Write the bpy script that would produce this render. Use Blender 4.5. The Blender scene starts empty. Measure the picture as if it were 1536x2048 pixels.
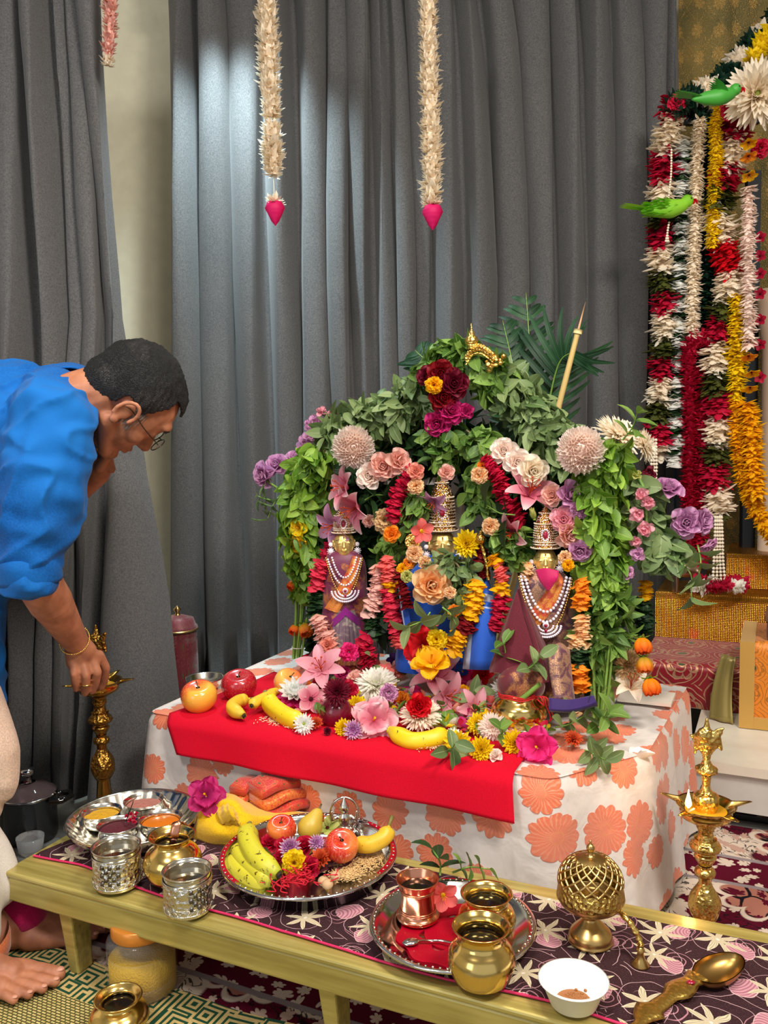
import bpy, math, random
import numpy as np
from mathutils import Vector, Matrix
PI = math.pi
random.seed(7); rng = np.random.default_rng(7)
sc = bpy.context.scene
COL = sc.collection
# ---------------------------------------------------------------- camera
F = 1700.0; PITCH = math.radians(5); ROLL = math.radians(1.2)
CAM = np.array([0, 0, 1.056])
_F = np.array([0, math.cos(PITCH), -math.sin(PITCH)]); _R = np.array([1., 0, 0]); _U = np.array([0, math.sin(PITCH), math.cos(PITCH)])
_R2 = math.cos(ROLL)*_R - math.sin(ROLL)*_U; _U2 = math.sin(ROLL)*_R + math.cos(ROLL)*_U
TH = math.radians(25)
EV = np.array([math.cos(TH), -math.sin(TH), 0]); NV = np.array([math.sin(TH), math.cos(TH), 0]); ZV = np.array([0, 0, 1.])
cam = bpy.data.cameras.new('camera'); cam.sensor_fit = 'VERTICAL'; cam.sensor_height = 36; cam.lens = F*36/2048
camo = bpy.data.objects.new('camera', cam); COL.objects.link(camo); sc.camera = camo
cam.clip_start = 0.05
m = Matrix.Identity(4)
for i in range(3):
    m[i][0] = _R2[i]; m[i][1] = _U2[i]; m[i][2] = -_F[i]; m[i][3] = CAM[i]
camo.matrix_world = m
def ray(x, y): return _F + _R2*(x-768)/F - _U2*(y-1024)/F
def P(x, y, z): d = ray(x, y); return CAM + d*(z-CAM[2])/d[2]          # point of the horizontal plane z
def PY(x, y, Y): d = ray(x, y); return CAM + d*Y/d[1]                   # point of the vertical plane Y
def PN(x, y, n): d = ray(x, y); return CAM + d*(n-CAM@NV)/(d@NV)        # point of the plane parallel to the table front
def T(s, n, z): return EV*s + NV*n + ZV*z
def mpp(p): return float((np.array(p)-CAM)@_F)/F                        # metres per pixel there
ZB = .206; ZT = .367
# ---------------------------------------------------------------- view, world, lights
sc.view_settings.view_transform = 'Standard'; sc.view_settings.look = 'None'; sc.view_settings.gamma = 1
sc.view_settings.exposure = 0.32; sc.view_settings.use_curve_mapping = False
W = bpy.data.worlds.new('world'); sc.world = W; W.use_nodes = True
bg = W.node_tree.nodes['Background']; bg.inputs[0].default_value = (.93, .96, 1, 1); bg.inputs[1].default_value = .5
def area(name, loc, aim, size, power, col, sy=None, spread=PI):
    l = bpy.data.lights.new(name, 'AREA'); l.energy = power; l.color = col; l.size = size; l.spread = spread
    if sy: l.shape = 'RECTANGLE'; l.size_y = sy
    o = bpy.data.objects.new(name, l); COL.objects.link(o); o.location = loc
    o.rotation_euler = (Vector(aim)-Vector(loc)).to_track_quat('-Z', 'Y').to_euler(); return o
area('ceiling_lamp_key', (1.0, .3, 2.6), (0, 2.2, .5), .5, 50, (1, .93, .84))
area('ceiling_lamp_left', (-.9, .2, 2.6), (0, 2.0, .4), .4, 26, (1, .95, .9))
area('ceiling_lamp_front', (.1, 1.2, 2.65), (.1, 1.9, .2), .3, 16, (1, .9, .76))
area('cool_fill_left', (-2.4, -1.2, 1.5), (0, 2.4, .7), 1.2, 14, (.85, .93, 1), 1.6)  # cool fill light from behind left of the camera, no window built there
sp = bpy.data.lights.new('ceiling_spot', 'SPOT'); sp.energy = 150; sp.color = (.72, .93, 1); sp.spot_size = math.radians(95); sp.spot_blend = 1; sp.shadow_soft_size = .05
so = bpy.data.objects.new('ceiling_spot', sp); COL.objects.link(so); so.location = PY(430, -120, 3.02)
so.rotation_euler = (Vector((.05, .18, -1))).to_track_quat('-Z', 'Y').to_euler()
# ---------------------------------------------------------------- node helper
class N:
    def __init__(s, name):
        s.m = bpy.data.materials.new(name); s.m.use_nodes = True; s.t = s.m.node_tree; s.b = s.t.nodes['Principled BSDF']; s.L = s.t.links
    def n(s, ty, **k):
        o = s.t.nodes.new(ty)
        for a, b in k.items(): setattr(o, a, b)
        return o
    def put(s, sock, v):
        if v is None: return
        if isinstance(v, bpy.types.NodeSocket): s.L.new(v, sock)
        elif isinstance(v, (tuple, list)) and sock.type == 'RGBA': sock.default_value = tuple(v)[:3]+(1,)
        else: sock.default_value = v
    def M(s, op, a, b=None, c=None, clamp=False):
        o = s.n('ShaderNodeMath', operation=op, use_clamp=clamp)
        for i, v in enumerate((a, b, c)): s.put(o.inputs[i], v)
        return o.outputs[0]
    def V(s, op, a, b=None, sc=None):
        o = s.n('ShaderNodeVectorMath', operation=op)
        s.put(o.inputs[0], a); s.put(o.inputs[1], b)
        if sc is not None: s.put(o.inputs['Scale'], sc)
        return o.outputs['Value'] if op in ('LENGTH', 'DISTANCE', 'DOT_PRODUCT') else o.outputs[0]
    def mix(s, f, a, b, blend='MIX'):
        o = s.n('ShaderNodeMix', data_type='RGBA', blend_type=blend); s.put(o.inputs[0], f); s.put(o.inputs[6], a); s.put(o.inputs[7], b); return o.outputs[2]
    def ramp(s, f, st, interp='LINEAR'):
        o = s.n('ShaderNodeValToRGB'); o.color_ramp.interpolation = interp; e = o.color_ramp.elements
        while len(e) < len(st): e.new(.5)
        for i, (p, c) in enumerate(st): e[i].position = p; e[i].color = (tuple(c)+(1,))[:4] if isinstance(c, (tuple, list)) else (c, c, c, 1)
        s.put(o.inputs[0], f); return o.outputs[0]
    def tri(s, a, n): return s.M('ABSOLUTE', s.M('SUBTRACT', s.M('FRACT', s.M('MULTIPLY', a, n/(2*PI))), .5))
    def step(s, v, a, b):
        o = s.n('ShaderNodeMapRange'); s.put(o.inputs[0], v); o.inputs[1].default_value = a; o.inputs[2].default_value = b; return o.outputs[0]
    def uv(s): return s.n('ShaderNodeTexCoord').outputs['UV']
    def obj(s): return s.n('ShaderNodeTexCoord').outputs['Object']
    def rnd(s):
        o = s.n('ShaderNodeUVMap', uv_map='rnd'); return s.xyz(o.outputs[0])[0]
    def orand(s): return s.n('ShaderNodeObjectInfo').outputs['Random']
    def xyz(s, v): o = s.n('ShaderNodeSeparateXYZ'); s.put(o.inputs[0], v); return o.outputs
    def comb(s, x, y=0., z=0.):
        o = s.n('ShaderNodeCombineXYZ')
        for i, v in enumerate((x, y, z)): s.put(o.inputs[i], v)
        return o.outputs[0]
    def noise(s, v, sc_, det=3, dist=0., col=False):
        o = s.n('ShaderNodeTexNoise'); s.put(o.inputs['Vector'], v); o.inputs['Scale'].default_value = sc_; o.inputs['Detail'].default_value = det
        o.inputs['Distortion'].default_value = dist; return o.outputs[1 if col else 0]
    def vor(s, v, sc_, feat='F1', rand=1., dim='3D'):
        o = s.n('ShaderNodeTexVoronoi', feature=feat, voronoi_dimensions=dim); s.put(o.inputs['Vector'], v); o.inputs['Scale'].default_value = sc_
        o.inputs['Randomness'].default_value = rand; return o.outputs
    def wave(s, v, sc_, dist=0., det=2): o = s.n('ShaderNodeTexWave'); s.put(o.inputs['Vector'], v); o.inputs['Scale'].default_value = sc_; o.inputs['Distortion'].default_value = dist; o.inputs['Detail'].default_value = det; return o.outputs[1]
    def bump(s, h, st=.3, d=.01):
        o = s.n('ShaderNodeBump'); s.put(o.inputs['Height'], h); o.inputs['Strength'].default_value = st; o.inputs['Distance'].default_value = d
        s.L.new(o.outputs[0], s.b.inputs['Normal'])
    def out(s, col=None, rough=.5, metal=0., spec=None, sheen=None, trans=None, emis=None, es=0., sss=None, coat=None, alpha=None):
        b = s.b.inputs
        s.put(b['Base Color'], col); s.put(b['Roughness'], rough); s.put(b['Metallic'], metal)
        if spec is not None: b['Specular IOR Level'].default_value = spec
        if sheen is not None: b['Sheen Weight'].default_value = sheen
        if trans is not None: b['Transmission Weight'].default_value = trans
        if emis is not None: s.put(b['Emission Color'], emis); b['Emission Strength'].default_value = es
        if sss: b['Subsurface Weight'].default_value = sss; b['Subsurface Radius'].default_value = (.01, .004, .002); b['Subsurface Scale'].default_value = .5
        if coat: b['Coat Weight'].default_value = coat; b['Coat Roughness'].default_value = .12
        if alpha is not None: s.put(b['Alpha'], alpha)
        return s.m
def srgb(r, g=None, b=None):
    if g is None: h = r.lstrip('#'); r, g, b = (int(h[i:i+2], 16) for i in (0, 2, 4))
    f = lambda c: (c/255/12.92) if c <= 10 else ((c/255+.055)/1.055)**2.4
    return (f(r), f(g), f(b))
H = srgb
# cells of a voronoi as flower shapes: returns (radius, angle, random) about the nearest cell centre
def cells(k, uv, scale, rand=.8):
    v = k.V('SCALE', uv, None, scale)
    o = k.n('ShaderNodeTexVoronoi', voronoi_dimensions='2D'); k.put(o.inputs['Vector'], v); o.inputs['Scale'].default_value = 1; o.inputs['Randomness'].default_value = rand
    d = k.V('SUBTRACT', v, o.outputs['Position']); x, y, _ = k.xyz(d)
    rn = k.xyz(o.outputs['Color'])[0]
    ang = k.M('ADD', k.M('ARCTAN2', y, x), k.M('MULTIPLY', rn, 6.28))
    return k.M('SQRT', k.M('ADD', k.M('MULTIPLY', x, x), k.M('MULTIPLY', y, y))), ang, rn
def petalled(k, r, a, n, R, depth):      # distance inside a flower outline of n petals, positive inside
    c = k.M('ABSOLUTE', k.M('COSINE', k.M('MULTIPLY', a, n/2)))
    return k.M('SUBTRACT', k.M('MULTIPLY', k.M('ADD', k.M('MULTIPLY', k.M('POWER', c, .6), depth), 1-depth), R), r)
# ---------------------------------------------------------------- mesh helper
class MB:
    def __init__(s): s.v = []; s.f = []; s.uv = []; s.r = []; s.n = 0; s.fm = []; s.mi = 0
    def raw(s, V, Fc, UV=None, r=None):
        V = np.asarray(V, float); s.v.append(V)
        s.uv.append(np.zeros((len(V), 2)) if UV is None else np.asarray(UV, float))
        s.r.append(np.full(len(V), rng.random() if r is None else r))
        Fc = [tuple(int(i)+s.n for i in f) for f in Fc]; s.f += Fc; s.fm += [s.mi]*len(Fc); s.n += len(V); return s
    def grid(s, A, uv=None, r=None, wu=False, wv=False):
        A = np.asarray(A, float); nu, nv = A.shape[:2]
        if uv is None:
            uu, vv = np.meshgrid(np.linspace(0, 1, nu), np.linspace(0, 1, nv), indexing='ij'); uv = np.stack([uu, vv], -1)
        ix = np.arange(nu*nv).reshape(nu, nv); Fc = []
        for i in range(nu-(0 if wu else 1)):
            for j in range(nv-(0 if wv else 1)):
                i2 = (i+1) % nu; j2 = (j+1) % nv
                Fc.append((ix[i, j], ix[i2, j], ix[i2, j2], ix[i, j2]))
        return s.raw(A.reshape(-1, 3), Fc, np.asarray(uv).reshape(-1, 2), r)
    def lathe(s, prof, seg=32, c=(0, 0, 0), flute=None, cap=False, sx=1, sy=1):
        pr = np.array(prof, float); a = np.linspace(0, 2*PI, seg, endpoint=False); G = np.zeros((len(pr), seg, 3))
        for i, (r, z) in enumerate(pr):
            rr = np.full(seg, r)
            if flute: rr = rr*(1+flute(a, i/(len(pr)-1)))
            G[i, :, 0] = rr*np.cos(a)*sx; G[i, :, 1] = rr*np.sin(a)*sy; G[i, :, 2] = z
        G += np.array(c)
        uu, vv = np.meshgrid(np.linspace(0, 1, len(pr)), np.linspace(0, 1, seg), indexing='ij')
        s.grid(G[:, ::-1], np.stack([vv, uu], -1), wv=True)
        if cap: b = s.n-seg; s.f.append(tuple(range(b, b+seg))); s.fm.append(s.mi)
        return s
    def tube(s, pts, rad, seg=8, closed=False, cap=True):
        pts = np.array(pts, float); n = len(pts); rad = np.full(n, rad) if np.isscalar(rad) else np.array(rad)
        tg = np.gradient(pts, axis=0) if not closed else np.roll(pts, -1, 0)-np.roll(pts, 1, 0)
        tg /= np.linalg.norm(tg, axis=1)[:, None]+1e-9
        up = np.array([0, 0, 1.]) if abs(tg[0][2]) < .9 else np.array([1., 0, 0]); G = np.zeros((n, seg, 3)); a = np.linspace(0, 2*PI, seg, endpoint=False)
        x = np.cross(up, tg[0]); x /= np.linalg.norm(x)
        for i in range(n):
            x = x-tg[i]*(x@tg[i]); x /= np.linalg.norm(x)+1e-9; y = np.cross(tg[i], x)
            G[i] = pts[i]+rad[i]*(np.cos(a)[:, None]*x+np.sin(a)[:, None]*y)
        s.grid(G, wu=closed, wv=True)
        if cap and not closed:
            b = s.n-n*seg; s.f += [tuple(range(b+seg-1, b-1, -1)), tuple(range(s.n-seg, s.n))]; s.fm += [s.mi]*2
        return s
    def ball(s, c, r, nu=8, nv=10, M=None):
        r = np.full(3, r) if np.isscalar(r) else np.array(r, float)
        t = np.linspace(.001, PI-.001, nu); a = np.linspace(0, 2*PI, nv, endpoint=False)
        G = np.stack([np.outer(np.sin(t), np.cos(a)), np.outer(np.sin(t), np.sin(a)), np.outer(np.cos(t), np.ones(nv))], -1)*r
        if M is not None: G = G@np.array(M).T
        return s.grid((G+np.array(c))[:, ::-1], wv=True)
    def box(s, c, d, M=None, bev=0.):
        d = np.array(d)/2; V = np.array([[x, y, z] for x in (-1, 1) for y in (-1, 1) for z in (-1, 1)], float)*d
        if M is not None: V = V@np.array(M).T
        return s.raw(V+np.array(c), [(0, 1, 3, 2), (4, 6, 7, 5), (0, 4, 5, 1), (2, 3, 7, 6), (0, 2, 6, 4), (1, 5, 7, 3)])
    def petal(s, PT, az, el, r0=0, z0=0, r=None, roll=0, M=None, o=(0, 0, 0)):
        A = PT.copy()
        if roll: c, q = math.cos(roll), math.sin(roll); y = A[..., 1]*c-A[..., 2]*q; z = A[..., 1]*q+A[..., 2]*c; A[..., 1] = y; A[..., 2] = z
        c, q = math.cos(el), math.sin(el); x = A[..., 0]*c-A[..., 2]*q; z = A[..., 0]*q+A[..., 2]*c
        A[..., 0] = x+r0; A[..., 2] = z+z0
        c, q = math.cos(az), math.sin(az); x = A[..., 0]*c-A[..., 1]*q; y = A[..., 0]*q+A[..., 1]*c; A[..., 0] = x; A[..., 1] = y
        if M is not None: A = A@np.array(M).T
        return s.grid(A+np.array(o), r=r)
    def mesh(s, name, mats, smooth=True):
        me = bpy.data.meshes.new(name); V = np.concatenate(s.v); me.from_pydata(V.tolist(), [], s.f)
        if not isinstance(mats, (list, tuple)): mats = [mats]
        for q in mats: me.materials.append(q)
        UV = np.concatenate(s.uv); R = np.concatenate(s.r)
        li = np.zeros(len(me.loops), np.int32); me.loops.foreach_get('vertex_index', li)
        a = me.uv_layers.new(name='UVMap'); b = me.uv_layers.new(name='rnd')
        a.data.foreach_set('uv', UV[li].ravel().astype(np.float32)); b.data.foreach_set('uv', np.stack([R[li], R[li]], -1).ravel().astype(np.float32))
        me.polygons.foreach_set('use_smooth', [smooth]*len(me.polygons))
        if any(s.fm): me.polygons.foreach_set('material_index', s.fm)
        me.update(); return me
    def build(s, name, mats, parent=None, smooth=True):
        return link(name, s.mesh(name, mats, smooth), parent)
def link(name, me, parent=None):
    o = bpy.data.objects.new(name, me); COL.objects.link(o)
    if parent is not None: o.parent = parent
    return o
def tag(o, label, cat, group=None, kind=None):
    o['label'] = label; o['category'] = cat
    if group: o['group'] = group
    if kind: o['kind'] = kind
    return o
def struct(o): o['kind'] = 'structure'; return o
def thing(name, label, cat, loc=(0, 0, 0), rz=0., group=None, M=None):
    o = bpy.data.objects.new(name, None); COL.objects.link(o); o.empty_display_size = .02
    if M is not None: o.matrix_world = M
    else: o.location = loc; o.rotation_euler = (0, 0, rz)
    tag(o, label, cat, group); return o
def frame(loc, d, spin=0., s=1.):       # matrix whose local +Z points along d
    q = Vector(d).to_track_quat('Z', 'Y').to_matrix().to_4x4()
    return Matrix.Translation(Vector(loc)) @ q @ Matrix.Rotation(spin, 4, 'Z') @ Matrix.Diagonal((s, s, s, 1))
def crv(pts, n=40):                     # smooth curve through points
    pts = np.array(pts, float); k = len(pts)
    if k < 3: t = np.linspace(0, 1, n)[:, None]; return pts[0]*(1-t)+pts[-1]*t
    out = []; seg = max(2, n//(k-1))
    Q = np.vstack([2*pts[0]-pts[1], pts, 2*pts[-1]-pts[-2]])
    for i in range(k-1):
        a, b, c, d = Q[i:i+4]
        for t in np.linspace(0, 1, seg, endpoint=False): out.append(.5*((2*b)+(c-a)*t+(2*a-5*b+4*c-d)*t*t+(3*b-a-3*c+d)*t**3))
    out.append(pts[-1]); return np.array(out)
DG = None
def blob(shapes, voxel, smooth=4, name='blob'):
    """one continuous skin over ellipsoids ('e', centre, radii, matrix) and tapered limbs ('c', p, q, r1, r2)"""
    b = MB()
    for sh in shapes:
        if sh[0] == 'e': b.ball(sh[1], sh[2], 14, 18, sh[3] if len(sh) > 3 else None)
        else:
            p, q = np.array(sh[1], float), np.array(sh[2], float); r1, r2 = sh[3], sh[4]; d = q-p; L = np.linalg.norm(d); d = d/L
            ts = [(-r1*math.cos(a), r1*math.sin(a)) for a in (.05, .5, 1.0)]+[(L*t, r1+(r2-r1)*t) for t in (0, .25, .5, .75, 1)]+[(L+r2*math.cos(a), r2*math.sin(a)) for a in (1.0, .5, .05)]
            b.tube([p+d*t for t, _ in ts], [r for _, r in ts], 16)
    me = b.mesh(name, []); o = bpy.data.objects.new('temp', me); COL.objects.link(o)
    r = o.modifiers.new('r', 'REMESH'); r.mode = 'VOXEL'; r.voxel_size = voxel; r.use_smooth_shade = True
    if smooth: q = o.modifiers.new('s', 'SMOOTH'); q.iterations = smooth; q.factor = .5
    dg = bpy.context.evaluated_depsgraph_get(); me2 = bpy.data.meshes.new_from_object(o.evaluated_get(dg)); me2.name = name
    bpy.data.objects.remove(o); bpy.data.meshes.remove(me)
    me2.materials.clear(); me2.polygons.foreach_set('use_smooth', [True]*len(me2.polygons)); return me2
def mco(me):
    a = np.zeros(len(me.vertices)*3); me.vertices.foreach_get('co', a); return a.reshape(-1, 3)
def setco(me, a): me.vertices.foreach_set('co', a.ravel()); me.update()
# ================================================================= materials
def fabric(name, c, c2=None, scale=400, rough=.9, sheen=.2, bst=.25):
    k = N(name); n = k.noise(k.obj(), scale, 2); big = k.noise(k.obj(), 4, 3)
    col = k.mix(k.step(n, .35, .65), tuple(x*.82 for x in c), tuple(min(1, x*1.15) for x in c))
    if c2: col = k.mix(k.step(big, .4, .6), col, c2)
    k.bump(n, bst, .001); return k.out(col, rough, spec=.2, sheen=sheen)
def metal(name, c, rough=.18, bump=0, bs=60, dirt=None, mt=1.):
    k = N(name); n = k.noise(k.obj(), 14, 4)
    col = k.mix(k.step(n, .3, .75), tuple(x*.86 for x in c), c)
    if bump: 
        v = k.vor(k.obj(), bs)[0]; k.bump(k.M('ADD', v, k.M('MULTIPLY', k.noise(k.obj(), bs*1.7, 2), .5)), bump, .004)
    else: k.bump(n, .04, .01)
    if dirt: col = k.mix(k.step(k.noise(k.obj(), 30, 4), .5, .7), col, dirt)
    return k.out(col, k.M('ADD', k.M('MULTIPLY', n, .12), rough-.04), mt)
def plain(name, c, rough=.5, **kw):
    k = N(name); n = k.noise(k.obj(), 18, 3); col = k.mix(n, tuple(x*.88 for x in c), tuple(min(1, x*1.1) for x in c)); return k.out(col, rough, **kw)
BR = metal('brass', H(236, 202, 122), .15); BRE = metal('brass_embossed', H(232, 194, 108), .22, .5, 130); BRD = metal('brass_aged', H(206, 172, 108), .28)
GOLD = metal('gold', H(246, 206, 120), .2); GOLDE = metal('gold_worked', H(240, 198, 108), .25, .6, 160)
SIL = metal('silver', H(226, 222, 212), .16); SILE = metal('silver_engraved', H(226, 222, 210), .2, .9, 110)
STEEL = metal('steel', H(214, 214, 214), .1); COP = metal('copper', H(226, 156, 124), .2); DKST = metal('dark_steel', H(90, 90, 92), .25)
WHITEP = plain('white_paint', H(226, 224, 218), .5); DARK = plain('dark_liquid', H(18, 14, 12), .08)
PEARL = plain('pearl', H(232, 218, 196), .25)
def jewel():
    k = N('jewelled'); v = k.vor(k.obj(), 210); d = k.step(v[0], .25, .5); rn = k.xyz(v[1])[0]
    st = k.ramp(rn, [(0, H(250, 236, 220)), (.5, H(255, 240, 225)), (.78, H(240, 200, 210)), (.84, H(190, 30, 80)), (.9, H(225, 200, 240)), (1, H(255, 235, 190))], 'CONSTANT')
    k.bump(k.M('SUBTRACT', 1., v[0]), .8, .003); return k.out(k.mix(d, st, H(190, 130, 50)), .18, k.M('ADD', k.M('MULTIPLY', d, .5), .4))
JEWEL = jewel()
RUBY = plain('ruby', H(150, 10, 50), .08, coat=.8); GLINT = plain('clear_stone', H(238, 228, 240), .08, coat=1.)
def curtain_mat():
    k = N('charcoal_curtain_fabric'); n = k.noise(k.obj(), 260, 2); w = k.noise(k.V('MULTIPLY', k.obj(), (1, 1, .25)), 60, 2)
    c = k.mix(k.step(n, .3, .7), H(70, 70, 71), H(102, 101, 100)); c = k.mix(k.M('MULTIPLY', w, .35), c, H(68, 69, 73))
    k.bump(n, .3, .001); return k.out(c, .85, spec=.25, sheen=.15)
CURT = curtain_mat()
def floral():
    k = N('white_floral_brocade'); uv = k.uv(); nz = k.noise(uv, 45, 3)
    uvd = k.V('ADD', uv, k.V('SCALE', k.V('SUBTRACT', k.noise(uv, 50, 2, col=True), (.5, .5, .5)), None, .012))
    r, a, rn = cells(k, uvd, 9.3, .62); R = k.M('ADD', k.M('MULTIPLY', rn, .16), .33); ins = petalled(k, r, a, 11, R, .2)
    m1 = k.step(ins, 0, .02); lines = k.step(k.M('SINE', k.M('ADD', k.M('MULTIPLY', a, 27), k.M('MULTIPLY', r, 8))), .2, .8)
    glit = k.step(k.noise(uv, 900, 1), .5, .62)
    big = k.step(k.noise(uv, 3.2, 2), .42, .58)
    fl = k.mix(k.M('MULTIPLY', lines, k.M('MULTIPLY', k.noise(uv, 60, 2), .9)), H(232, 112, 76), H(242, 182, 152)); fl = k.mix(k.M('MULTIPLY', big, .6), fl, H(210, 130, 112)); fl = k.mix(k.step(ins, .035, .02), fl, H(206, 110, 90)); fl = k.mix(k.M('MULTIPLY', glit, .35), fl, H(250, 190, 140))
    ring = k.step(k.M('ABSOLUTE', k.M('SUBTRACT', r, .1)), .012, .0); fl = k.mix(ring, fl, H(226, 150, 100))
    cloth = k.mix(nz, H(208, 199, 192), H(228, 220, 215))
    k.bump(k.M('ADD', k.noise(uv, 16, 3, .5), k.M('MULTIPLY', m1, .15)), .35, .012)
    return k.out(k.mix(m1, cloth, fl), .5, k.M('MULTIPLY', k.M('MULTIPLY', m1, glit), .5), sheen=.2)
FLORAL = floral()
def runner():
    k = N('dark_floral_runner'); uv = k.uv(); u2 = k.V('ADD', uv, k.V('SCALE', k.V('SUBTRACT', k.noise(uv, 14, 2, col=True), (.5, .5, .5)), None, .03))
    r, a, rn = cells(k, u2, 10.5, .45)
    n6 = k.M('ABSOLUTE', k.M('COSINE', k.M('MULTIPLY', a, 3.5))); star = k.M('SUBTRACT', k.M('MULTIPLY', k.M('ADD', k.M('MULTIPLY', k.M('POWER', k.M('MULTIPLY', k.tri(a, 7), 2), 1.25), .78), .22), .42), r)
    st = k.step(star, 0, .012); edge = k.M('MULTIPLY', st, k.step(star, .035, .02)); rays = k.step(k.M('SINE', k.M('MULTIPLY', a, 42)), .2, .8)
    ms = k.step(k.M('COSINE', k.M('MULTIPLY', a, 3.5)), -.9, -.6)
    cream = k.mix(k.M('MULTIPLY', rays, .6), H(205, 190, 158), H(110, 96, 88)); cream = k.mix(edge, cream, H(222, 208, 178)); cream = k.mix(k.step(r, .035, .02), cream, H(225, 215, 200))
    r2, a2, _ = cells(k, k.V('ADD', u2, (.052, .047, 0)), 10.1, .5)
    leaf = k.M('SUBTRACT', k.M('MULTIPLY', k.M('POWER', k.M('ABSOLUTE', k.M('COSINE', k.M('MULTIPLY', a2, .5))), 4.), .42), r2)
    l1 = k.step(leaf, 0, .012); l2 = k.M('MULTIPLY', l1, k.step(leaf, .03, .02)); pink = k.mix(k.step(k.M('SINE', k.M('MULTIPLY', r2, 120)), 0, .6), H(196, 140, 150), H(150, 100, 112)); pink = k.mix(l2, pink, H(214, 176, 176))
    sp = k.M('ABSOLUTE', k.M('SINE', k.M('ADD', k.M('MULTIPLY', r2, 30), a2))); curl = k.M('MULTIPLY', k.step(sp, .3, .16), k.step(r2, .3, .26))
    sp2 = k.M('ABSOLUTE', k.M('SINE', k.M('ADD', k.M('MULTIPLY', r, 14), a))); vine = k.M('MULTIPLY', k.step(sp2, .09, .04), k.step(r, .25, .3))
    base = k.mix(k.step(k.noise(uv, 500, 1), .55, .62), H(50, 28, 32), H(74, 44, 50))
    c = k.mix(k.M('MULTIPLY', curl, .9), base, H(186, 130, 142)); c = k.mix(vine, c, H(200, 164, 168)); c = k.mix(l1, c, pink); c = k.mix(st, c, cream)
    k.bump(k.noise(uv, 300, 2), .2, .001); return k.out(c, .85, spec=.2)
RUNNER = runner()
def wood():
    k = N('olive_gold_painted_wood'); o = k.V('MULTIPLY', k.obj(), (3, 60, 40)); n = k.noise(o, 1.6, 4)
    c = k.mix(k.step(n, .3, .7), H(150, 134, 66), H(190, 174, 100)); k.bump(n, .12, .002); return k.out(c, .32, .25, coat=.3)
WOOD = wood()
def carpet():
    k = N('maroon_persian_carpet'); uv = k.uv(); x, y, _ = k.xyz(uv)
    d = k.V('ADD', uv, k.V('SCALE', k.V('SUBTRACT', k.noise(uv, 9, 2, col=True), (.5, .5, .5)), None, .1))
    v = k.vor(d, 15, 'DISTANCE_TO_EDGE', 1, '2D')[0]; w = k.noise(k.V('SCALE', d, None, 1.), 26, 1, 1.5)
    arab = k.step(k.M('ABSOLUTE', k.M('SUBTRACT', w, .5)), .035, .02); blk = k.step(v, .05, .08)
    r, a, rn = cells(k, uv, 3.1, .35); med = petalled(k, r, a, 10, .36, .3)
    f1, fa, _ = cells(k, d, 22, .8); sm = k.step(petalled(k, f1, fa, 6, .36, .5), 0, .04)
    mar = H(92, 10, 36); cr = H(222, 204, 186); bk = H(24, 18, 24); pk = H(176, 116, 100)
    field = k.mix(k.step(k.noise(uv, 6, 0), .44, .46), mar, cr); field = k.mix(k.M('MULTIPLY', arab, .9), field, bk); field = k.mix(sm, field, k.mix(rn, cr, pk))
    medc = k.mix(blk, bk, pk); medc = k.mix(sm, medc, mar); edge = k.step(k.M('ABSOLUTE', med), .03, .015)
    c = k.mix(k.step(med, 0, .01), field, medc); c = k.mix(edge, c, cr)
    b = k.M('FRACT', k.M('MULTIPLY', y, 2.6)); band = k.step(k.M('ABSOLUTE', k.M('SUBTRACT', b, .5)), .16, .15)
    bc = k.mix(sm, mar, cr); bl = k.step(k.M('ABSOLUTE', k.M('SUBTRACT', k.M('ABSOLUTE', k.M('SUBTRACT', b, .5)), .17)), .022, .014)
    c = k.mix(band, c, bc); c = k.mix(bl, c, H(150, 138, 140)); c = k.mix(k.step(k.noise(uv, 700, 1), .2, .8), k.mix(.3, c, bk), c)
    k.bump(k.noise(uv, 500, 2), .5, .003); return k.out(c, 1., spec=.1)
CARPET = carpet()
def straw(border=False):
    k = N('straw_mat_border' if border else 'woven_straw_mat'); uv = k.uv()
    b = k.n('ShaderNodeTexBrick'); k.put(b.inputs['Vector'], uv); b.inputs['Scale'].default_value = 30; b.inputs['Mortar Size'].default_value = .045; b.inputs['Brick Width'].default_value = .35; b.inputs['Row Height'].default_value = .18
    b.inputs[1].default_value = H(214, 194, 128)+(1,); b.inputs[2].default_value = H(190, 172, 104)+(1,); b.inputs[3].default_value = H(84, 78, 40)+(1,); c = b.outputs[0]
    if border:
        x, y, _ = k.xyz(uv); X = k.M('MULTIPLY', x, 13.); Y = k.M('MULTIPLY', y, 13.); fx = k.M('FRACT', X); fy = k.M('FRACT', Y)
        a1 = k.M('MAXIMUM', k.step(k.M('ABSOLUTE', k.M('SUBTRACT', fx, .5)), .2, .16), k.step(k.M('ABSOLUTE', k.M('SUBTRACT', fy, .5)), .2, .16))
        v = k.n('ShaderNodeTexVoronoi', voronoi_dimensions='2D', distance='CHEBYCHEV'); k.put(v.inputs['Vector'], uv); v.inputs['Scale'].default_value = 17; v.inputs['Randomness'].default_value = .55
        ri = k.M('MODULO', k.M('MULTIPLY', v.outputs[0], 5.), 1.); mk = k.step(ri, .45, .5)
        c = k.mix(mk, H(20, 70, 46), H(206, 178, 116)); c = k.mix(k.step(k.noise(k.V('MULTIPLY', uv, (1, 6, 1)), 110, 1), .3, .7), k.mix(.3, c, H(10, 40, 30)), c)
    k.bump(k.xyz(b.outputs[0])[0], .5, .003); return k.out(c, .7, spec=.3)
STRAW = straw(); STRAWB = straw(True)
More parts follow.
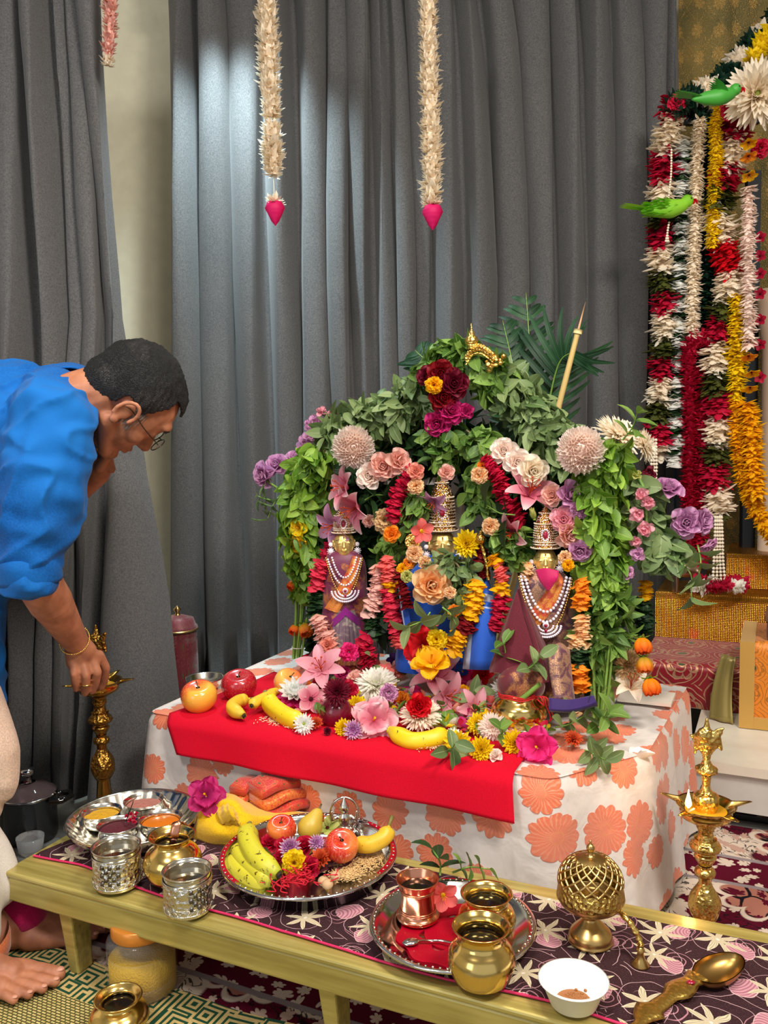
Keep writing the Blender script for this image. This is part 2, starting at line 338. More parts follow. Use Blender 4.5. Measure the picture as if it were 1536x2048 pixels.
def sequin():
    k = N('gold_sequin_fabric'); uv = k.uv(); x, y, _ = k.xyz(uv)
    p = k.M('ADD', x, k.M('MULTIPLY', y, .6)); q = k.M('SUBTRACT', x, k.M('MULTIPLY', y, .6))
    def ln(v): return k.step(k.M('ABSOLUTE', k.M('SUBTRACT', k.M('FRACT', k.M('MULTIPLY', v, 12)), .5)), .04, .02)
    lat = k.M('MAXIMUM', ln(p), ln(q)); vs = k.vor(uv, 190, 'F1', 1, '2D'); sp = k.step(vs[0], .32, .2)
    rr = k.xyz(vs[1])[0]
    fr, fa, fn = cells(k, k.V('MULTIPLY', uv, (1, .72, 1)), 13, .2); fl = k.step(petalled(k, fr, fa, 8, .3, .45), 0, .04)
    nz = k.step(k.noise(uv, 6, 3), .35, .7)
    c = k.mix(nz, H(112, 104, 62), H(150, 128, 72)); g = k.M('MAXIMUM', k.M('MULTIPLY', lat, sp), k.M('MULTIPLY', fl, k.M('MAXIMUM', sp, .35)))
    g = k.M('MAXIMUM', g, k.M('MULTIPLY', sp, k.step(rr, .85, .9))); c = k.mix(g, c, H(236, 190, 110))
    k.bump(k.M('ADD', vs[0], k.noise(uv, 300, 2)), 1., .004); return k.out(c, .3, k.M('MULTIPLY', g, .8))
SEQ = sequin()
def foil():
    k = N('gold_foil_sheet'); uv = k.uv(); v = k.vor(uv, 170, 'F1', .1, '2D'); n = k.noise(uv, 5, 3)
    c = k.mix(n, H(140, 88, 20), H(206, 146, 50)); c = k.mix(k.step(k.noise(uv, 9, 2), .62, .72), c, H(220, 90, 60)); k.bump(v[0], .8, .004); return k.out(c, .25, .85)
FOIL = foil()
def brocade(name, base, goldc, sc_=7.):
    k = N(name); uv = k.uv(); d = k.V('ADD', uv, k.V('SCALE', k.V('SUBTRACT', k.noise(uv, 8, 2, col=True), (.5, .5, .5)), None, .06))
    r, a, rn = cells(k, d, sc_, .3); out = k.M('ABSOLUTE', petalled(k, r, a, 8, .36, .35)); l1 = k.step(out, .04, .025); l2 = k.step(k.M('ABSOLUTE', k.M('SUBTRACT', r, .12)), .025, .01)
    w = k.M('ABSOLUTE', k.M('SINE', k.M('ADD', k.M('MULTIPLY', r, 26), k.M('MULTIPLY', a, 2)))); l3 = k.step(w, .4, .25)
    g = k.M('MAXIMUM', l1, k.M('MAXIMUM', l2, l3)); gl = k.step(k.noise(uv, 500, 1), .4, .6)
    c = k.mix(k.M('MULTIPLY', g, k.M('ADD', k.M('MULTIPLY', gl, .5), .5)), base, goldc); c = k.mix(k.step(r, .1, .08), c, H(60, 84, 40))
    k.bump(g, .4, .003); return k.out(c, .45, k.M('MULTIPLY', g, .5), sheen=.3)
BROC = brocade('red_gold_brocade', H(140, 10, 30), H(214, 168, 128)); ORBR = brocade('orange_gold_brocade', H(226, 130, 20), H(170, 110, 40), 12)
REDC = fabric('red_cloth', H(196, 0, 34), None, 900, .9, .0, .12)
MAROON = fabric('maroon_silk', H(94, 20, 36), None, 500, .6, .3); BLUES = None
def zari(name, base, g, sc_=60, mk=.5):
    k = N(name); n = k.noise(k.obj(), sc_, 3, 1.); n2 = k.noise(k.obj(), 700, 1)
    f = k.M('MULTIPLY', k.step(n, mk-.06, mk+.05), k.step(n2, .35, .6)); k.bump(n2, .3, .001); return k.out(k.mix(f, base, g), .45, k.M('MULTIPLY', f, .6), sheen=.3)
ZPUR = zari('purple_gold_silk', H(104, 26, 66), H(220, 140, 60), 26, .56); ZMAR = zari('maroon_gold_silk', H(96, 20, 36), H(205, 140, 80), 22, .5); ZPLUM = zari('plum_zari_silk', H(90, 44, 62), H(196, 150, 110), 34, .5)
PUR = fabric('purple_silk_border', H(128, 24, 120), None, 600, .45, .3); MAG = fabric('magenta_silk', H(178, 12, 84), None, 600, .5, .3); INDIGO = fabric('indigo_silk', H(50, 28, 92), None, 500, .5, .3)
def petm(name, c0, c1, c2=None, rough=.55, spots=None, var=.12, sss=.0):
    """petal colour from the base (c0) to the tip (c1); c2 at the very rim"""
    k = N(name); u, v, _ = k.xyz(k.uv()); st = [(0, c0), (.7, c1)]+([(1, c2)] if c2 else [])
    c = k.ramp(u, st); r = k.rnd(); c = k.mix(k.M('MULTIPLY', r, var), c, tuple(x*.5 for x in c1)); c = k.mix(k.M('MULTIPLY', k.M('SUBTRACT', 1., r), var*.7), c, tuple(min(1, x*1.3+.06) for x in c1))
    if spots: sp = k.M('MULTIPLY', k.step(k.noise(k.obj(), 260, 1), .62, .66), k.step(u, .7, .3)); c = k.mix(sp, c, spots)
    k.bump(k.M('SINE', k.M('MULTIPLY', v, 60)), .12, .001)
    thin(k, c, .4); return k.out(c, rough, spec=.3)
def thin(k, c, w):
    tr = k.n('ShaderNodeBsdfTranslucent'); k.put(tr.inputs[0], c); mx = k.n('ShaderNodeMixShader'); mx.inputs[0].default_value = w; k.L.new(k.b.outputs[0], mx.inputs[1]); k.L.new(tr.outputs[0], mx.inputs[2]); k.L.new(mx.outputs[0], k.t.nodes['Material Output'].inputs[0])
_pm = {}
PCOL = dict(
 white=(H(240, 236, 200), H(252, 250, 240), None), cream=(H(246, 222, 186), H(255, 244, 224), None), blush=(H(250, 214, 196), H(255, 240, 230), None),
 yellow=(H(226, 168, 4), H(252, 222, 24), None), gold=(H(232, 140, 0), H(255, 196, 10), None), orange=(H(236, 120, 10), H(255, 160, 40), None), deeporange=(H(250, 170, 20), H(250, 130, 20), H(232, 70, 20)),
 burgundy=(H(70, 4, 24), H(122, 14, 44), None), darkred=(H(80, 2, 14), H(140, 8, 24), None), red=(H(160, 0, 16), H(226, 14, 34), None), crimson=(H(150, 0, 40), H(204, 20, 64), None), rosered=(H(190, 20, 50), H(232, 60, 90), None),
 magenta=(H(130, 0, 70), H(204, 40, 120), None), hotpink=(H(210, 10, 90), H(246, 50, 140), None), pink=(H(226, 130, 150), H(246, 176, 190), None), lilypink=(H(214, 70, 110), H(240, 160, 176), H(252, 226, 226)),
 peachpink=(H(240, 170, 140), H(246, 196, 184), None), peach=(H(250, 170, 90), H(252, 200, 140), H(250, 220, 180)), coral=(H(236, 90, 80), H(248, 120, 116), None), salmon=(H(232, 130, 110), H(244, 166, 146), None),
 mauve=(H(170, 100, 150), H(206, 146, 192), H(222, 172, 208)), lilac=(H(190, 120, 170), H(222, 164, 204), None), violet=(H(70, 30, 120), H(104, 50, 150), None), rust=(H(190, 60, 30), H(220, 96, 50), None), dried=(H(190, 150, 90), H(226, 190, 140), None),
 budgreen=(H(150, 170, 60), H(206, 206, 120), None), purplewhite=(H(130, 30, 110), H(196, 130, 190), H(246, 236, 240)), snow=(H(226, 226, 214), H(250, 250, 246), None), orangegreen=(H(150, 160, 40), H(244, 160, 40), H(236, 96, 40)))
def PM(c):
    if c not in _pm: _pm[c] = petm('petal_'+c, *PCOL[c], spots=H(170, 20, 60) if c == 'lilypink' else None)
    return _pm[c]
def leafm(name, c0, c1, vein):
    k = N(name); u, v, _ = k.xyz(k.uv()); r = k.rnd(); c = k.mix(r, c0, c1); mid = k.step(k.M('ABSOLUTE', k.M('SUBTRACT', v, .5)), .05, .01)
    side = k.step(k.M('ABSOLUTE', k.M('SINE', k.M('ADD', k.M('MULTIPLY', u, 26), k.M('MULTIPLY', k.M('ABSOLUTE', k.M('SUBTRACT', v, .5)), -18)))), .18, .05)
    c = k.mix(k.M('MULTIPLY', k.M('MAXIMUM', mid, k.M('MULTIPLY', side, .35)), .6), c, vein); k.bump(k.M('SUBTRACT', 1., k.M('MAXIMUM', mid, side)), .3, .002)
    thin(k, c, .25); return k.out(c, .45, spec=.4)
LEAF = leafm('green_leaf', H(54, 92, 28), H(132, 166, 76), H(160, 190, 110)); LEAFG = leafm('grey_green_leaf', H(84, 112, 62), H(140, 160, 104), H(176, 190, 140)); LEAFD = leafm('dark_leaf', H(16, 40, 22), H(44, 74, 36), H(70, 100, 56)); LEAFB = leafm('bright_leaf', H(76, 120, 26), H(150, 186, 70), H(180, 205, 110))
LEAFO = leafm('olive_leaf', H(52, 58, 22), H(92, 96, 40), H(110, 116, 60)); PALM = leafm('palm_leaf', H(16, 48, 32), H(44, 86, 52), H(80, 120, 70)); LEAFX = leafm('deep_green_leaf', H(8, 34, 26), H(22, 58, 40), H(40, 80, 50))
STEM = plain('green_stem', H(120, 160, 70), .45); STEMB = plain('brown_stem', H(96, 84, 50), .6)
SKIN = None
def skin():
    k = N('skin'); n = k.noise(k.obj(), 30, 4); f = k.noise(k.obj(), 420, 3); c = k.mix(k.step(n, .3, .7), H(150, 94, 68), H(190, 126, 94)); k.bump(f, .15, .001); return k.out(c, .5, sss=.08, spec=.35)
SKIN = skin(); SKINR = plain('ear_skin', H(196, 112, 84), .5); NAIL = plain('nail', H(206, 146, 122), .35)
# ================================================================= petals & flowers (unit size, facing +Z)
def pt(L=1, Wd=.3, bend=0., cup=0., ruf=0., a=.8, b=.6, nu=6, nv=5, rf=7., pinch=1., ph=0.):
    u = np.linspace(0, 1, nu); v = np.linspace(-1, 1, nv); phi = bend*u; du = 1/(nu-1)
    x = np.concatenate([[0], np.cumsum(np.cos((phi[1:]+phi[:-1])/2))*du])*L; z = np.concatenate([[0], np.cumsum(np.sin((phi[1:]+phi[:-1])/2))*du])*L
    w = Wd*np.clip(np.sin(PI*np.clip(u, .02, .985)**a), 0, 1)**b*pinch
    A = np.zeros((nu, nv, 3)); A[..., 1] = w[:, None]*v; nx, nz = -np.sin(phi), np.cos(phi)
    h = cup*(w[:, None]/max(Wd, 1e-6))*Wd*v[None]**2+ruf*np.sin(v[None]*rf+ph)*(u[:, None]**1.5)
    A[..., 0] = x[:, None]+nx[:, None]*h; A[..., 2] = z[:, None]+nz[:, None]*h; return A
_pr = {}
def proto(kind, col):
    key = (kind, col)
    if key in _pr: return _pr[key]
    R = random.Random(hash(kind+col) & 0xffff if False else sum(map(ord, kind+col))); parts = []; b = MB(); m = PM(col)
    J = lambda s: R.uniform(-s, s)
    if kind == 'mum':          # incurved, almost a ball
        for i in range(230):
            t = (i+.5)/230; el = math.asin(min(1, t*1.02))*.98-.2; q = pt(.5+J(.06), .1, .75+J(.35), 1., a=.95, b=.5, nu=5, nv=3); b.petal(q, i*2.39996, el, .52*math.cos(el), .52*math.sin(el)-.02)
        b.ball((0, 0, 0), (.72, .72, .66), 10, 16)
        parts = [('petals', b.mesh('petals', m))]
    elif kind in ('daisy', 'pom', 'spider'):
        rings = {'daisy': [(20, 1., -.05, .1), (18, .85, .25, .12), (12, .6, .55, .12)], 'pom': [(16, .95, -.1, .15), (16, .9, .15, .15), (15, .8, .4, .15), (13, .66, .7, .14), (9, .5, 1.05, .12)],
                 'spider': [(26, 1., -.3, .085), (26, 1., -.05, .085), (26, .95, .18, .085), (24, .85, .42, .085), (20, .72, .7, .08), (14, .55, 1.0, .07)]}[kind]
        for k_, (n, L, el, w) in enumerate(rings):
            for i in range(n): b.petal(pt(L+J(.09), w*1.1, .35+J(.3), .9, ruf=.02, a=1.15, b=.6, nu=5, nv=3), 2*PI*i/n+k_*.4+J(.08), el+J(.1), .04, .02*k_)
        parts = [('petals', b.mesh('petals', m))]
        c = MB(); c.ball((0, 0, .1), (.2, .2, .14)); parts.append(('flower_centre', c.mesh('flower_centre', PM('budgreen' if col in ('white', 'cream', 'snow') else col))))
    elif kind == 'rose':
        for k_, (n, L, w, el, r0, bd) in enumerate([(5, .95, .5, .35, .12, -.5), (5, .88, .46, .7, .12, -.45), (5, .78, .4, .95, .1, -.3), (4, .7, .33, 1.2, .08, .1), (4, .6, .25, 1.38, .05, .25), (3, .5, .18, 1.5, .02, .3)]):
            for i in range(n): b.petal(pt(L+J(.05), w, bd+J(.15), .75, .035, a=1.25, b=.5, nu=7, nv=7, ph=J(3)), 2*PI*i/n+k_*.9+J(.15), el+J(.07), r0, -.28+.02*k_)
        parts = [('petals', b.mesh('petals', m))]; c = MB()
        for i in range(5): c.petal(pt(.5, .1, -.5, .5), i*1.257, -.1, .05, -.3)
        parts.append(('sepals', c.mesh('sepals', LEAF)))
    elif kind == 'tulip':      # hanging bell-like rose
        for k_, (n, L, w, el, r0, bd) in enumerate([(5, 1.5, .52, .25, .1, 1.9), (5, 1.45, .48, .45, .08, 1.6), (4, 1.2, .36, .8, .05, 1.0)]):
            for i in range(n): b.petal(pt(L, w, bd, .8, .03, a=1.1, b=.45, nu=9, nv=7), 2*PI*i/n+k_*.6, el, r0, -.35)
        parts = [('petals', b.mesh('petals', m))]; c = MB(); c.ball((0, 0, -.36), (.22, .22, .12))
        for i in range(5): c.petal(pt(.6, .12, -.3, .4), i*1.257, -.05, .1, -.36)
        parts.append(('sepals', c.mesh('sepals', LEAFB)))
    elif kind == 'lily':
        for i in range(6): b.petal(pt(1.25, .27 if i % 2 else .33, -.95+J(.3), .55, .05, a=.85, b=.62, nu=9, nv=5, rf=9, ph=J(3)), i*PI/3+J(.08), .85 if i % 2 else .78, .03, -.2)
        parts = [('petals', b.mesh('petals', m))]; c = MB()
        for i in range(6):
            a_ = i*PI/3+.4; c.tube([(0, 0, -.1), (.1*math.cos(a_), .1*math.sin(a_), .35), (.26*math.cos(a_), .26*math.sin(a_), .62)], .014, 5)
            c.ball((.27*math.cos(a_), .27*math.sin(a_), .64), (.05, .05, .03), 5, 6)
        c.tube([(0, 0, -.2), (0, 0, .3), (.05, .02, .75)], .02, 5); c.ball((.05, .02, .77), .035, 5, 6); parts.append(('stamens', c.mesh('stamens', PM('rust'))))
    elif kind == 'azalea':
        for i in range(5): b.petal(pt(1., .42, -.3+J(.2), .35, .06, a=1.2, b=.5, nu=7, nv=5, rf=8, ph=J(3)), i*1.257+J(.05), .42, .06, -.1)
        parts = [('petals', b.mesh('petals', m))]; c = MB()
        for i in range(6): a_ = i*PI/3; c.tube([(0, 0, -.05), (.12*math.cos(a_), .12*math.sin(a_), .3), (.2*math.cos(a_), .2*math.sin(a_), .42)], .015, 4)
        c.ball((0, 0, .0), (.16, .16, .06), 5, 8); parts.append(('stamens', c.mesh('stamens', PM('yellow' if col == 'coral' else 'burgundy'))))
    elif kind == 'ruffle':     # carnation, ruffled head
        for i in range(46):
            t = (i+.5)/46; el = t*1.35+J(.12); b.petal(pt(.85-.2*t+J(.08), .3, -.25+J(.3), .3, .09, a=1.6, b=.45, nu=5, nv=6, rf=11+J(3), ph=J(3)), i*2.39996, el, .05, -.2)
        parts = [('petals', b.mesh('petals', m))]
    elif kind == 'hibiscus':
        for k_, n in enumerate((5, 4)):
            for i in range(n): b.petal(pt(1.05-.2*k_, .48, -.35+J(.35), .3, .14, a=1.25, b=.45, nu=8, nv=7, rf=8, ph=J(3)), 2*PI*i/n+k_*.7, .35+.45*k_, .04, -.1)
        parts = [('petals', b.mesh('petals', m))]; c = MB(); c.tube([(0, 0, 0), (.05, 0, .4), (.08, .03, .65)], [.04, .05, .06], 6); parts.append(('stamens', c.mesh('stamens', PM('gold'))))
    elif kind == 'blossom':    # snapdragon-like floret
        for k_ in range(3):
            for i in range(4): b.petal(pt(.85-.1*k_+J(.15), .42, -.3+J(.6), .5, .12, a=1.3, b=.45, nu=6, nv=6, ph=J(3), rf=9), i*1.57+k_+J(.4), .2+.5*k_+J(.3), .05, -.1)
        b.ball((0, 0, -.1), (.3, .3, .4)); parts = [('petals', b.mesh('petals', m))]
    elif kind == 'bud':
        for i in range(5): b.petal(pt(1.7, .42, .5, .9, a=.9, b=.6, nu=8, nv=5), i*1.257, 1.15, .06, -.8)
        parts = [('petals', b.mesh('petals', m))]; c = MB(); c.ball((0, 0, -.8), (.22, .22, .15)); parts.append(('calyx', c.mesh('calyx', LEAFB)))
    elif kind == 'lotusbud':   # folded petals, lattice of facets, point down -Z
        b.lathe([(.01, -1.15), (.3, -.75), (.62, -.15), (.76, .3), (.66, .72), (.3, .92), (.01, .95)], 40, flute=lambda a, f: .07*np.cos(4*a+(PI if int(f*5) % 2 else 0))); parts = [('petals', b.mesh('petals', m))]
    _pr[key] = parts; return parts
def flower(kind, col, loc, r, d, label, cat='flower', group=None, spin=None, name=None, sq=None):
    nm = name or {'mum': 'chrysanthemum', 'daisy': 'daisy_chrysanthemum', 'pom': 'chrysanthemum', 'spider': 'chrysanthemum', 'rose': 'rose', 'tulip': 'rose', 'lily': 'lily', 'azalea': 'azalea', 'ruffle': 'carnation', 'hibiscus': 'hibiscus', 'blossom': 'snapdragon_blossom', 'bud': 'lily_bud', 'lotusbud': 'lotus_bud'}[kind]
    M = frame(loc, d, random.uniform(0, 6.28) if spin is None else spin, r)
    if sq: M = M @ Matrix.Diagonal((1, 1, sq, 1))
    t = thing(nm, label, cat, M=M, group=group)
    for pn, me in proto(kind, col): link(pn, me, t)
    return t
TOC = lambda p: (CAM-np.array(p))/np.linalg.norm(CAM-np.array(p))
def leafpt(L, Wd, bend=-.5, cup=.35): return pt(L, Wd, bend, cup, .0, a=.85, b=.75, nu=6, nv=3)
def leaves(path, rad, n, L, Wd, mat, b=None, outw=.55, droop=.35, seed=1, down=False):
    """leaves sprouting all round a path (array of points), tips outwards"""
    R = random.Random(seed); b = b or MB(); path = np.array(path); rad = np.full(len(path), rad) if np.isscalar(rad) else np.interp(np.linspace(0, 1, len(path)), np.linspace(0, 1, len(rad)), rad)
    for i in range(n):
        t = R.random()*(len(path)-1); k = int(t); k2 = min(k+1, len(path)-1); c = path[k]*(1-t+k)+path[k2]*(t-k); tg = path[k2]-path[max(k-1, 0)]; tg = tg/(np.linalg.norm(tg)+1e-9)
        d = np.array([R.gauss(0, 1) for _ in range(3)]); d -= tg*(d@tg); d /= np.linalg.norm(d)+1e-9
        rr = rad[k]*R.uniform(.35, 1.); pos = c+d*rr*.75; dr = d*outw+np.array([R.gauss(0, .45) for _ in range(3)])+np.array([0, 0, -droop]); dr /= np.linalg.norm(dr)
        up = d+np.array([R.gauss(0, .3) for _ in range(3)]); y = np.cross(up, dr); y /= np.linalg.norm(y)+1e-9; z = np.cross(dr, y); Mx = np.stack([dr, y, z], 1); s_ = R.uniform(.7, 1.25)
        b.petal(leafpt(L*s_, Wd*s_, R.uniform(-.9, .2), R.uniform(.1, .7)), 0, 0, -L*.25, 0, M=Mx, o=pos)
    return b
def sprig(loc, d, L, n, ls, label, mat=LEAF, name='leaf_sprig', cat='leaf sprig', seed=1, spread=1., group=None):
    """a stem with leaves in pairs; leaves are one part, the stem another"""
    R = random.Random(seed); M = frame(loc, d, R.uniform(0, 6)); t = thing(name, label, cat, M=M, group=group); b = MB(); st = MB()
    P_ = crv([(0, 0, 0), (R.uniform(-.1, .1)*L, R.uniform(-.1, .1)*L, L*.5), (R.uniform(-.2, .2)*L, R.uniform(-.2, .2)*L, L)], 8); st.tube(P_, np.linspace(.0022, .0012, len(P_)), 5)
    for i in range(n):
        f = .25+.75*(i//2)/max(1, (n-1)//2); c = P_[min(len(P_)-1, int(f*(len(P_)-1)))]; az = (i % 2)*PI+(i//2)*1.57+R.uniform(-.3, .3); el = R.uniform(.0, .5)*spread if f < 1 else R.uniform(.3, 1.1)
        b.petal(leafpt(ls*R.uniform(.8, 1.15), ls*.27, R.uniform(-.7, 0), .4), az, el, 0, 0, o=c)
    st.build('stem', STEM, t); b.build('leaves', mat, t); return t
# ================================================================= setting
def quad(name, a, b, c, d, mat, uvs=None, n=1):
    a, b, c, d = map(np.array, (a, b, c, d)); u = np.linspace(0, 1, n+1)[:, None, None]; v = np.linspace(0, 1, n+1)[None, :, None]
    G = a*(1-u)*(1-v)+b*u*(1-v)+c*u*v+d*(1-u)*v; L1 = np.linalg.norm(b-a); L2 = np.linalg.norm(d-a)
    uv = np.stack(np.broadcast_arrays(u[..., 0]*L1, v[..., 0]*L2), -1); return MB().grid(G, uv).build(name, mat, smooth=False)
WALLM = plain('warm_white_wall', H(214, 208, 190), .7); FLOORM = plain('grey_floor_tile', H(104, 104, 100), .45); CEILM = plain('white_ceiling', H(225, 222, 215), .8)
struct(quad('floor', (-3, -2.5, 0), (3.5, -2.5, 0), (3.5, 4.2, 0), (-3, 4.2, 0), FLOORM))
struct(quad('wall_back', (-3, 3.9, 0), (3.5, 3.9, 0), (3.5, 3.9, 3.1), (-3, 3.9, 3.1), WALLM))
struct(quad('wall_left', (-3, -2.5, 0), (-3, 3.9, 0), (-3, 3.9, 3.1), (-3, -2.5, 3.1), WALLM))
struct(quad('wall_right', (3.5, -2.5, 0), (3.5, 3.9, 0), (3.5, 3.9, 3.1), (3.5, -2.5, 3.1), WALLM))
def sheet(name, cols, Yf, amp, label, zs=None, mat=CURT, sharp=.62, hem=True):
    """hanging cloth: cols = fold valleys, each a list of (py, px); Yf(py) the plane; a rounded ridge between two valleys"""
    pys = np.array(zs); K = len(cols); sub = 11; rows = []
    for iy, py in enumerate(pys):
        xs = [np.interp(py, [q[0] for q in c], [q[1] for q in c]) for c in cols]; Y = Yf(py); row = []
        for i in range(K-1):
            for j in range(sub+(1 if i == K-2 else 0)):
                t = .5-.5*math.cos(PI*j/sub); px = xs[i]*(1-t)+xs[i+1]*t; wd = abs(xs[i+1]-xs[i]); s_ = 1-abs(2*t-1)**3
                p = PY(px, py, Y); k_ = amp*min(1.3, wd/60)*(.75+.25*math.sin(i*2.3+py*.004)); p = p+np.array([.012*math.sin(i*1.7+t*6.28+py*.003), -k_*s_+.006*math.sin(py*.02+i*3+t*5), 0]); row.append(p)
        rows.append(row)
    G = np.array(rows); G[-1, :, 2] = np.maximum(G[-1, :, 2], .01) if G[-1, :, 2].mean() < .3 else G[-1, :, 2]
    t = thing(name, label, 'curtain', (0, 0, 0)); b = MB(); b.grid(G); o = b.build('curtain_panel', mat, t)
    return t, G
v = [340, 398, 470, 533, 597, 655, 700, 746, 790, 830, 866, 928, 990, 1060, 1112, 1170, 1232, 1290, 1330, 1360]
tops = [336, 392, 448, 520, 585, 650, 694, 738, 765, 800, 860, 905, 948, 1010, 1095, 1150, 1210, 1275, 1325, 1357]
cols = [[(-60, tp), (120, (tp+a)/2), (520, a), (1000, a+(14 if i < 9 else 0)), (1560, a+(25 if i < 9 else 0))] for i, (a, tp) in enumerate(zip(v, tops))]
cols[0] = [(-60, 336), (600, 342), (900, 342), (1560, 345)]
zsA = [-60, -30, 0, 12, 40, 90, 160, 260, 400, 560, 720, 900, 1080, 1250, 1420, 1500]
tC, G = sheet('centre_curtain', cols, lambda y: 3.42-.02*max(0, (y-900)/600), .13, 'long charcoal curtain hanging in folds right behind the flower altar', zsA)
tC.name = 'curtain'
b = MB(); Hd = G[:4].copy(); n_ = Hd.shape[1]      # gathered heading tape
for i in range(n_):
    for j in range(4): Hd[j, i, 1] = 3.36-.02*math.sin(i*2.1+j*.4)
    Hd[0, i, 2] += .03
b.grid(Hd[:3]); b.build('heading_tape', CURT, tC)
cl = [[(-60, -120), (1560, -110)], [(-60, -85), (1560, -50)], [(-60, -12), (640, 18), (1560, 25)], [(-60, 48), (640, 88), (1560, 80)], [(-60, 105), (300, 128), (640, 146), (1040, 128), (1560, 112)], [(-60, 132), (640, 182), (1040, 160), (1560, 146)], [(-60, 160), (300, 192), (640, 215), (1040, 205), (1560, 180)],
      [(-60, 205), (160, 215), (640, 250), (950, 292), (1200, 332), (1400, 352), (1560, 345)]]
tL, _ = sheet('curtain', cl, lambda y: 2.75-.28*np.clip((y-200)/1300, 0, 1), .15, 'charcoal curtain at the far left, flaring at the floor behind the bending man', [-60, 0, 80, 160, 260, 400, 560, 640, 720, 850, 950, 1040, 1120, 1200, 1300, 1400, 1480, 1560, 1598])
WC = plain('sheer_lining_cloth', H(176, 160, 140), .8)
struct(quad('wall_pier', PY(120, -80, 3.72)*[1, 1, 1], [PY(120, 800, 3.72)[0], 3.72, 0], [PY(430, 800, 3.72)[0], 3.72, 0], [PY(430, 800, 3.72)[0], 3.72, 3.0], plain('cream_wall_panel', H(216, 212, 188), .7))).name = 'trim_1'
struct(quad('ceiling', (-3, -2.5, 3.1), (-3, 3.9, 3.1), (3.5, 3.9, 3.1), (3.5, -2.5, 3.1), CEILM))
# gold backdrop
a, c = PY(1357, 0, 3.62)[0], 2.4; t = thing('sequin_backdrop', 'glittering gold sequinned backdrop cloth at the top right behind the garlands', 'backdrop', (a, 3.62, 0)); b = MB()
xs = np.linspace(0, c-a, 60); z = np.linspace(.5, 2.95, 12); G = np.zeros((12, 60, 3)); G[..., 0] = xs; G[..., 1] = .015*np.sin(xs*26)+.01*np.sin(xs*61); G[..., 2] = z[:, None]
b.grid(G, np.stack(np.broadcast_arrays(xs[None], z[:, None]), -1)); b.build('sequinned_cloth', SEQ, t)
# ---- white platform with gold steps (frame of the table)
Rz = lambda v: np.array([[math.cos(v), -math.sin(v), 0], [math.sin(v), math.cos(v), 0], [0, 0, 1]])
RT = Rz(-TH)
def tbox(mb, s0, s1, n0, n1, z0, z1): return mb.box(T((s0+s1)/2, (n0+n1)/2, (z0+z1)/2), (s1-s0, n1-n0, z1-z0), RT)
PLM = plain('cream_laminate', H(214, 204, 186), .35)
t = thing('platform', 'low cream platform with a recessed plinth carrying the gold steps', 'platform', (0, 0, 0))
b = MB(); tbox(b, -.21, 1.6, 2.34, 4.0, .155, .18); b.build('platform_top', PLM, t, False)
b = MB(); tbox(b, -.20, 1.6, 2.355, 3.9, .05, .153); b.build('front_board', plain('cream_board', H(196, 192, 184), .4), t, False)
b = MB(); tbox(b, -.18, 1.6, 2.42, 3.9, 0, .05); b.build('plinth', DARK, t, False)
def uvbox(name, s0, s1, n0, n1, z0, z1, mat, parent, nz=8, wob=.0):
    b = MB(); S = np.linspace(s0, s1, 30)
    prof = [(n0, z0+(z1-z0)*k/nz) for k in range(nz)]+[(n0+(n1-n0)*k/nz, z1) for k in range(nz+1)]
    G = np.array([[T(s, n-wob*math.sin(s*30+i), z) for s in S] for i, (n, z) in enumerate(prof)]); L = [0]
    for i in range(1, len(prof)): L.append(L[-1]+math.dist(prof[i], prof[i-1]))
    b.grid(G, np.array([[(s, l) for s in S] for l in L]))
    G = np.array([[T(s0, n, z) for n in np.linspace(n0, n1, 8)] for z in np.linspace(z0, z1, 4)]); b.grid(G, np.array([[(n, z) for n in np.linspace(n0, n1, 8)] for z in np.linspace(z0, z1, 4)]))
    return b.build(name, mat, parent)
for nm, lb, cat, args, mat in [('brocade_step', 'red and gold embroidered cloth covering the lowest step behind the floral table', 'step', (-.4, 1.6, 2.79, 3.3, .181, .315), BROC),
    ('gold_step', 'wide gold foil step above the red embroidered cloth', 'step', (-.4, 1.7, 3.17, 3.75, .316, .475), FOIL)]:
    t = thing(nm, lb, cat, (0, 0, 0)); uvbox('foil_cover' if mat is FOIL else 'cloth_cover', *args, mat, t, wob=.004 if mat is BROC else .001)
p = PN(1452, 1178, 3.36); s0 = float(p@EV)
t = thing('gold_box', 'shiny gold foil block standing on the gold step at the right edge', 'box', (0, 0, 0)); uvbox('foil_cover', s0, s0+.5, 3.36, 3.7, .476, .60, FOIL, t)
# orange brocade box with gold borders, right edge
s0 = float(PN(1478, 1430, 2.66)@EV); t = thing('brocade_box', 'orange brocade box with sparkling gold borders at the right edge of the platform', 'box', (0, 0, 0)); GB = brocade('gold_lace_border', H(196, 150, 70), H(236, 214, 160), 40)
zt_ = float(PN(1495, 1285, 2.66)[2]); uvbox('brocade_panel', s0+.035, s0+.5, 2.665, 2.95, .182, zt_, ORBR, t)
b = MB(); tbox(b, s0, s0+.04, 2.65, 2.95, .182, zt_+.004); b.build('side_border', GB, t, False); b = MB(); tbox(b, s0+.04, s0+.5, 2.652, 2.67, .182, .215); b.build('lower_border', GB, t, False)
s1 = s0-.085; b = MB(); G = np.array([[T(s1+.07*u*(1-.4*v_)+.03*v_*v_, 2.70+.07*v_-.03*u+.004*math.sin(u*9), .183+(zt_-.25)*v_) for u in np.linspace(0, 1, 9)] for v_ in np.linspace(0, 1, 12)]); 
o = b.grid(G).build('gold_ribbon', plain('sheer_gold_ribbon', H(164, 146, 86), .35, metal=.4)); tag(o, 'wide sheer gold ribbon hanging beside the orange brocade box', 'ribbon')
m_ = o.modifiers.new('s', 'SOLIDIFY'); m_.thickness = .002
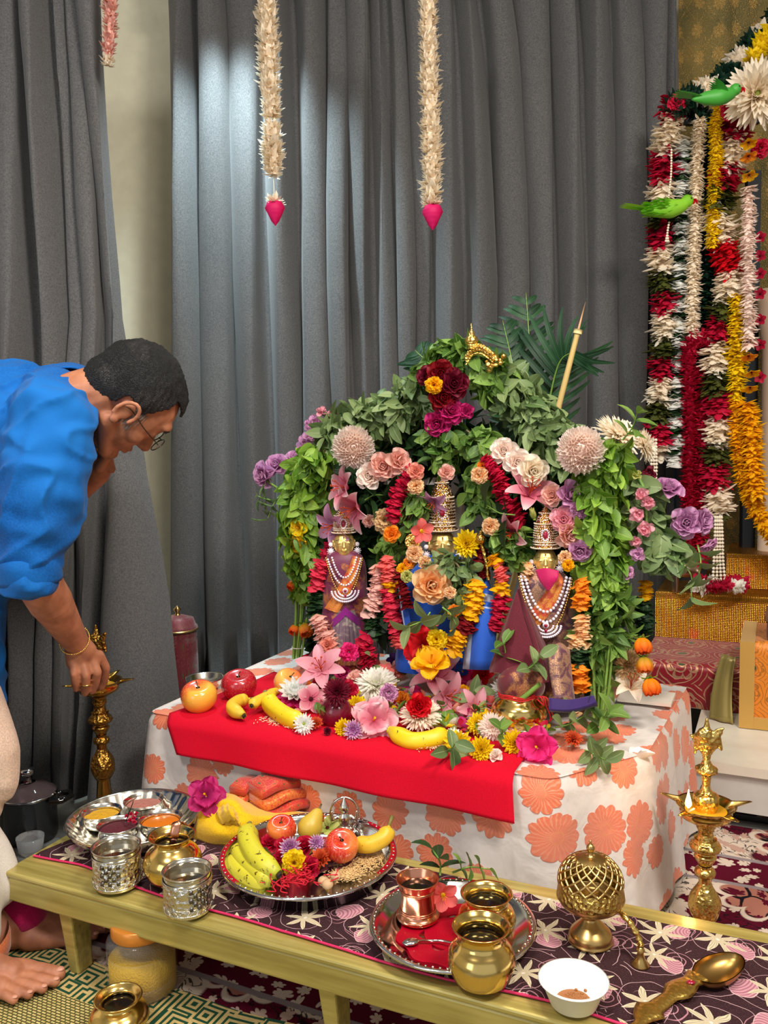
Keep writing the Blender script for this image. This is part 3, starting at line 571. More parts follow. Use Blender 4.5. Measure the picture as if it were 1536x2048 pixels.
cc = T(s0+.17, 2.78, zt_+.035); t = thing('wooden_box', 'small dark carved wooden box on top of the orange brocade box', 'box', cc, -TH); b = MB(); b.box((0, 0, 0), (.2, .16, .05)); b.build('box_body', plain('dark_wood', H(78, 48, 40), .4), t, False)
b = MB(); b.box((0, 0, .03), (.21, .17, .012)); b.box((0, 0, .038), (.12, .09, .006)); b.build('lid', plain('dark_wood_lid', H(96, 64, 44), .35), t, False)
# ---- dark stand and beige column behind garlands
t = thing('garland_stand', 'dark upright frame behind the right-hand garlands', 'frame', (0, 0, 0)); b = MB(); FR = plain('dark_frame', H(24, 30, 38), .5)
for px, w in ((1385, .12), (1500, .05)):
    q = PY(px, 1000, 3.28); b2 = MB(); b2.box((q[0], 3.30, 1.25), (w, .03, 1.55)); b2.build('post', FR, t, False)
b.box((PY(1445, 200, 3.3)[0], 3.30, PY(1440, 235, 3.3)[2]), (.28, .03, .05)); b.build('crossbar', FR, t, False)
q = PY(1555, 600, 3.2); t = thing('altar_column', 'pale beige carved column at the right edge behind the garlands', 'column', (q[0], 3.2, .47)); b = MB(); b.lathe([(.09, 0), (.09, .06), (.055, .1), (.05, .5), (.052, .9), (.07, 1.0), (.08, 1.1)], 24); b.build('column_shaft', plain('beige_stone', H(220, 190, 164), .5), t)
# ================================================================= rugs
def flat(name, s0, s1, n0, n1, z, mat, label, cat, wob=.003, th=.006):
    S = np.linspace(s0, s1, 60); Nn = np.linspace(n0, n1, 60); G = np.array([[T(s, n, z+th+wob*(math.sin(s*9+n*4)+math.sin(n*11-s*5))*.5) for n in Nn] for s in S])
    G[0, :, 2] = z; G[-1, :, 2] = z; G[:, 0, 2] = z; G[:, -1, 2] = z
    o = MB().grid(G, np.array([[(s, n) for n in Nn] for s in S])).build(name, mat); tag(o, label, cat); return o
flat('carpet', -1.52, 1.6, 1.17, 2.38, .0, CARPET, 'maroon and cream patterned carpet spread under the bench and the floral table', 'rug')
t = thing('straw_mat', 'woven yellow straw mat with a green patterned border in the front left corner', 'mat', (0, 0, 0))
for nm, n0, n1, mt in (('woven_field', .3, 1.125, STRAW), ('border', 1.125, 1.225, STRAWB)):
    S = np.linspace(-1.9, .9, 70); Nn = np.linspace(n0, n1, 14); G = np.array([[T(s, n, .012+(.004*math.sin(s*8)+.003*math.sin(s*23))*(1 if mt is STRAWB else .3)) for n in Nn] for s in S]); 
    MB().grid(G, np.array([[(s, n) for n in Nn] for s in S])).build(nm, mt, t)
# ================================================================= table with cloths
tz = ZT-.004
t = thing('altar_table', 'low wooden table hidden under the white floral cloth', 'table', (0, 0, 0)); b = MB(); tbox(b, -1.43, -.38, 1.70, 2.34, tz-.03, tz-.006); b.build('tabletop', plain('plain_wood', H(120, 90, 60), .6), t, False)
for s in (-1.38, -.42):
    for n in (1.75, 2.30): b = MB(); tbox(b, s-.02, s+.02, n-.02, n+.02, 0.008, tz-.03); b.build('leg', plain('plain_wood_leg', H(110, 84, 56), .6), t, False)
per = [(-1.45, 2.40), (-1.45, 1.66), (-.40, 1.62), (-.245, 1.84), (-.215, 2.36)]      # perimeter: back left, front left, front right, corner, back right
def walk(pts, step=.02):
    out = []
    for i in range(len(pts)-1):
        a, c = np.array(pts[i]), np.array(pts[i+1]); k = max(2, int(np.linalg.norm(c-a)/step))
        for j in range(k): out.append(a+(c-a)*j/k)
    out.append(np.array(pts[-1])); return np.array(out)
W_ = walk(per, .015); 
for _ in range(3): W_[1:-1] = (W_[:-2]+2*W_[1:-1]+W_[2:])/4
L = np.concatenate([[0], np.cumsum(np.linalg.norm(np.diff(W_, axis=0), axis=1))]); tgv = np.gradient(W_, axis=0); tgv /= np.linalg.norm(tgv, axis=1)[:, None]; nr = np.stack([tgv[:, 1], -tgv[:, 0]], 1)
# outward normal of the walk (back-left -> front -> right): interior is to the left
cen = np.array([-.85, 2.0]); sg = np.sign(((W_-cen)*nr).sum(1)).mean(); nr *= sg
rows = []; uvr = []; K = 22
for k_ in range(K+1):
    v_ = k_/K
    row = []
    for i, (w, nn, l) in enumerate(zip(W_, nr, L)):
        s_, n_ = w; onfront = .74 < l < 1.79; zbot = .02
        cor = math.exp(-((l-1.93)/.16)**2); fold = .012*math.sin(l*23+1)*v_+.007*math.sin(l*51)*v_+(.022*math.sin(l*43)*v_+.02*v_)*cor+.030*v_*(math.exp(-((l-.74)/.06)**2))
        off = .004+.03*v_**.7+fold; z = tz+.004-(tz-zbot)*v_+(.004*math.sin(l*17) if 0 < v_ < 1 else 0)
        if l > 2.05: z = max(z, .012); 
        p_ = T(w[0]+nn[0]*off, w[1]+nn[1]*off, z); 
        if k_ == 0: p_ = T(w[0]-nn[0]*.004, w[1]-nn[1]*.004, tz+.008)
        row.append(p_)
    rows.append(row); uvr.append([(l, .9-(tz-zbot)*v_) for l in L])
b = MB(); b.grid(np.array(rows), np.array(uvr))
# top: rings shrinking to the centre line
rows = []; uvr = []
for k_ in range(13):
    f = k_/12; row = []; ur = []
    for w, l in zip(W_, L):
        q = w*(1-f)+np.array([np.interp(w[0], [-1.45, -.215], [-1.2, -.45]), 2.40])*f if True else w
        row.append(T(q[0], q[1], tz+.008+.003*math.sin(q[0]*31+q[1]*17)*(1-f)*(k_ > 0))); ur.append((q[0], q[1]))
    rows.append(row); uvr.append(ur)
b.grid(np.array(rows), np.array(uvr)+np.array([2.19, -.76])); b.build('floral_tablecloth', FLORAL); tag(bpy.data.objects['floral_tablecloth'], 'white tablecloth with peach and orange flowers draped over the altar table', 'tablecloth')
# back sheet edge tuck: gathered knot at the corner
o = MB(); q = P(1278, 1512, ZT-.01)
[o.petal(pt(.05-.008*i, .013, .5-.3*i, 1.4), -.3+i*.5, .1+.1*i, 0, 0, o=q+np.array([-.02, -.02, .0])) for i in range(3)]
o = o.build('gathered_cloth_corner', plain('white_satin', H(240, 232, 226), .5)); tag(o, 'pinched and pinned corner knot of the floral tablecloth', 'cloth knot')
# red cloth
zl = tz+.014; topl = [(-1.375, 1.645), (-.475, 1.605)]
rows = []; uvr = []; S = np.linspace(0, 1, 70); fl_, fr_ = PN(358, 1507, 1.615), PN(1030, 1646, 1.575)
for i, u in enumerate(S):
    s = -1.375+u*.90; nf = 1.652-.035*u; row = []; ur = []
    for k_, bk in enumerate(np.linspace(.42-.28*u, 0, 7)): row.append(T(s+(.0 if u > .5 else bk*.1), nf+bk, zl+.002*math.sin(s*40+bk*30))); ur.append((s, bk))
    low = fl_*(1-u)+fr_*u; lw = np.array([low@EV, low@NV, low[2]])
    for k_ in range(1, 13):
        v_ = k_/12; z = zl+(lw[2]-zl)*v_; cur = min(1, v_*4); row.append(T(s+(lw[0]-s)*v_, nf-.018*math.sin(cur*PI/2)-.004*math.sin(s*22)*v_-.024*v_, z)); ur.append((s, -v_*.12))
    rows.append(row); uvr.append(ur)
o = MB().grid(np.array(rows), np.array(uvr)).build('red_cloth', REDC); tag(o, 'bright red cloth runner laid over the front edge of the floral table', 'cloth')
m_ = o.modifiers.new('s', 'SOLIDIFY'); m_.thickness = .0015
# ================================================================= bench
BT = .035
t = thing('low_bench', 'long low olive-gold painted wooden bench in front of the altar', 'bench', T(-.4, 1.33, 0), -TH)
def lb(name, s0, s1, n0, n1, z0, z1, taper=None):
    b = MB(); b.box(((s0+s1)/2+.4, (n0+n1)/2-1.33, (z0+z1)/2), (s1-s0, n1-n0, z1-z0))
    if taper:
        A = b.v[0]; c = A.mean(0); k_ = A[:, 2] < c[2]; A[k_, :2] = c[:2]+(A[k_, :2]-c[:2])*taper+np.array([.012, 0])
    o = b.build(name, WOOD, t, False); m_ = o.modifiers.new('b', 'BEVEL'); m_.width = .004; m_.segments = 2; return o
lb('bench_top', -1.40, .55, 1.155, 1.515, ZB-.012, ZB); lb('apron', -1.395, .55, 1.158, 1.183, ZB-.062, ZB-.012); lb('rear_apron', -1.395, .55, 1.487, 1.512, ZB-.05, ZB-.012)
for s in (-1.274, -.69, .0):
    lb('leg', s, s+.034, 1.170, 1.225, .014, ZB-.05, .72); lb('leg', s, s+.034, 1.44, 1.495, .008, ZB-.04, .72)
# runner on the bench: front edge wavy, back edge
rows = []; uvr = []; S = np.linspace(-1.385, .55, 120)
fe = [(100, 1722), (160, 1735), (250, 1770), (330, 1795), (460, 1835), (560, 1868), (700, 1905), (800, 1935), (900, 1965), (1010, 1990), (1120, 2015), (1230, 2048)]
fq = [P(x, y, ZB) for x, y in fe]; fs = [q@EV for q in fq]; fn_ = [q@NV for q in fq]
for s in S:
    n0 = np.interp(s, fs, fn_)+.004*math.sin(s*14); n1 = 1.475+.006*math.sin(s*7); n1 = min(n1, n0+max(.002, (s+1.385)*4+.02)); Nn = np.linspace(n0, n1, 20)
    rows.append([T(s, n, ZB+.003+(.0022*math.sin(s*31+n*20) if 0 < j < 19 else 0)) for j, n in enumerate(Nn)]); uvr.append([(s, n) for n in Nn])
t = thing('bench_runner', 'dark maroon runner printed with cream lilies and pink leaves along the bench', 'table runner', (0, 0, 0)); MB().grid(np.array(rows), np.array(uvr)).build('printed_cloth', RUNNER, t)
G = np.array(rows)[:, 0]; MB().tube(G+np.array([0, 0, .001]), .0022, 5).build('pink_edging', plain('pink_edging', H(206, 30, 90), .6), t)
# ================================================================= hanging garlands
def strand(name, pts, segs, rad, label, col_of=None, petL=None, ring=.010, per=11, tilt=.2, seed=1, w=.28, cat='garland', thread=None, down=1, group=None, extra=None, wl=.6):
    """garland of petals threaded along a curve; segs = [(colour, metres)] repeated; every colour run is a part"""
    C_ = crv(pts, 80); d = np.concatenate([[0], np.cumsum(np.linalg.norm(np.diff(C_, axis=0), axis=1))]); Ltot = d[-1]; R = random.Random(seed)
    at = lambda s: np.array([np.interp(s, d, C_[:, k]) for k in range(3)]); t = thing(name, label, cat, at(0), group=group); o0 = at(0); s = 0; si = 0
    t_th = MB(); t_th.tube(C_-o0, thread or .0012, 5); t_th.build('thread', plain('thread', H(230, 225, 210), .7) if not thread else LEAFX, t)
    while s < Ltot-.001:
        col, ln = segs[si % len(segs)]; si += 1; e = min(Ltot, s+ln)
        if col is not None:
            b = MB(); q = s; ks = [s+(e-s)*w_ for w_ in np.linspace(.04, .96, max(3, int((e-s)/.03)))]; b.tube([at(w_)-o0 for w_ in ks], [rad*.25]+[rad*.36]*(len(ks)-2)+[rad*.25], 8)
            while q < e:
                c = at(q)-o0; tg = at(min(Ltot, q+.01))-at(max(0, q-.01)); tg /= np.linalg.norm(tg)+1e-9; x = np.cross(tg, [0.3, .9, .1]); x /= np.linalg.norm(x); y = np.cross(tg, x); M = np.stack([x, y, tg], 1)
                fr = (q-s)/max(ln, 1e-6); rr = rad*(.8+.2*math.sin(PI*min(1, fr)))
                for i in range(int(per*1.45)):
                    L_ = rr*R.uniform(.8, 1.15) if R.random() > .04 else rr*1.35
                    b.petal(pt(L_*.95, L_*w, R.uniform(-.2, .9)*down, .5, a=.8 if wl > .5 else 1.3, b=wl, nu=4, nv=3), R.uniform(0, 6.28), tilt*down+R.gauss(0, .28), rad*.08, 0, M=M, o=c)
                q += ring*R.uniform(.8, 1.2)
            b.build(('leaf_tuft' if col in LEAFC else 'petal_tuft') if extra is None else extra, LEAFC.get(col) or PM(col), t)
        s = e
    return t
LEAFC = dict(leafo=LEAFO, leafx=LEAFX, leaf=LEAF, leafd=LEAFD)
Yg = 2.7
def pend(name, top, bot, segs, label, seed):
    pts = [PY(top[0], top[1], Yg), PY((top[0]+bot[0])/2, (top[1]+bot[1])/2, Yg), PY(*bot, Yg)]
    return strand(name, pts, segs, .039, label, ring=.0085, per=12, seed=seed, w=.2, tilt=.15, down=-1)
t1 = pend('hanging_garland', (531, -60), (549, 408), [('cream', .436), (None, .018), ('cream', .152), (None, .072), ('cream', .2)], 'left hanging string of cream petals with a bare gap above its pink bud', 3)
t2 = pend('hanging_garland', (854, -60), (865, 412), [('cream', 3.)], 'right hanging string of cream petals, unbroken down to its pink bud', 4)
for (px, py, r), tt in (((550, 424, 20), t1), ((865, 432, 21), t2)):
    q = PY(px, py, Yg); M = Matrix.Translation(Vector(q)) @ Matrix.Diagonal((r*mpp(q)/.8, r*mpp(q)/.8, r*mpp(q)*1.18, 1))
    for pn, me in proto('lotusbud', 'hotpink'): o = link('pink_bud', me, tt); o.matrix_parent_inverse = tt.matrix_world.inverted() if False else Matrix.Translation(-Vector(tt.location)); o.matrix_basis = M
strand('hanging_garland', [PY(222, -60, 2.62), PY(221, 40, 2.62), PY(214, 130, 2.62)], [('peachpink', .25), ('cream', 1)], .026, 'short drooping string of peach petals beside the far left curtain', ring=.009, per=10, seed=5, w=.2, down=-1)
# ---- right-hand altar garlands
def gp(pts, Y): return [PY(x, y, Y) for x, y in pts]
sw = [('cream', .07), ('red', .06), ('leafo', .06)]
strand('twisted_garland', gp([(1350, 195), (1332, 290), (1325, 400), (1322, 520), (1332, 620), (1325, 740), (1316, 840), (1320, 905)], 3.05), [('crimson', .06), ('cream', .13), ('crimson', .09), ('cream', .1), ('leafo', .05)]+[('crimson', .07), ('cream', .09), ('leafo', .07)]*4, .058, 'thick outer garland of red, cream and olive tufts at the curtain edge', ring=.012, per=15, seed=6, w=.2, wl=.4)
strand('twisted_garland', gp([(1478, 215), (1465, 300), (1438, 400), (1440, 470), (1462, 560), (1440, 650), (1430, 740), (1440, 840), (1430, 940), (1438, 1030)], 2.98), [('crimson', .09), ('cream', .1), ('crimson', .08), ('leafo', .07), ('cream', .11), ('red', .1), ('cream', .11), ('leafo', .06)]+[('crimson', .08), ('cream', .1), ('leafo', .07)]*5, .06, 'inner garland of red, cream and olive tufts beside the white jasmine string', ring=.012, per=15, seed=7, w=.2, wl=.4)
strand('white_flower_string', gp([(1365, 280), (1360, 420), (1358, 560), (1356, 700), (1352, 840), (1350, 925)], 3.03), [('snow', .045), ('leafd', .022)]*30, .04, 'slim string of white blossoms and green sprigs left of the dense cream garland', ring=.013, per=7, seed=8, w=.5)
strand('cream_garland', gp([(1400, 238), (1393, 350), (1388, 480), (1385, 600), (1383, 668)], 3.0), [('cream', 3)], .033, 'dense straight cream garland ending at the red loop', ring=.008, per=13, seed=9, w=.22)
strand('green_garland', gp([(1385, 215), (1418, 260), (1416, 400), (1412, 550), (1409, 680), (1402, 755)], 3.06), [('leafx', 3)], .045, 'dark green velvety garland dotted with beads between cream and yellow strings', ring=.011, per=13, seed=10, w=.28)
strand('yellow_garland', gp([(1452, 200), (1432, 245), (1432, 320), (1428, 420), (1426, 490)], 2.96), [('yellow', 3)], .032, 'bright yellow garland hanging under the upper parrot', ring=.008, per=13, seed=11, w=.22)
strand('red_garland', gp([(1376, 1125), (1378, 1000), (1381, 850), (1378, 740), (1382, 685), (1410, 676), (1440, 700), (1446, 725)], 3.0), [('crimson', 4)], .04, 'deep red garland doubled into a long thick loop beside the dark green one', ring=.009, per=13, seed=12, w=.24)
strand('red_garland', gp([(1404, 740), (1404, 850), (1400, 1000), (1397, 1120)], 3.02), [('crimson', 3)], .042, 'second deep red strand hanging right of the looped one', ring=.009, per=13, seed=13, w=.24)
strand('jasmine_garland', gp([(1498, 372), (1496, 480), (1497, 580), (1498, 690)], 2.9), [('blush', 3)], .037, 'fluffy pale jasmine string hanging from yellow florets at the right edge', ring=.012, per=11, seed=14, w=.25)
strand('marigold_garland', gp([(1474, 590), (1474, 700), (1472, 800), (1478, 900), (1500, 990), (1545, 1070), (1600, 1130)], 2.94), [('yellow', .35), ('gold', 3)], .042, 'long golden yellow garland sweeping out to the right edge', ring=.009, per=14, seed=15, w=.22)
strand('marigold_garland', gp([(1492, 805), (1502, 870), (1506, 930), (1512, 990)], 2.9), [('gold', 3)], .05, 'thick orange-gold garland hanging inside the curve of the longer one', ring=.010, per=14, seed=16, w=.22)
strand('arch_garland', gp([(1340, 215), (1372, 200), (1400, 188), (1440, 165), (1480, 120), (1515, 80), (1560, 30)], 3.0), [('leafx', .09), ('cream', .06), ('leafx', .10), ('cream', .05), ('leafx', .07), ('cream', .05), ('leafx', .08), ('cream', .06)], .052, 'dark green and cream garland climbing to the top right corner', ring=.011, per=14, seed=17, w=.24)
strand('yellow_garland', gp([(1500, 122), (1520, 95), (1560, 50)], 2.93), [('yellow', 1)], .045, 'short yellow tuft of garland in the top right corner', ring=.009, per=14, seed=18, w=.22)
for i, (x, y) in enumerate([(1497, 285), (1497, 312), (1498, 350), (1497, 712), (1503, 745), (1500, 775)]):
    q = PY(x, y, 2.88); flower('azalea', 'gold' if i % 2 == 0 or i == 5 else 'orange', q, 17*mpp(q), (0, -.5, -1), ['orange floret highest on the string below the giant cream flower', 'second orange floret down on the string below the giant cream flower', 'orange floret resting on top of the jasmine string', 'first orange floret under the jasmine string', 'middle orange floret under the jasmine string', 'lowest orange floret under the jasmine string'][i], name='floret')
for i, y in enumerate([475, 512, 548, 588, 640, 690, 755]): q = PY(1520, y, 3.0); flower('azalea', 'crimson', q, 12*mpp(q), (-.6, -1, .1), 'small red flower tied along the beige column', group='red flowers along the column', name='floret')
q = PY(1512, 190, 2.86); flower('spider', 'cream', q, 66*mpp(q), (-.25, -1, -.15), 'giant cream chrysanthemum at the top right corner below the yellow tuft', sq=1.3)
flower('ruffle', 'crimson', PY(1354, 204, 2.98), 22*1.75e-3, (-.3, -1, .3), 'deep red carnation at the top of the outer garland', sq=1.)
flower('ruffle', 'crimson', PY(1462, 218, 2.93), 26*1.7e-3, (-.3, -1, -.3), 'deep red carnation between the yellow garland and the giant cream flower')
flower('ruffle', 'leafo' if False else 'crimson', PY(1522, 296, 2.9), 22*1.7e-3, (-.2, -1, -.2), 'deep red carnation under the giant cream flower at the right edge')
def beads(name, paths, r, label, mat=PEARL, step=None):
    t = thing(name, label, 'beads', paths[0][0]); o0 = np.array(paths[0][0])
    for pth in paths:
        C_ = crv(pth, 60); d = np.concatenate([[0], np.cumsum(np.linalg.norm(np.diff(C_, axis=0), axis=1))]); b = MB()
        for s in np.arange(0, d[-1], step or 2.1*r): b.ball(np.array([np.interp(s, d, C_[:, k]) for k in range(3)])-o0, r, 5, 6)
        b.build('bead_strand', mat, t)
    return t
beads('pearl_string', [gp([(1343, 300), (1342, 350), (1336, 405)], 2.97)], .0042, 'pearl string from which the lower green parrot hangs')
beads('pearl_tassel', [gp([(1338, 445), (1335, 465), (1334+k*3, 485)], 2.95) for k in (-1, 0, 1)], .0042, 'short pearl tassel hanging under the lower green parrot')
beads('pearl_tassel', [gp([(1302+k*5, 880), (1303+k*5, 930), (1303+k*4, 975), (1303+k*5, 1010)], 2.85) for k in range(3)], .0055, 'pearl tassel hanging right of the white chrysanthemums beside the red garland')
beads('pearl_tassel', [gp([(1431+k*4, 1035), (1430+k*5, 1080), (1428+k*6, 1120), (1426+k*8, 1160)], 2.9) for k in range(4)], .006, 'long pearl tassel ending in a red and white flower ring on the gold step')
q = PY(1438, 1168, 2.9); strand('flower_ring', [q+np.array([.075*math.cos(a), .05*math.sin(a), .004*math.sin(3*a)]) for a in np.linspace(0, 6.1, 14)], [('crimson', .07), ('white', .05)], .03, 'flat ring of red and white petals at the foot of the pearl tassel', ring=.008, per=8, seed=19)
def parrot(px, py, Y, size, flip, label, col, wing, seed):
    q = PY(px, py, Y); s = size; t = thing('toy_parrot', label, 'bird figure', q); sg = flip
    b = MB(); C_ = crv([(-.62, 0, -.02), (-.3, 0, .0), (0, 0, .02), (.28, 0, .08), (.42, 0, .16)], 16); rr = np.interp(np.linspace(0, 1, len(C_)), [0, .25, .55, .8, 1], [.03, .16, .22, .16, .12]); b.tube(C_*s*np.array([sg, 1, 1]), rr*s, 12); b.ball(np.array([.45*sg, 0, .19])*s, .145*s, 10, 12); b.build('body', col, t)
    if col is GL:
        b = MB(); R = random.Random(seed)
        for i in range(170): f_ = R.random(); c_ = np.array([-.45+.8*f_, 0, .0+.07*f_]); a_ = R.uniform(0, 6.3); r_ = np.interp(f_, [0, .4, 1], [.12, .2, .13]); b.petal(pt(.2, .035, -.2, .3), PI+R.gauss(0, .25), .12+R.gauss(0, .15), 0, 0, o=c_+np.array([0, r_*math.cos(a_), r_*math.sin(a_)]))
        b.v = [a*s*np.array([sg, 1, 1]) for a in b.v]; b.build('feathers', col, t)
    b = MB()
    for k_ in range(5): b.petal(pt(.75, .07, .1, .3), PI+(k_-2)*.09, .12, .35, 0)
    V = b.v; b.v = [a*s*np.array([sg, 1, 1]) for a in V]; b.build('tail', col, t)
    for sd in (-1, 1):
        b = MB()
        for k_ in range(7): b.petal(pt(.55-.04*k_, .09, -.3, .3), PI-.25+k_*.05, wing-.1*k_, -.05, .06)
        b.v = [(a*np.array([1, 1, 1])+np.array([.18, sd*.13, 0]))*s*np.array([sg, 1, 1]) for a in b.v]; b.build('wing', col, t)
    b = MB(); b.petal(pt(.17, .06, -1.6, .6), 0, .2, .55, .2); b.ball((.58, 0, .17), (.06, .045, .055)); b.v = [a*s*np.array([sg, 1, 1]) for a in b.v]; b.build('beak', PM('red'), t)
    b = MB(); b.ball((.5, -.11, .22), .028); b.v = [a*s*np.array([sg, 1, 1]) for a in b.v]; b.build('eye', DARK, t)
    b = MB(); a = np.linspace(0, 2*PI, 16, endpoint=False); b.tube(np.stack([.33+.02*np.cos(a), .115*np.cos(a), .11+.115*np.sin(a)], 1)*s*np.array([sg, 1, 1]), .012*s, 5, closed=True); b.build('neck_ring', GOLD, t)
    return t
GP = plain('parrot_green', H(60, 150, 50), .5); GL = petm('lime_feathers', H(110, 190, 30), H(160, 226, 60), None, .6)
parrot(1434, 196, 2.74, .125, 1, 'dark green jewelled toy parrot with raised wings above the yellow garland', GP, 1.0, 1)
parrot(1335, 420, 2.92, .145, 1, 'lime green feathered toy parrot with red beak hanging by the curtain edge', GL, .25, 2)
q = PY(1372, 1185, 3.02); t = thing('cow_figurine', 'small silver and gold cow figurine standing on the gold step', 'figurine', q); me = blob([('e', (0, 0, .085), (.055, .025, .03)), ('e', (.06, 0, .125), (.024, .016, .018)), ('c', (.04, 0, .1), (.06, 0, .125), .018, .014)]+[('c', (x, y, .08), (x, y, .006), .011, .007) for x in (-.04, .035) for y in (-.014, .014)], .004, 2, 'cow_body'); me.materials.append(metal('antique_silver', H(190, 170, 140), .3)); link('cow_body', me, t)
b = MB(); 
for s_ in (-1, 1): b.tube([(.06, s_*.01, .14), (.058, s_*.02, .155), (.06, s_*.016, .17)], [.004, .003, .001], 6)
b.build('horns', GOLD, t)
# palm fronds and bamboo behind the altar
def frond(base, tip, sag, n, ll, label, seed, side=1):
    R = random.Random(seed); base = np.array(base); tip = np.array(tip); mid = (base+tip)/2+np.array([0, 0, sag]); C_ = crv([base, mid, tip], 30); t = thing('palm_frond', label, 'palm leaf', base); b = MB(); b.tube(C_-base, np.linspace(.004, .0012, len(C_)), 5); b.tube([(0, 0, 0), (0, .01, -base[2]*.5), (0, .01, -base[2]+.008)], .004, 6); b.build('rib', STEM, t); b = MB()
    for i in range(int(n*.62)):
        f = .12+.88*i/int(n*.62); k = f*(len(C_)-1); c = C_[int(k)]-base; tg = C_[min(len(C_)-1, int(k)+1)]-C_[max(0, int(k)-1)]; tg /= np.linalg.norm(tg)
        for sd in (-1, 1):
            y = np.cross(tg, [0, -1, .15]); y /= np.linalg.norm(y); dr = y*sd*1.0+tg*.75; dr /= np.linalg.norm(dr); nrm = np.cross(dr, tg*sd); nrm /= np.linalg.norm(nrm); nrm *= np.sign(-nrm[1]+1e-6); L_ = ll*math.sin(PI*min(.97, f*.72+.2))*R.uniform(.9, 1.1)
            b.petal(pt(L_, .010, -1.0 if dr[2] > -.2 else -.3, .2, a=.5, b=.5, nu=7, nv=3), 0, 0, 0, 0, M=np.stack([dr, np.cross(nrm, dr), nrm], 1), o=c)
    b.build('leaflets', PALM, t); return t
frond(PN(1068, 910, 2.62), PN(1005, 640, 2.62), .0, 30, .17, 'upright dark palm frond with its rib showing behind the altar peak', 1)
frond(PN(1075, 940, 2.66), PN(1052, 585, 2.7), .02, 26, .17, 'tallest palm frond rising behind the gold arch ornament', 4)
frond(PN(1080, 900, 2.66), PN(1150, 700, 2.6), .10, 24, .20, 'palm frond bending right behind the bamboo stick', 2)
frond(PN(890, 850, 2.6), PN(830, 700, 2.6), .06, 18, .12, 'palm frond arching low on the left of the altar peak', 3)
A_, B_ = PN(1105, 860, 2.5), PN(1171, 604, 2.5); A0_ = A_+(A_-B_)*(A_[2]-.006)/(B_[2]-A_[2]); t = thing('bamboo_stick', 'thin bamboo stick leaning behind the right side of the altar', 'stick', A_); C_ = np.array([A_*(1-f)+B_*f for f in np.linspace(0, 1, 30)])-A_; rr = .0085+.0015*np.array([1 if i in (5, 22) else 0 for i in range(30)])-.004*np.linspace(0, 1, 30)**4
b = MB(); b.tube(C_[:24], rr[:24], 10); b.tube([A0_-A_, C_[0]], .009, 10); b.build('cane', plain('bamboo', H(206, 178, 112), .5), t); b = MB(); b.tube([C_[23], C_[29]], [.0035, .001], 6); b.build('stick_tip', plain('bamboo_tip', H(190, 150, 110), .5), t); b = MB(); b.tube([C_[22], C_[23]], .0125, 10); b.build('node_ring', plain('bamboo_node', H(220, 200, 140), .5), t)
# ================================================================= vessels
def vessel(name, label, cat, px, py, pyr, wpx, prof, mat, z=ZB+.0055, liquid=None, part='body', seg=40, flute=None, squash=1., tiltv=None, group=None):
    """px, py: centre of the foot; pyr: height of the rim centre; wpx: widest breadth; prof: (radius 0-1, height 0-1)"""
    q = P(px, py, z); h = PY(px, pyr, q[1])[2]-z; r = wpx*mpp(q)/2*squash; t = thing(name, label, cat, q, random.uniform(0, 6), group)
    out = [(a*r, b_*h) for a, b_ in prof]; th = min(.004, r*.06); inn = [(max(.0005, a-th), max(b_, th)) for a, b_ in out[::-1] if b_ > 0 or True]
    b = MB(); b.lathe([(.0005, 0)]+out+inn+[(.0005, th)], seg, flute=flute); b.build(part, mat, t)
    if liquid:
        zl, lm, nm = liquid; rr = np.interp(zl*h, [p[1] for p in out], [p[0] for p in out])-th*1.02; b = MB(); b.lathe([(.0005, zl*h), (rr*.6, zl*h+.0002), (rr, zl*h-.0006)][::-1], 28); b.build(nm, lm, t)
    t['h'] = h; t['r'] = r; return t, q, h, r
def dense(pr, n=28):
    pr = np.array(pr); return crv(np.c_[pr, np.zeros(len(pr))], n)[:, :2].tolist()
LOTA = dense([(.42, 0), (.5, .015), (.78, .12), (.97, .34), (.99, .48), (.86, .66), (.62, .78), (.57, .84), (.62, .92), (.78, .985), (.80, 1.)])
LOTAW = dense([(.5, 0), (.56, .015), (.82, .12), (.98, .34), (1., .46), (.9, .62), (.74, .72), (.68, .8), (.7, .9), (.84, .985), (.86, 1.)])
vessel('brass_pot', 'round brass water pot at the front edge of the bench, nearest the camera', 'pot', 963, 1966, 1851, 136, LOTAW, BR, liquid=(.74, DARK, 'water'))
# tray with copper tumbler
def tray(name, label, px, py, wpx, hr, z, base=None, extra=None, rw=.13, rs=.7):
    q = P(px, py, z); r = wpx*mpp(q)/2; t = thing(name, label, 'tray', q, .3); b = MB(); h = hr
    b.lathe([(.001, 0), (r*rs, 0), (r*(rs+.05), .004), (r*(1-rw)+.003, h*.8), (r*(1-rw)+.008, h), (r*.985, h+.003), (r, h+.001), (r, h-.002), (r*(1-rw)+.008, h-.003), (r*(rs+.06), .001), (r*rs, -.001)], 72); b.build('tray_body', STEEL, t)
    b = MB(); n = 72
    for i in range(n): a = 2*PI*i/n; b.ball((r*(1-rw/2+.01)*math.cos(a), r*(1-rw/2+.01)*math.sin(a), h+.003), (r*.018, r*.018, .0012), 4, 6)
    b.build('rim_dots', SILE, t)
    return t, q, r
tray2, q2, r2 = tray('steel_tray', 'round steel tray with a red inlay carrying the copper tumbler', 905, 1868, 332, .022, ZB+.0075)
b = MB(); a_ = np.linspace(0, 2*PI, 60, endpoint=False); red_l = petm('red_enamel', H(176, 0, 30), H(196, 8, 44), None, .25)
b.lathe([(.001, .0015), (r2*.34, .0015)][::-1], 40); G = []
for i, a in enumerate(np.linspace(.2, 5.6, 90)): ro = r2*(.66+.03*math.sin(a*9)); ri = r2*(.36+.05*math.sin(a*7)); G.append([(rr*math.cos(a), rr*math.sin(a), .0016) for rr in np.linspace(ri, ro, 5)])
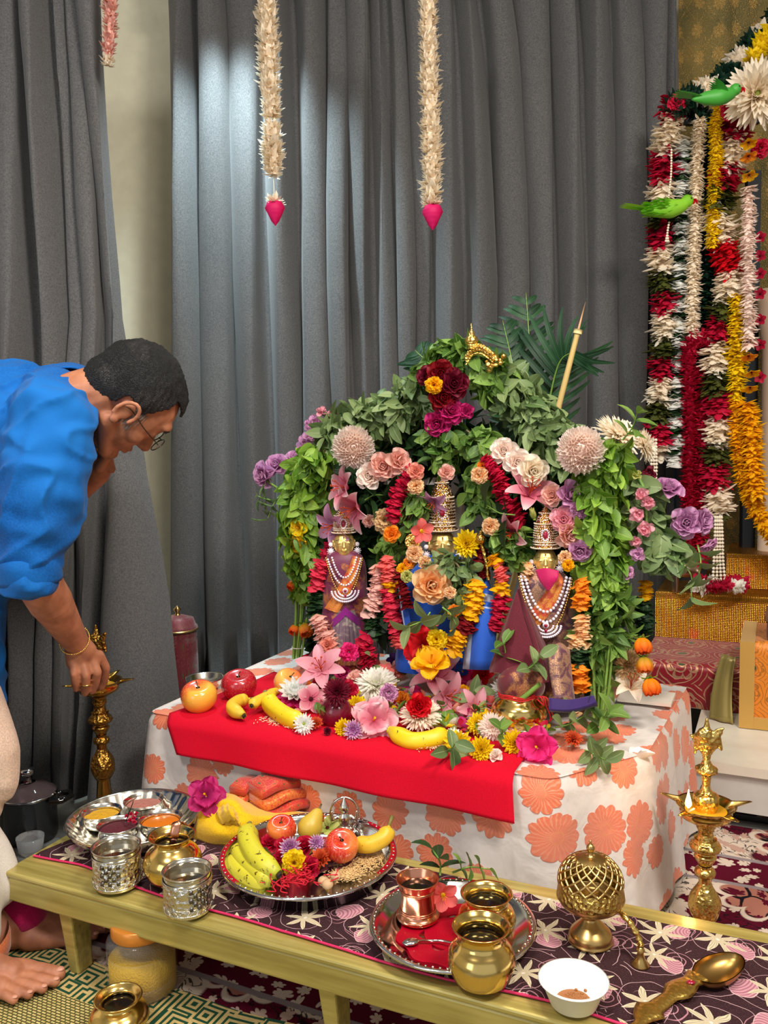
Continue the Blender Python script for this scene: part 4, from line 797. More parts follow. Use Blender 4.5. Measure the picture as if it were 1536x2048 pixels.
b.grid(np.array(G)[:, ::-1]); b.build('red_inlay', red_l, tray2)
# 'letters' style embossing is only a dotted border on the trays
t, q, h, r = vessel('copper_tumbler', 'copper tumbler with a flared rim standing on the red inlaid tray', 'tumbler', 836, 1834, 1757, 86, dense([(.86, 0), (.98, .02), (.98, .1), (.84, .2), (.78, .5), (.78, .7), (.86, .84), (.98, .97), (1.0, 1.)]), COP, ZB+.012, liquid=(.8, DARK, 'water'))
b = MB()
for zz, rr in ((.1, .985), (.22, .85), (.26, .84), (.72, .8), (.76, .82)): a = np.linspace(0, 2*PI, 40, endpoint=False); b.tube(np.stack([rr*r*np.cos(a), rr*r*np.sin(a), a*0+zz*h], 1), .0012, 5, closed=True)
b.build('ridges', COP, t)
vessel('brass_pot', 'brass pot standing on the tray behind the nearest brass pot', 'pot', 974, 1868, 1786, 116, dense([(.5, 0), (.58, .015), (.86, .14), (.99, .34), (1., .44), (.9, .6), (.74, .7), (.72, .8), (.78, .92), (.9, 1.)]), BR, ZB+.012, liquid=(.75, DARK, 'water'))
q = P(822, 1888, ZB+.0105); t = thing('small_spoon', 'small steel spoon lying in the red inlaid tray by the tumbler', 'spoon', q, .2); b = MB(); b.ball((0, 0, .004), (.015, .01, .004)); b.tube([(.012, 0, .004), (.05, -.012, .006), (.07, -.03, .008)], .002, 6); b.build('spoon_body', STEEL, t)
# incense burner
q = P(1181, 1880, ZB+.0055); k_ = mpp(q); Z = lambda y: PY(1178, y, q[1])[2]-q[2]
t = thing('incense_burner', 'antique brass incense burner with a pierced dome lid and curved handle', 'incense burner', q); R_ = 64*k_
zr = Z(1796); b = MB(); b.lathe(dense([(.001, 0), (42*k_, 0), (43*k_, .006), (40*k_, Z(1862)), (20*k_, Z(1842)), (15*k_, Z(1832)), (28*k_, Z(1820)), (56*k_, Z(1808)), (63*k_, zr), (60*k_, zr+.001), (50*k_, zr-.008), (.001, zr-.014)], 60), 48); b.build('bowl_and_foot', BRD, t)
b = MB(); b.lathe([(64*k_, zr), (67*k_, zr+.003), (66*k_, zr+.01), (62*k_, zr+.03*.9), (60*k_, zr+.03), (58*k_, zr+.028), (61*k_, zr+.004)], 48); b.build('lid_band', metal('brass_antique_embossed', H(200, 166, 92), .26, .9, 150), t)
b = MB(); zt2 = Z(1712); z0_ = zr+.028; dome = lambda f: (60*k_*math.cos(f*PI/2*.93)**1.05+3*k_, z0_+(zt2-z0_)*(math.sin(f*PI/2)*.93+.07*f))
for sgn in (-1, 1):
    for i in range(16):
        pts = []
        for f in np.linspace(0, .74, 12): rr, zz = dome(f); a = 2*PI*i/16+sgn*f*1.6; pts.append((rr*math.cos(a), rr*math.sin(a), zz))
        b.tube(pts, .0023, 5)
b.build('pierced_lattice', BRD, t); b = MB(); b.lathe([(dome(f)[0]+.001, dome(f)[1]) for f in np.linspace(.7, .97, 8)]+[(7*k_, zt2+.001), (5*k_, zt2+.004), (5*k_, zt2+.008)], 32); b.ball((0, 0, zt2+.014), (8.5*k_, 8.5*k_, 9*k_), 10, 14); b.ball((0, 0, zt2+.024), (2.5*k_, 2.5*k_, 4*k_), 6, 8); b.build('finial', BRD, t)
e2 = P(1281, 1930, ZB+.0055)-q; h1 = PN(1236, 1818, (q@NV)-.005)-q; b = MB(); pth = crv([(R_*.9*.86, -.01, zr+.004), h1, PY(1262, 1848, (q+e2)[1]+.02)-q, PY(1279, 1880, (q+e2)[1]+.01)-q, e2+np.array([0, 0, .028])], 30); b.tube(pth, [.0048+.0012*math.sin(i*1.9) for i in range(len(pth))], 8); b.build('handle', BRE, t)
b = MB(); b.lathe([(.001, 0), (17*k_, 0), (17*k_, .002), (9*k_, .01), (6*k_, .02), (8*k_, .026), (3*k_, .03)], 24, c=e2); b.build('handle_foot', BRD, t)
# white cup with a little paste
PW = plain('white_paper_pulp', H(236, 236, 232), .6); t, q, h, r = vessel('paper_bowl', 'small white disposable bowl with brown paste left in the bottom', 'bowl', 1147, 2006, 1956, 140, [(.6, 0), (.66, .03), (.92, .93), (1., .96)], PW)
b = MB()
R = random.Random(4)
for i in range(60): a, d_ = R.uniform(0, 6.3), abs(R.gauss(0, .3)); b.ball((r*.55*d_*math.cos(a)+.004, r*.55*d_*math.sin(a)+.004, .006), (.003, .003, .002), 4, 5)
b.lathe([(.001, .007), (r*.35, .006), (r*.5, .0045)][::-1], 20); b.build('paste', plain('brown_paste', H(150, 92, 40), .6), t)
# ladle
q = P(1330, 2000, ZB+.006); t = thing('brass_ladle', 'flat ornate brass ladle with an egg-shaped bowl lying on the runner', 'ladle', q)
hp = [P(1272, 2062, ZB+.012), P(1290, 2030, ZB+.012), P(1322, 2006, ZB+.012), P(1360, 1978, ZB+.013), P(1398, 1952, ZB+.014)]; pth = crv(hp, 40)-q
ww = np.interp(np.linspace(0, 1, len(pth)), [0, .12, .25, .35, .42, .62, .72, .8, .9, 1], [.016, .008, .018, .024, .014, .012, .022, .02, .014, .02]); tg = np.gradient(pth, axis=0); tg /= np.linalg.norm(tg, axis=1)[:, None]; sd = np.cross(tg, [0, 0, 1.])
G = np.array([[p+s_*w*f+np.array([0, 0, hh]) for f, hh in ((-1, 0), (-.6, .003), (0, .004), (.6, .003), (1, 0), (.6, -.002), (-.6, -.002))] for p, s_, w in zip(pth, sd*1., ww)])
MB().grid(G, wv=True).build('handle', metal('brass_etched', H(222, 184, 96), .3, .18, 160), t); b = MB(); a = np.linspace(0, 2*PI, 24, endpoint=False); b.ball(P(1382, 1964, ZB+.018)-q, (.007, .005, .002)); b.build('red_stone', RUBY, t)
cb = P(1434, 1936, ZB+.022)-q; Mx = Rz(math.radians(28)); rows = []
for f in np.linspace(0, 1, 9):
    rr = math.sin(f*PI/2); zz = -.020*math.cos(f*PI/2)
    rows.append([Mx@np.array([.046*rr*math.cos(u)*(1+.12*math.cos(u)), .028*rr*math.sin(u), zz+.004*rr*math.cos(u)]) + cb for u in a])
G = np.array(rows); b = MB(); b.grid(G, wv=True); b.grid((G-cb)*np.array([1.05, 1.06, 1.1])[None, None]+cb, wv=True); b.build('ladle_bowl', metal('brass_tarnished', H(170, 134, 76), .3), t)
# silver engraved cups
def cup(px, py, pyr, w, label, seed):
    t, q, h, r = vessel('silver_cup', label, 'cup', px, py, pyr, w, dense([(.80, 0), (.9, .03), (.94, .1), (.95, .5), (.93, .85), (.92, .92), (.98, .97), (1., 1.)]), SIL, liquid=(.78, metal('water_in_silver', H(190, 180, 160), .08), 'water'))
    b = MB(); b.lathe([(.955*r, .12*h), (.965*r, .14*h), (.965*r, .80*h), (.95*r, .83*h)], 48); b.build('engraved_band', SILE, t)
    b = MB()
    for i in range(5):
        for j in range(5):
            if (i+j) % 2 == 0: a = seed+i*.17; b.box((.975*r*math.cos(a), .975*r*math.sin(a), h*(.3+.1*j)), (.003, .0065, .0075), Rz(a))
    b.build('check_pattern', metal('silver_oxidised', H(120, 116, 110), .35), t)
    b = MB()
    for i in range(16): a = i*2*PI/16; u = np.linspace(0, PI, 7); b.tube([(.97*r*math.cos(a+.19*math.cos(x)), .97*r*math.sin(a+.19*math.cos(x)), h*(.13+.11*math.sin(x))) for x in u], .0008, 4)
    for zz in (.12, .26, .76, .83): u = np.linspace(0, 2*PI, 40, endpoint=False); b.tube(np.stack([.97*r*np.cos(u), .97*r*np.sin(u), u*0+zz*h], 1), .0009, 4, closed=True)
    b.build('scroll_border', SIL, t); t.rotation_euler = (0, 0, 0)
cup(236, 1768, 1690, 97, 'engraved silver cup with a chequered panel, the left of the two on the bench', -1.9)
cup(377, 1819, 1738, 99, 'engraved silver cup with a chequered panel, right of and nearer than its twin', -1.2)
t, q, h, r = vessel('brass_pot', 'brass water pot with a copper spoon in it between the two silver cups', 'pot', 347, 1764, 1669, 117, LOTA, BR, liquid=(.8, DARK, 'water'))
b = MB(); p_ = [np.array(v_)*1. for v_ in [(.0, -.0, .8*h), (.008, -.01, h+.002), (.012, .0, h+.024), (.02, .012, h+.014)]]; C_ = crv(p_, 16)
G = np.array([[c+np.array([w*f, 0, -abs(f)*.002]) for f in (-1, -.5, 0, .5, 1)] for c, w in zip(C_, np.interp(np.linspace(0, 1, len(C_)), [0, .5, 1], [.006, .009, .007]))]); o = b.grid(G).build('copper_spoon', COP); o.location = q; tag(o, 'copper spoon curling over the rim of the brass pot between the cups', 'spoon'); m_ = o.modifiers.new('s', 'SOLIDIFY'); m_.thickness = .002
# big fluted silver dish with four bowls
q = P(268, 1672, ZB+.0055); r = 130*mpp(q); hd = .045; t = thing('fluted_silver_dish', 'wide fluted silver dish holding four small bowls of powder and paste', 'dish', q)
fl = lambda a, f: .022*np.sin(a*30+f*3)*(.35 < f < .75 or .15 < f < .3)*1.
b = MB(); b.lathe([(.001, .002), (r*.6, .002), (r*.68, .006), (r*.82, .022), (r*.94, .04), (r*.975, hd), (r, hd+.002), (r*1.0, hd), (r*.95, .036), (r*.84, .018), (r*.7, .001), (r*.6, -.001)][::1], 120, flute=lambda a, f: (.014*np.sin(a*34) if .2 < f < .4 or .65 < f < .85 else 0*a)); b.build('dish_body', SIL, t)
def cupbowl(px, py, w, label, mat, nm, group=None, heap=.6):
    q_ = P(px, py, ZB+.046); r_ = w/2*mpp(q_); t = thing('silver_bowl', label, 'bowl', q_-np.array([0, 0, .036])); h_ = .036
    b = MB(); b.lathe(dense([(.001, .0), (.5*r_, 0), (.8*r_, .006), (.93*r_, .016), (.88*r_, .026), (.92*r_, .033), (r_, h_), (.96*r_, h_), (.86*r_, .028), (.9*r_, .016), (.75*r_, .008), (.001, .004)], 50), 36); b.build('bowl_body', SIL, t)
    b = MB(); b.lathe([(.001, .026+.003*heap), (.4*r_, .026+.002*heap), (.85*r_, .025)][::-1], 24); b.build(nm, mat, t); return t
def powder(name, c, s_=120): k = N(name); n = k.noise(k.obj(), s_, 4); k.bump(n, .8, .006); return k.out(k.mix(n, tuple(x*.6 for x in c), c), .9)
cupbowl(287, 1600, 80, 'small silver bowl of pinkish brown powder at the back of the fluted dish', powder('sandal_powder', H(178, 110, 96)), 'powder')
cupbowl(203, 1622, 80, 'small silver bowl of yellow turmeric powder on the left of the fluted dish', powder('turmeric', H(216, 160, 12)), 'powder')
cupbowl(236, 1648, 84, 'small silver bowl of dark red powder at the front of the fluted dish', powder('vermilion', H(90, 10, 30)), 'powder')
cupbowl(321, 1636, 86, 'small silver bowl of orange paste on the right of the fluted dish', plain('orange_paste', H(206, 110, 16), .2), 'paste')
q = P(262, 1640, ZB+.05); t = thing('applicator_stick', 'thin dark stick leaning in the bowl of dark red powder', 'stick', q); b = MB(); b.tube([(-.012, 0, -.006), (.006, .002, .04)], .0011, 5); b.build('stick_body', DARK, t)
for i, (x, y) in enumerate([(254, 1632), (262, 1628), (268, 1636), (272, 1628), (260, 1640), (268, 1644)]): q = P(x, y, ZB+.055); flower('blossom', 'crimson', q, .006, (0, -.3, 1), 'tiny red petal flower in the bowl of dark red powder', group='tiny red flowers in the powder bowl', name='floret')
# ================================================================= fruit
def applem(name, c1, c2, f=.5, sc_=3.5):
    k = N(name); u, v_, _ = k.xyz(k.uv()); o = k.obj(); n = k.noise(o, 24, 3); st = k.noise(k.V('MULTIPLY', o, (60, 60, 8)), 6, 3); x = k.xyz(o)[0]
    g = k.step(k.M('ADD', k.M('MULTIPLY', k.M('ADD', x, .0), 16), k.M('SUBTRACT', n, f)), -.25, .35); c = k.mix(g, c2, c1); c = k.mix(k.M('MULTIPLY', k.step(st, .4, .62), .35), c, c2)
    c = k.mix(k.step(k.vor(o, 240)[0], .16, .08), c, H(236, 190, 150)); return k.out(c, .22, spec=.5, coat=.35)
A1 = applem('apple_red_yellow', H(196, 24, 32), H(238, 170, 60), .40); A2 = applem('apple_deep_red', H(160, 16, 34), H(206, 60, 60), -.6); A3 = applem('apple_streaked', H(190, 22, 30), H(236, 130, 60), .15); A4 = applem('apple_peach', H(216, 90, 50), H(244, 170, 80), .5)
def apple(px, py, w, mat, label, z=None, q=None, tilt=(0, -.3, 1), spin=0):
    q = P(px, py, z) if q is None else q; r = w/2*mpp(q); t = thing('apple', label, 'apple', M=frame(q, tilt, spin, 1)); pr = []
    for f in np.linspace(.02, .985, 26): a = f*PI; rr = math.sin(a)**.82*(1+.07*math.cos(a)); zz = math.cos(a)*.88-.30*math.exp(-(a/.42)**2)+.12*math.exp(-((PI-a)/.3)**2); pr.append((r*rr, r*zz))
    b = MB(); b.lathe(pr[::-1], 32, flute=lambda a, f: .015*np.sin(5*a)*(1-f)); b.build('flesh', mat, t); b = MB(); b.tube([(0, 0, r*.52), (.05*r, 0, r*.75), (.16*r, 0, r*.92)], [.0016, .0012, .0018], 6); b.build('stalk', STEMB, t); return t
apple(398, 1393, 72, A1, 'yellow and red apple at the left corner of the red cloth', ZT+.045, spin=2.2); apple(478, 1371, 71, A2, 'deep red apple beside the yellow and red one on the altar table', ZT+.045)
apple(577, 1366, 60, A4, 'orange-red apple half hidden behind the lotus flower on the table', ZT+.045, tilt=(.4, -.5, 1))
apple(563, 1659, 60, A3, 'streaked red apple towards the back of the fruit tray', ZB+.048, spin=1.); apple(683, 1692, 68, A3, 'larger streaked red apple on the right of the fruit tray', ZB+.052, tilt=(.1, -.6, 1), spin=3)
def fruit(name, label, q, prof, mat, tilt=(0, 0, 1), cat='fruit', stalk=True):
    t = thing(name, label, cat, M=frame(q, tilt, 0, 1)); b = MB(); b.lathe(prof, 28); b.build('flesh', mat, t); z1 = prof[-1][1]
    if stalk: b = MB(); b.tube([(0, 0, z1-.002), (.002, 0, z1+.01)], .002, 6); b.build('stalk', STEMB, t)
    return t
q = P(672, 1424, ZT+.04); r = 33*mpp(q); fruit('pomegranate', 'dark purple-red pomegranate behind the yellow blossoms on the red cloth', q, [(r*math.sin(a), -r*math.cos(a)) for a in np.linspace(.02, 3.12, 20)], plain('pomegranate_skin', H(112, 14, 40), .25, coat=.4), (.1, -.3, 1))
q = P(620, 1655, ZB+.045); fruit('pear', 'small yellow-green pear between the two apples in the fruit tray', q, [(.001, -.026), (.018, -.022), (.026, -.005), (.024, .01), (.016, .024), (.012, .034), (.007, .04), (.001, .042)], plain('pear_skin', H(198, 166, 56), .4), (.5, .5, .8))
def banana(pts, w, label, mat, seed=1, facets=5, tips=(.25, .35)):
    C_ = crv(pts, 26); o0 = C_.mean(0); n = len(C_); f = np.linspace(0, 1, n); rr = w*np.clip(np.minimum(tips[0]+f*4.5, tips[1]+(1-f)*4.2), 0, 1)**.75; rr[:2] = w*.24; t = thing('banana', label, 'banana', o0); b = MB(); seg = 15
    b.tube(C_-o0, rr, seg); V = b.v[0].reshape(n, seg, 3)
    for j in range(seg): V[:, j] = (C_-o0)+(V[:, j]-(C_-o0))*(1+.055*math.cos(j*2*PI/seg*5))
    b.v[0] = V.reshape(-1, 3); b.build('peel', mat, t); b = MB(); d = (C_[0]-C_[2]); d /= np.linalg.norm(d); b.tube([C_[0]-o0-d*.001, C_[0]-o0+d*.010, C_[0]-o0+d*.022], [w*.25, w*.22, w*.3], 8); b.build('stem', plain('banana_stem', H(120, 110, 50), .6), t)
    b = MB(); d = C_[-1]-C_[-3]; d /= np.linalg.norm(d); b.tube([C_[-1]-o0-d*.001, C_[-1]-o0+d*.004], [w*.36, w*.22], 8); b.build('blossom_end', plain('banana_tip', H(44, 34, 24), .8), t); return t
def banm(name, c, g, sp=.6):
    k = N(name); o = k.obj(); u, v_, _ = k.xyz(k.uv()); n = k.noise(o, 30, 3); s_ = k.noise(o, 110, 3); e = k.step(k.M('ABSOLUTE', k.M('SUBTRACT', u, .5)), .36, .5)
    cc = k.mix(k.M('MULTIPLY', e, .6), c, g); cc = k.mix(k.step(n, .5, .8), cc, tuple(x*.85 for x in c)); cc = k.mix(k.step(s_, sp, sp+.05), cc, H(90, 70, 20)); return k.out(cc, .4, spec=.4)
BN1 = banm('banana_peel', H(226, 196, 30), H(150, 160, 40), .67); BN2 = banm('banana_green_peel', H(202, 194, 52), H(130, 150, 44), .62); BN3 = banm('banana_ripe_peel', H(224, 180, 48), H(170, 160, 50), .7)
z = ZT+.035; banana([P(535, 1394, z+.012), P(545, 1412, z), P(575, 1434, z-.006), P(612, 1447, z-.01)], .0225, 'plump banana lying left of the pomegranate on the red cloth', BN1)
banana([P(850+10*4.6, 1463, z), P(866, 1478, z-.008), P(820, 1482, z-.012), P(780, 1460, z-.006)], .021, 'yellow banana lying at the middle of the red cloth edge', BN1)
banana([P(500, 1398, z), P(478, 1402, z), P(465, 1416, z), P(488, 1432, z-.008)], .0165, 'short spotted banana curling at the left of the red cloth', BN3); banana([P(560, 1378, z+.01), P(530, 1395, z+.008), P(512, 1404, z+.006), P(503, 1412, z+.004)], .014, 'small banana pointing at the camera beside the short curled one', BN3)
z = ZB+.03; banana([P(497, 1655, z+.02), P(496, 1680, z+.022), P(515, 1716, z+.016), P(558, 1750, z+.004)], .021, 'uppermost green-yellow banana on the left of the fruit tray', BN2)
banana([P(478, 1690, z+.004), P(486, 1715, z), P(515, 1742, z-.004), P(548, 1765, z-.01)], .0205, 'middle green-yellow banana on the left of the fruit tray', BN2); banana([P(467, 1710, z-.008), P(476, 1735, z-.012), P(508, 1757, z-.015), P(542, 1768, z-.02)], .018, 'lowest green-yellow banana on the left of the fruit tray', BN2)
banana([P(778, 1652, z+.035), P(768, 1676, z+.02), P(738, 1690, z+.01), P(705, 1686, z+.006)], .0165, 'single ripe banana on the right rim of the fruit tray', BN3)
# ================================================================= fruit tray contents
trf, qf, rf = tray('steel_tray', 'large round steel tray of fruit and flowers in the middle of the bench', 618, 1738, 354, .034, ZB+.006, rs=.8, rw=.1)
b = MB(); G = [[(rf*rr*math.cos(a), rf*rr*math.sin(a), .0375) for rr in (.93, .955, .98)] for a in np.linspace(-.9, .5, 30)]; b.grid(np.array(G)[:, ::-1]); b.build('red_rim_inlay', red_l, trf); b = MB(); G = [[(rf*rr*math.cos(a), rf*rr*math.sin(a), .0375) for rr in (.93, .955, .98)] for a in np.linspace(2.2, 3.6, 30)]; b.grid(np.array(G)[:, ::-1]); b.build('red_rim_inlay', red_l, trf)
def grains(name, label, pts, col, n, size=.0035, zz=0):
    """loose rice: pts = (pixel x, pixel y, spread)"""
    R = random.Random(n); b = MB(); o0 = P(pts[0][0], pts[0][1], zz)
    for i in range(n):
        x, y, sx, sy = pts[i % len(pts)]; c = P(x+R.gauss(0, sx), y+R.gauss(0, sy), zz+R.random()*.006)-o0; a = R.uniform(0, 6.3); d = np.array([math.cos(a), math.sin(a), R.uniform(-.3, .3)])*size; b.tube([c-d, c, c+d], [.0003, .0011, .0003], 4, cap=False)
    o = b.build(name, plain(name+'_grain', col, .5)); o.location = o0; tag(o, label, 'rice', kind='stuff'); return o
grains('rice', 'pale rice heaped on the right side of the fruit tray', [(735, 1718, 14, 10), (705, 1735, 16, 9), (755, 1705, 8, 8), (690, 1748, 14, 6)], H(222, 184, 126), 1800, zz=ZB+.011)
grains('rice', 'rice grains scattered under the bananas at the edge of the red cloth', [(560, 1440, 22, 5), (870, 1492, 20, 3), (600, 1452, 14, 3)], H(228, 200, 160), 500, zz=ZT+.012)
b = MB(); G = [[P(650+x_+8*math.sin(y_*.3), 1710+y_-x_*.28, ZB+.013+.006*math.sin(x_*.12+y_*.1)) for x_ in np.linspace(-25, 75, 14)] for y_ in np.linspace(-12, 36, 8)]; o = b.grid(np.array(G)).build('maroon_cloth', MAROON); tag(o, 'folded piece of maroon cloth under the larger apple in the fruit tray', 'cloth'); m_ = o.modifiers.new('s', 'SOLIDIFY'); m_.thickness = .004
for i, (x, y) in enumerate([(647, 1762), (671, 1752), (655, 1768)]):
    q = P(x, y, ZB+.018); o = MB().ball((0, 0, 0), (.011, .011, .009), 10, 14).build('betel_nut', plain('betel_nut', H(196, 160, 120), .6)); o.location = q; tag(o, ['pale round nut left of the pair at the front of the fruit tray', 'pale round nut farthest right at the front of the fruit tray', 'pale round nut lowest at the front of the fruit tray'][i], 'nut')
# little silver idol in the tray
q = P(690, 1672, ZB+.014); t = thing('silver_idol', 'tiny silver seated idol at the back of the fruit tray', 'statue', q); me = blob([('e', (0, 0, .012), (.024, .02, .012)), ('e', (0, 0, .036), (.014, .012, .018)), ('e', (0, 0, .062), (.011, .011, .012)), ('c', (.012, 0, .044), (.026, -.006, .036), .005, .004), ('c', (-.012, 0, .044), (-.026, -.006, .036), .005, .004), ('c', (.026, -.006, .036), (.026, -.006, .056), .004, .003), ('c', (-.026, -.006, .036), (-.026, -.006, .056), .004, .003), ('c', (0, 0, .07), (0, 0, .085), .008, .002)], .0025, 1, 'idol_body'); me.materials.append(SIL); link('idol_body', me, t)
b = MB(); u = np.linspace(.5, 2*PI-.5, 20); b.tube(np.stack([.03*np.sin(u), u*0+.008, .045-.036*np.cos(u)], 1), .003, 6); b.build('halo_arch', SIL, t)
# yellow cloth bundle
def drape(name, label, pts, mat, cat='cloth', nu=30, wave=.006, seed=1, th=.0015):
    """cloth over a coarse grid of control points, refined and creased"""
    A = np.array(pts, float); a, b_ = A.shape[:2]; R = random.Random(seed); rows = np.array([crv(A[i], nu) for i in range(a)]); rows = np.array([crv(rows[:, j], nu) for j in range(rows.shape[1])]).transpose(1, 0, 2)
    I, J = np.meshgrid(range(rows.shape[0]), range(rows.shape[1]), indexing='ij'); ph = R.uniform(0, 6)
    rows[..., 2] += wave*np.sin(I*.55+J*.3+ph)*np.sin(J*.42+I*.1)+wave*.4*np.sin(I*1.3-J*.7+ph)
    o = MB().grid(rows).build(name, mat); m_ = o.modifiers.new('s', 'SOLIDIFY'); m_.thickness = th; tag(o, label, cat); return o
YC = fabric('yellow_cloth', H(222, 176, 10), None, 500, .8, .3); RB = brocade('red_zari_cloth', H(190, 14, 30), H(230, 130, 50), 38)
B_ = lambda x, y, z: P(x, y, ZB+z*1.15)
drape('yellow_cloth', 'crumpled yellow cloth heaped behind the bananas beside the fluted dish', [[B_(384, 1676, .003), B_(430, 1690, .003), B_(490, 1692, .003), B_(540, 1672, .004), B_(590, 1656, .004)], [B_(390, 1648, .03), B_(436, 1662, .034), B_(488, 1664, .03), B_(545, 1658, .016), B_(600, 1650, .01)], [B_(402, 1622, .052), B_(446, 1628, .05), B_(490, 1640, .05), B_(550, 1648, .022), B_(625, 1645, .016)], [B_(432, 1600, .064), B_(462, 1596, .074), B_(500, 1624, .05), B_(556, 1636, .03), B_(640, 1640, .012)], [B_(440, 1590, .02), B_(470, 1590, .02), B_(510, 1610, .01), B_(560, 1620, .01), B_(630, 1625, .005)]], YC, wave=.0022)
drape('yellow_cloth', 'upright fold of fringed yellow cloth standing behind the magenta flower', [[B_(424, 1604, .055), B_(440, 1590, .05), B_(455, 1590, .04)], [B_(440, 1640, .05), B_(458, 1618, .075), B_(470, 1620, .06)], [B_(470, 1662, .03), B_(480, 1650, .045), B_(490, 1650, .03)]], YC, wave=.004, seed=3)
ZB_ = zari('orange_zari_border', H(206, 60, 30), H(240, 160, 70), 150, .45)
def folded(px, py, w, d, h, rot, label, mat, seed):
    q = P(px, py, ZB+.006); t = thing('folded_cloth', label, 'cloth', q, rot); 
    for k_ in range(3):
        b = MB(); n = 16; prof = [(w/2*math.cos(a)**1 if 0 else w/2*np.sign(math.cos(a))*abs(math.cos(a))**.35, h*(k_+.5)/3+h/6*1.02*np.sign(math.sin(a))*abs(math.sin(a))**.5) for a in np.linspace(0, 2*PI, n, endpoint=False)]
        G = np.array([[(x*(1-.05*k_)+.01*math.sin(k_*2+seed), y, z_+.004*math.sin(y*60+k_)) for x, z_ in prof] for y in np.linspace(-d/2, d/2, 10)]); b.grid(G, np.array([[(j/n*.2, y) for j in range(n)] for y in np.linspace(-d/2, d/2, 10)]), wv=True)
        for e_ in (0, -1): c0 = b.n-n*10; b.f.append(tuple(range(c0, c0+n)) if e_ == 0 else tuple(range(b.n-1, b.n-n-1, -1))); b.fm.append(0)
        b.build('fold' if k_ != 1 else 'zari_band', mat if k_ != 1 else ZB_, t)
folded(556, 1618, .085, .11, .072, -.9, 'folded red cloth with an orange zari border standing behind the apple', RB, 1); folded(496, 1612, .05, .075, .062, -.4, 'crumpled red zari cloth between the yellow cloth and the folded one', RB, 2)
# ================================================================= below the bench
q = P(287, 1972, .014); k_ = mpp(q); t = thing('plastic_jar', 'clear ribbed plastic jar of yellow grain with an orange lid under the bench', 'jar', q); hj = PY(287, 1848, q[1])[2]-.014; r = 68*k_
k = N('clear_plastic'); JARM = k.out((.6, .6, .6), .06, spec=1., alpha=.10)
pr = dense([(.001, .001), (r*.9, 0), (r, .01), (r, hj*.18), (r*.97, hj*.22), (r, hj*.26), (r, hj*.6), (r*.97, hj*.64), (r, hj*.68), (r*.99, hj*.8), (r*.88, hj*.88), (r*.78, hj*.9)], 50); b = MB(); b.lathe(pr, 40); b.build('jar_wall', JARM, t)
b = MB(); b.lathe([(.001, .003), (r*.95, .003), (r*.95, hj*.52), (r*.6, hj*.55), (.001, hj*.555)], 32); GR = powder('yellow_grain', H(214, 170, 20), 260); b.build('grain', GR, t)
b = MB(); b.lathe([(r*.84, hj*.9), (r*.85, hj*.91), (r*.85, hj*1.08), (r*.8, hj*1.1), (.001, hj*1.1)], 40, flute=lambda a, f: .006*np.sin(a*60)*(f < .5)); b.build('lid', plain('orange_gold_lid', H(206, 130, 50), .3, metal=.3), t)
vessel('brass_pot', 'brass pot on the straw mat at the bottom left edge of the picture', 'pot', 240, 2064, 1993, 118, LOTA, BR, z=.014, liquid=(.78, DARK, 'water'))
# ================================================================= behind on the left
q = P(62, 1672, .002); k_ = mpp(q); hz = PY(62, 1590, q[1])[2]; t = thing('steel_pot', 'dark steel cooking pot with a glass lid on the floor at the far left', 'pot', q); r = 52*k_
b = MB(); b.lathe([(.001, 0), (r*.96, 0), (r, .008), (r, hz-.004), (r*1.05, hz), (r*1.03, hz+.002), (r*.97, hz-.002), (r*.96, .01), (.001, .006)], 40); b.build('pot_body', DKST, t)
b = MB(); b.lathe([(r*1.02, hz+.003), (r*1.0, hz+.006), (r*.7, hz+.022), (r*.3, hz+.032), (.02, hz+.035)], 40); k = N('smoked_glass'); k.b.inputs['IOR'].default_value = 1.2; b.build('glass_lid', k.out(H(120, 100, 100), .05, trans=.6), t); b = MB(); b.tube([(r*1.02*math.cos(a), r*1.02*math.sin(a), hz+.004) for a in np.linspace(0, 6.1, 40)], .003, 6); b.build('lid_rim', STEEL, t)
b = MB(); b.lathe([(.012, hz+.035), (.008, hz+.05), (.02, hz+.06), (.018, hz+.07), (.001, hz+.072)], 20); b.build('lid_knob', STEEL, t)
for s_ in (-1, 1): b = MB(); b.tube([(s_*r*.98, -.03, hz-.012), (s_*(r+.03), -.028, hz-.008), (s_*(r+.045), 0, hz-.006), (s_*(r+.03), .028, hz-.008), (s_*r*.98, .03, hz-.012)], .008, 8); b.build('handle', DARK, t)
q = P(62, 1706, .002); k_ = mpp(q); k = N('clear_glass'); k.b.inputs['IOR'].default_value = 1.3; GL2 = k.out((1, 1, 1), .04, trans=.85, spec=.8); t = thing('glass_bowl', 'small cut glass bowl on the floor in front of the steel pot', 'bowl', q); h_ = .045; r = 27*k_
b = MB(); b.lathe([(.001, 0), (r*.7, 0), (r*.85, .01), (r, h_), (r*.94, h_), (r*.78, .012), (.001, .008)], 32, flute=lambda a, f: .02*np.sin(a*12)*(.2 < f < .6)); b.build('bowl_body', GL2, t)
q = PN(362, 1412, 2.6); q = P(362, 1440, .003) if False else np.array([PY(362, 1400, 2.95)[0], 2.95, 0.003]); k_ = mpp(PY(362, 1300, 2.95)); r = 37*k_; z1 = PY(362, 1250, 2.95)[2]; t = thing('patterned_canister', 'dark red patterned metal canister with a lid beside the centre curtain', 'canister', q)
CAN = brocade('red_paisley_enamel', H(96, 16, 30), H(140, 60, 62), 16); b = MB(); b.lathe([(.001, 0), (r*.95, 0), (r, .01), (r, z1*.86), (r*.97, z1*.88), (r*1.0, z1*.9), (r*.9, z1)], 40); V = b.uv[0]; b.uv[0] = V*np.array([1.2, 1.0]); b.build('canister_body', CAN, t)
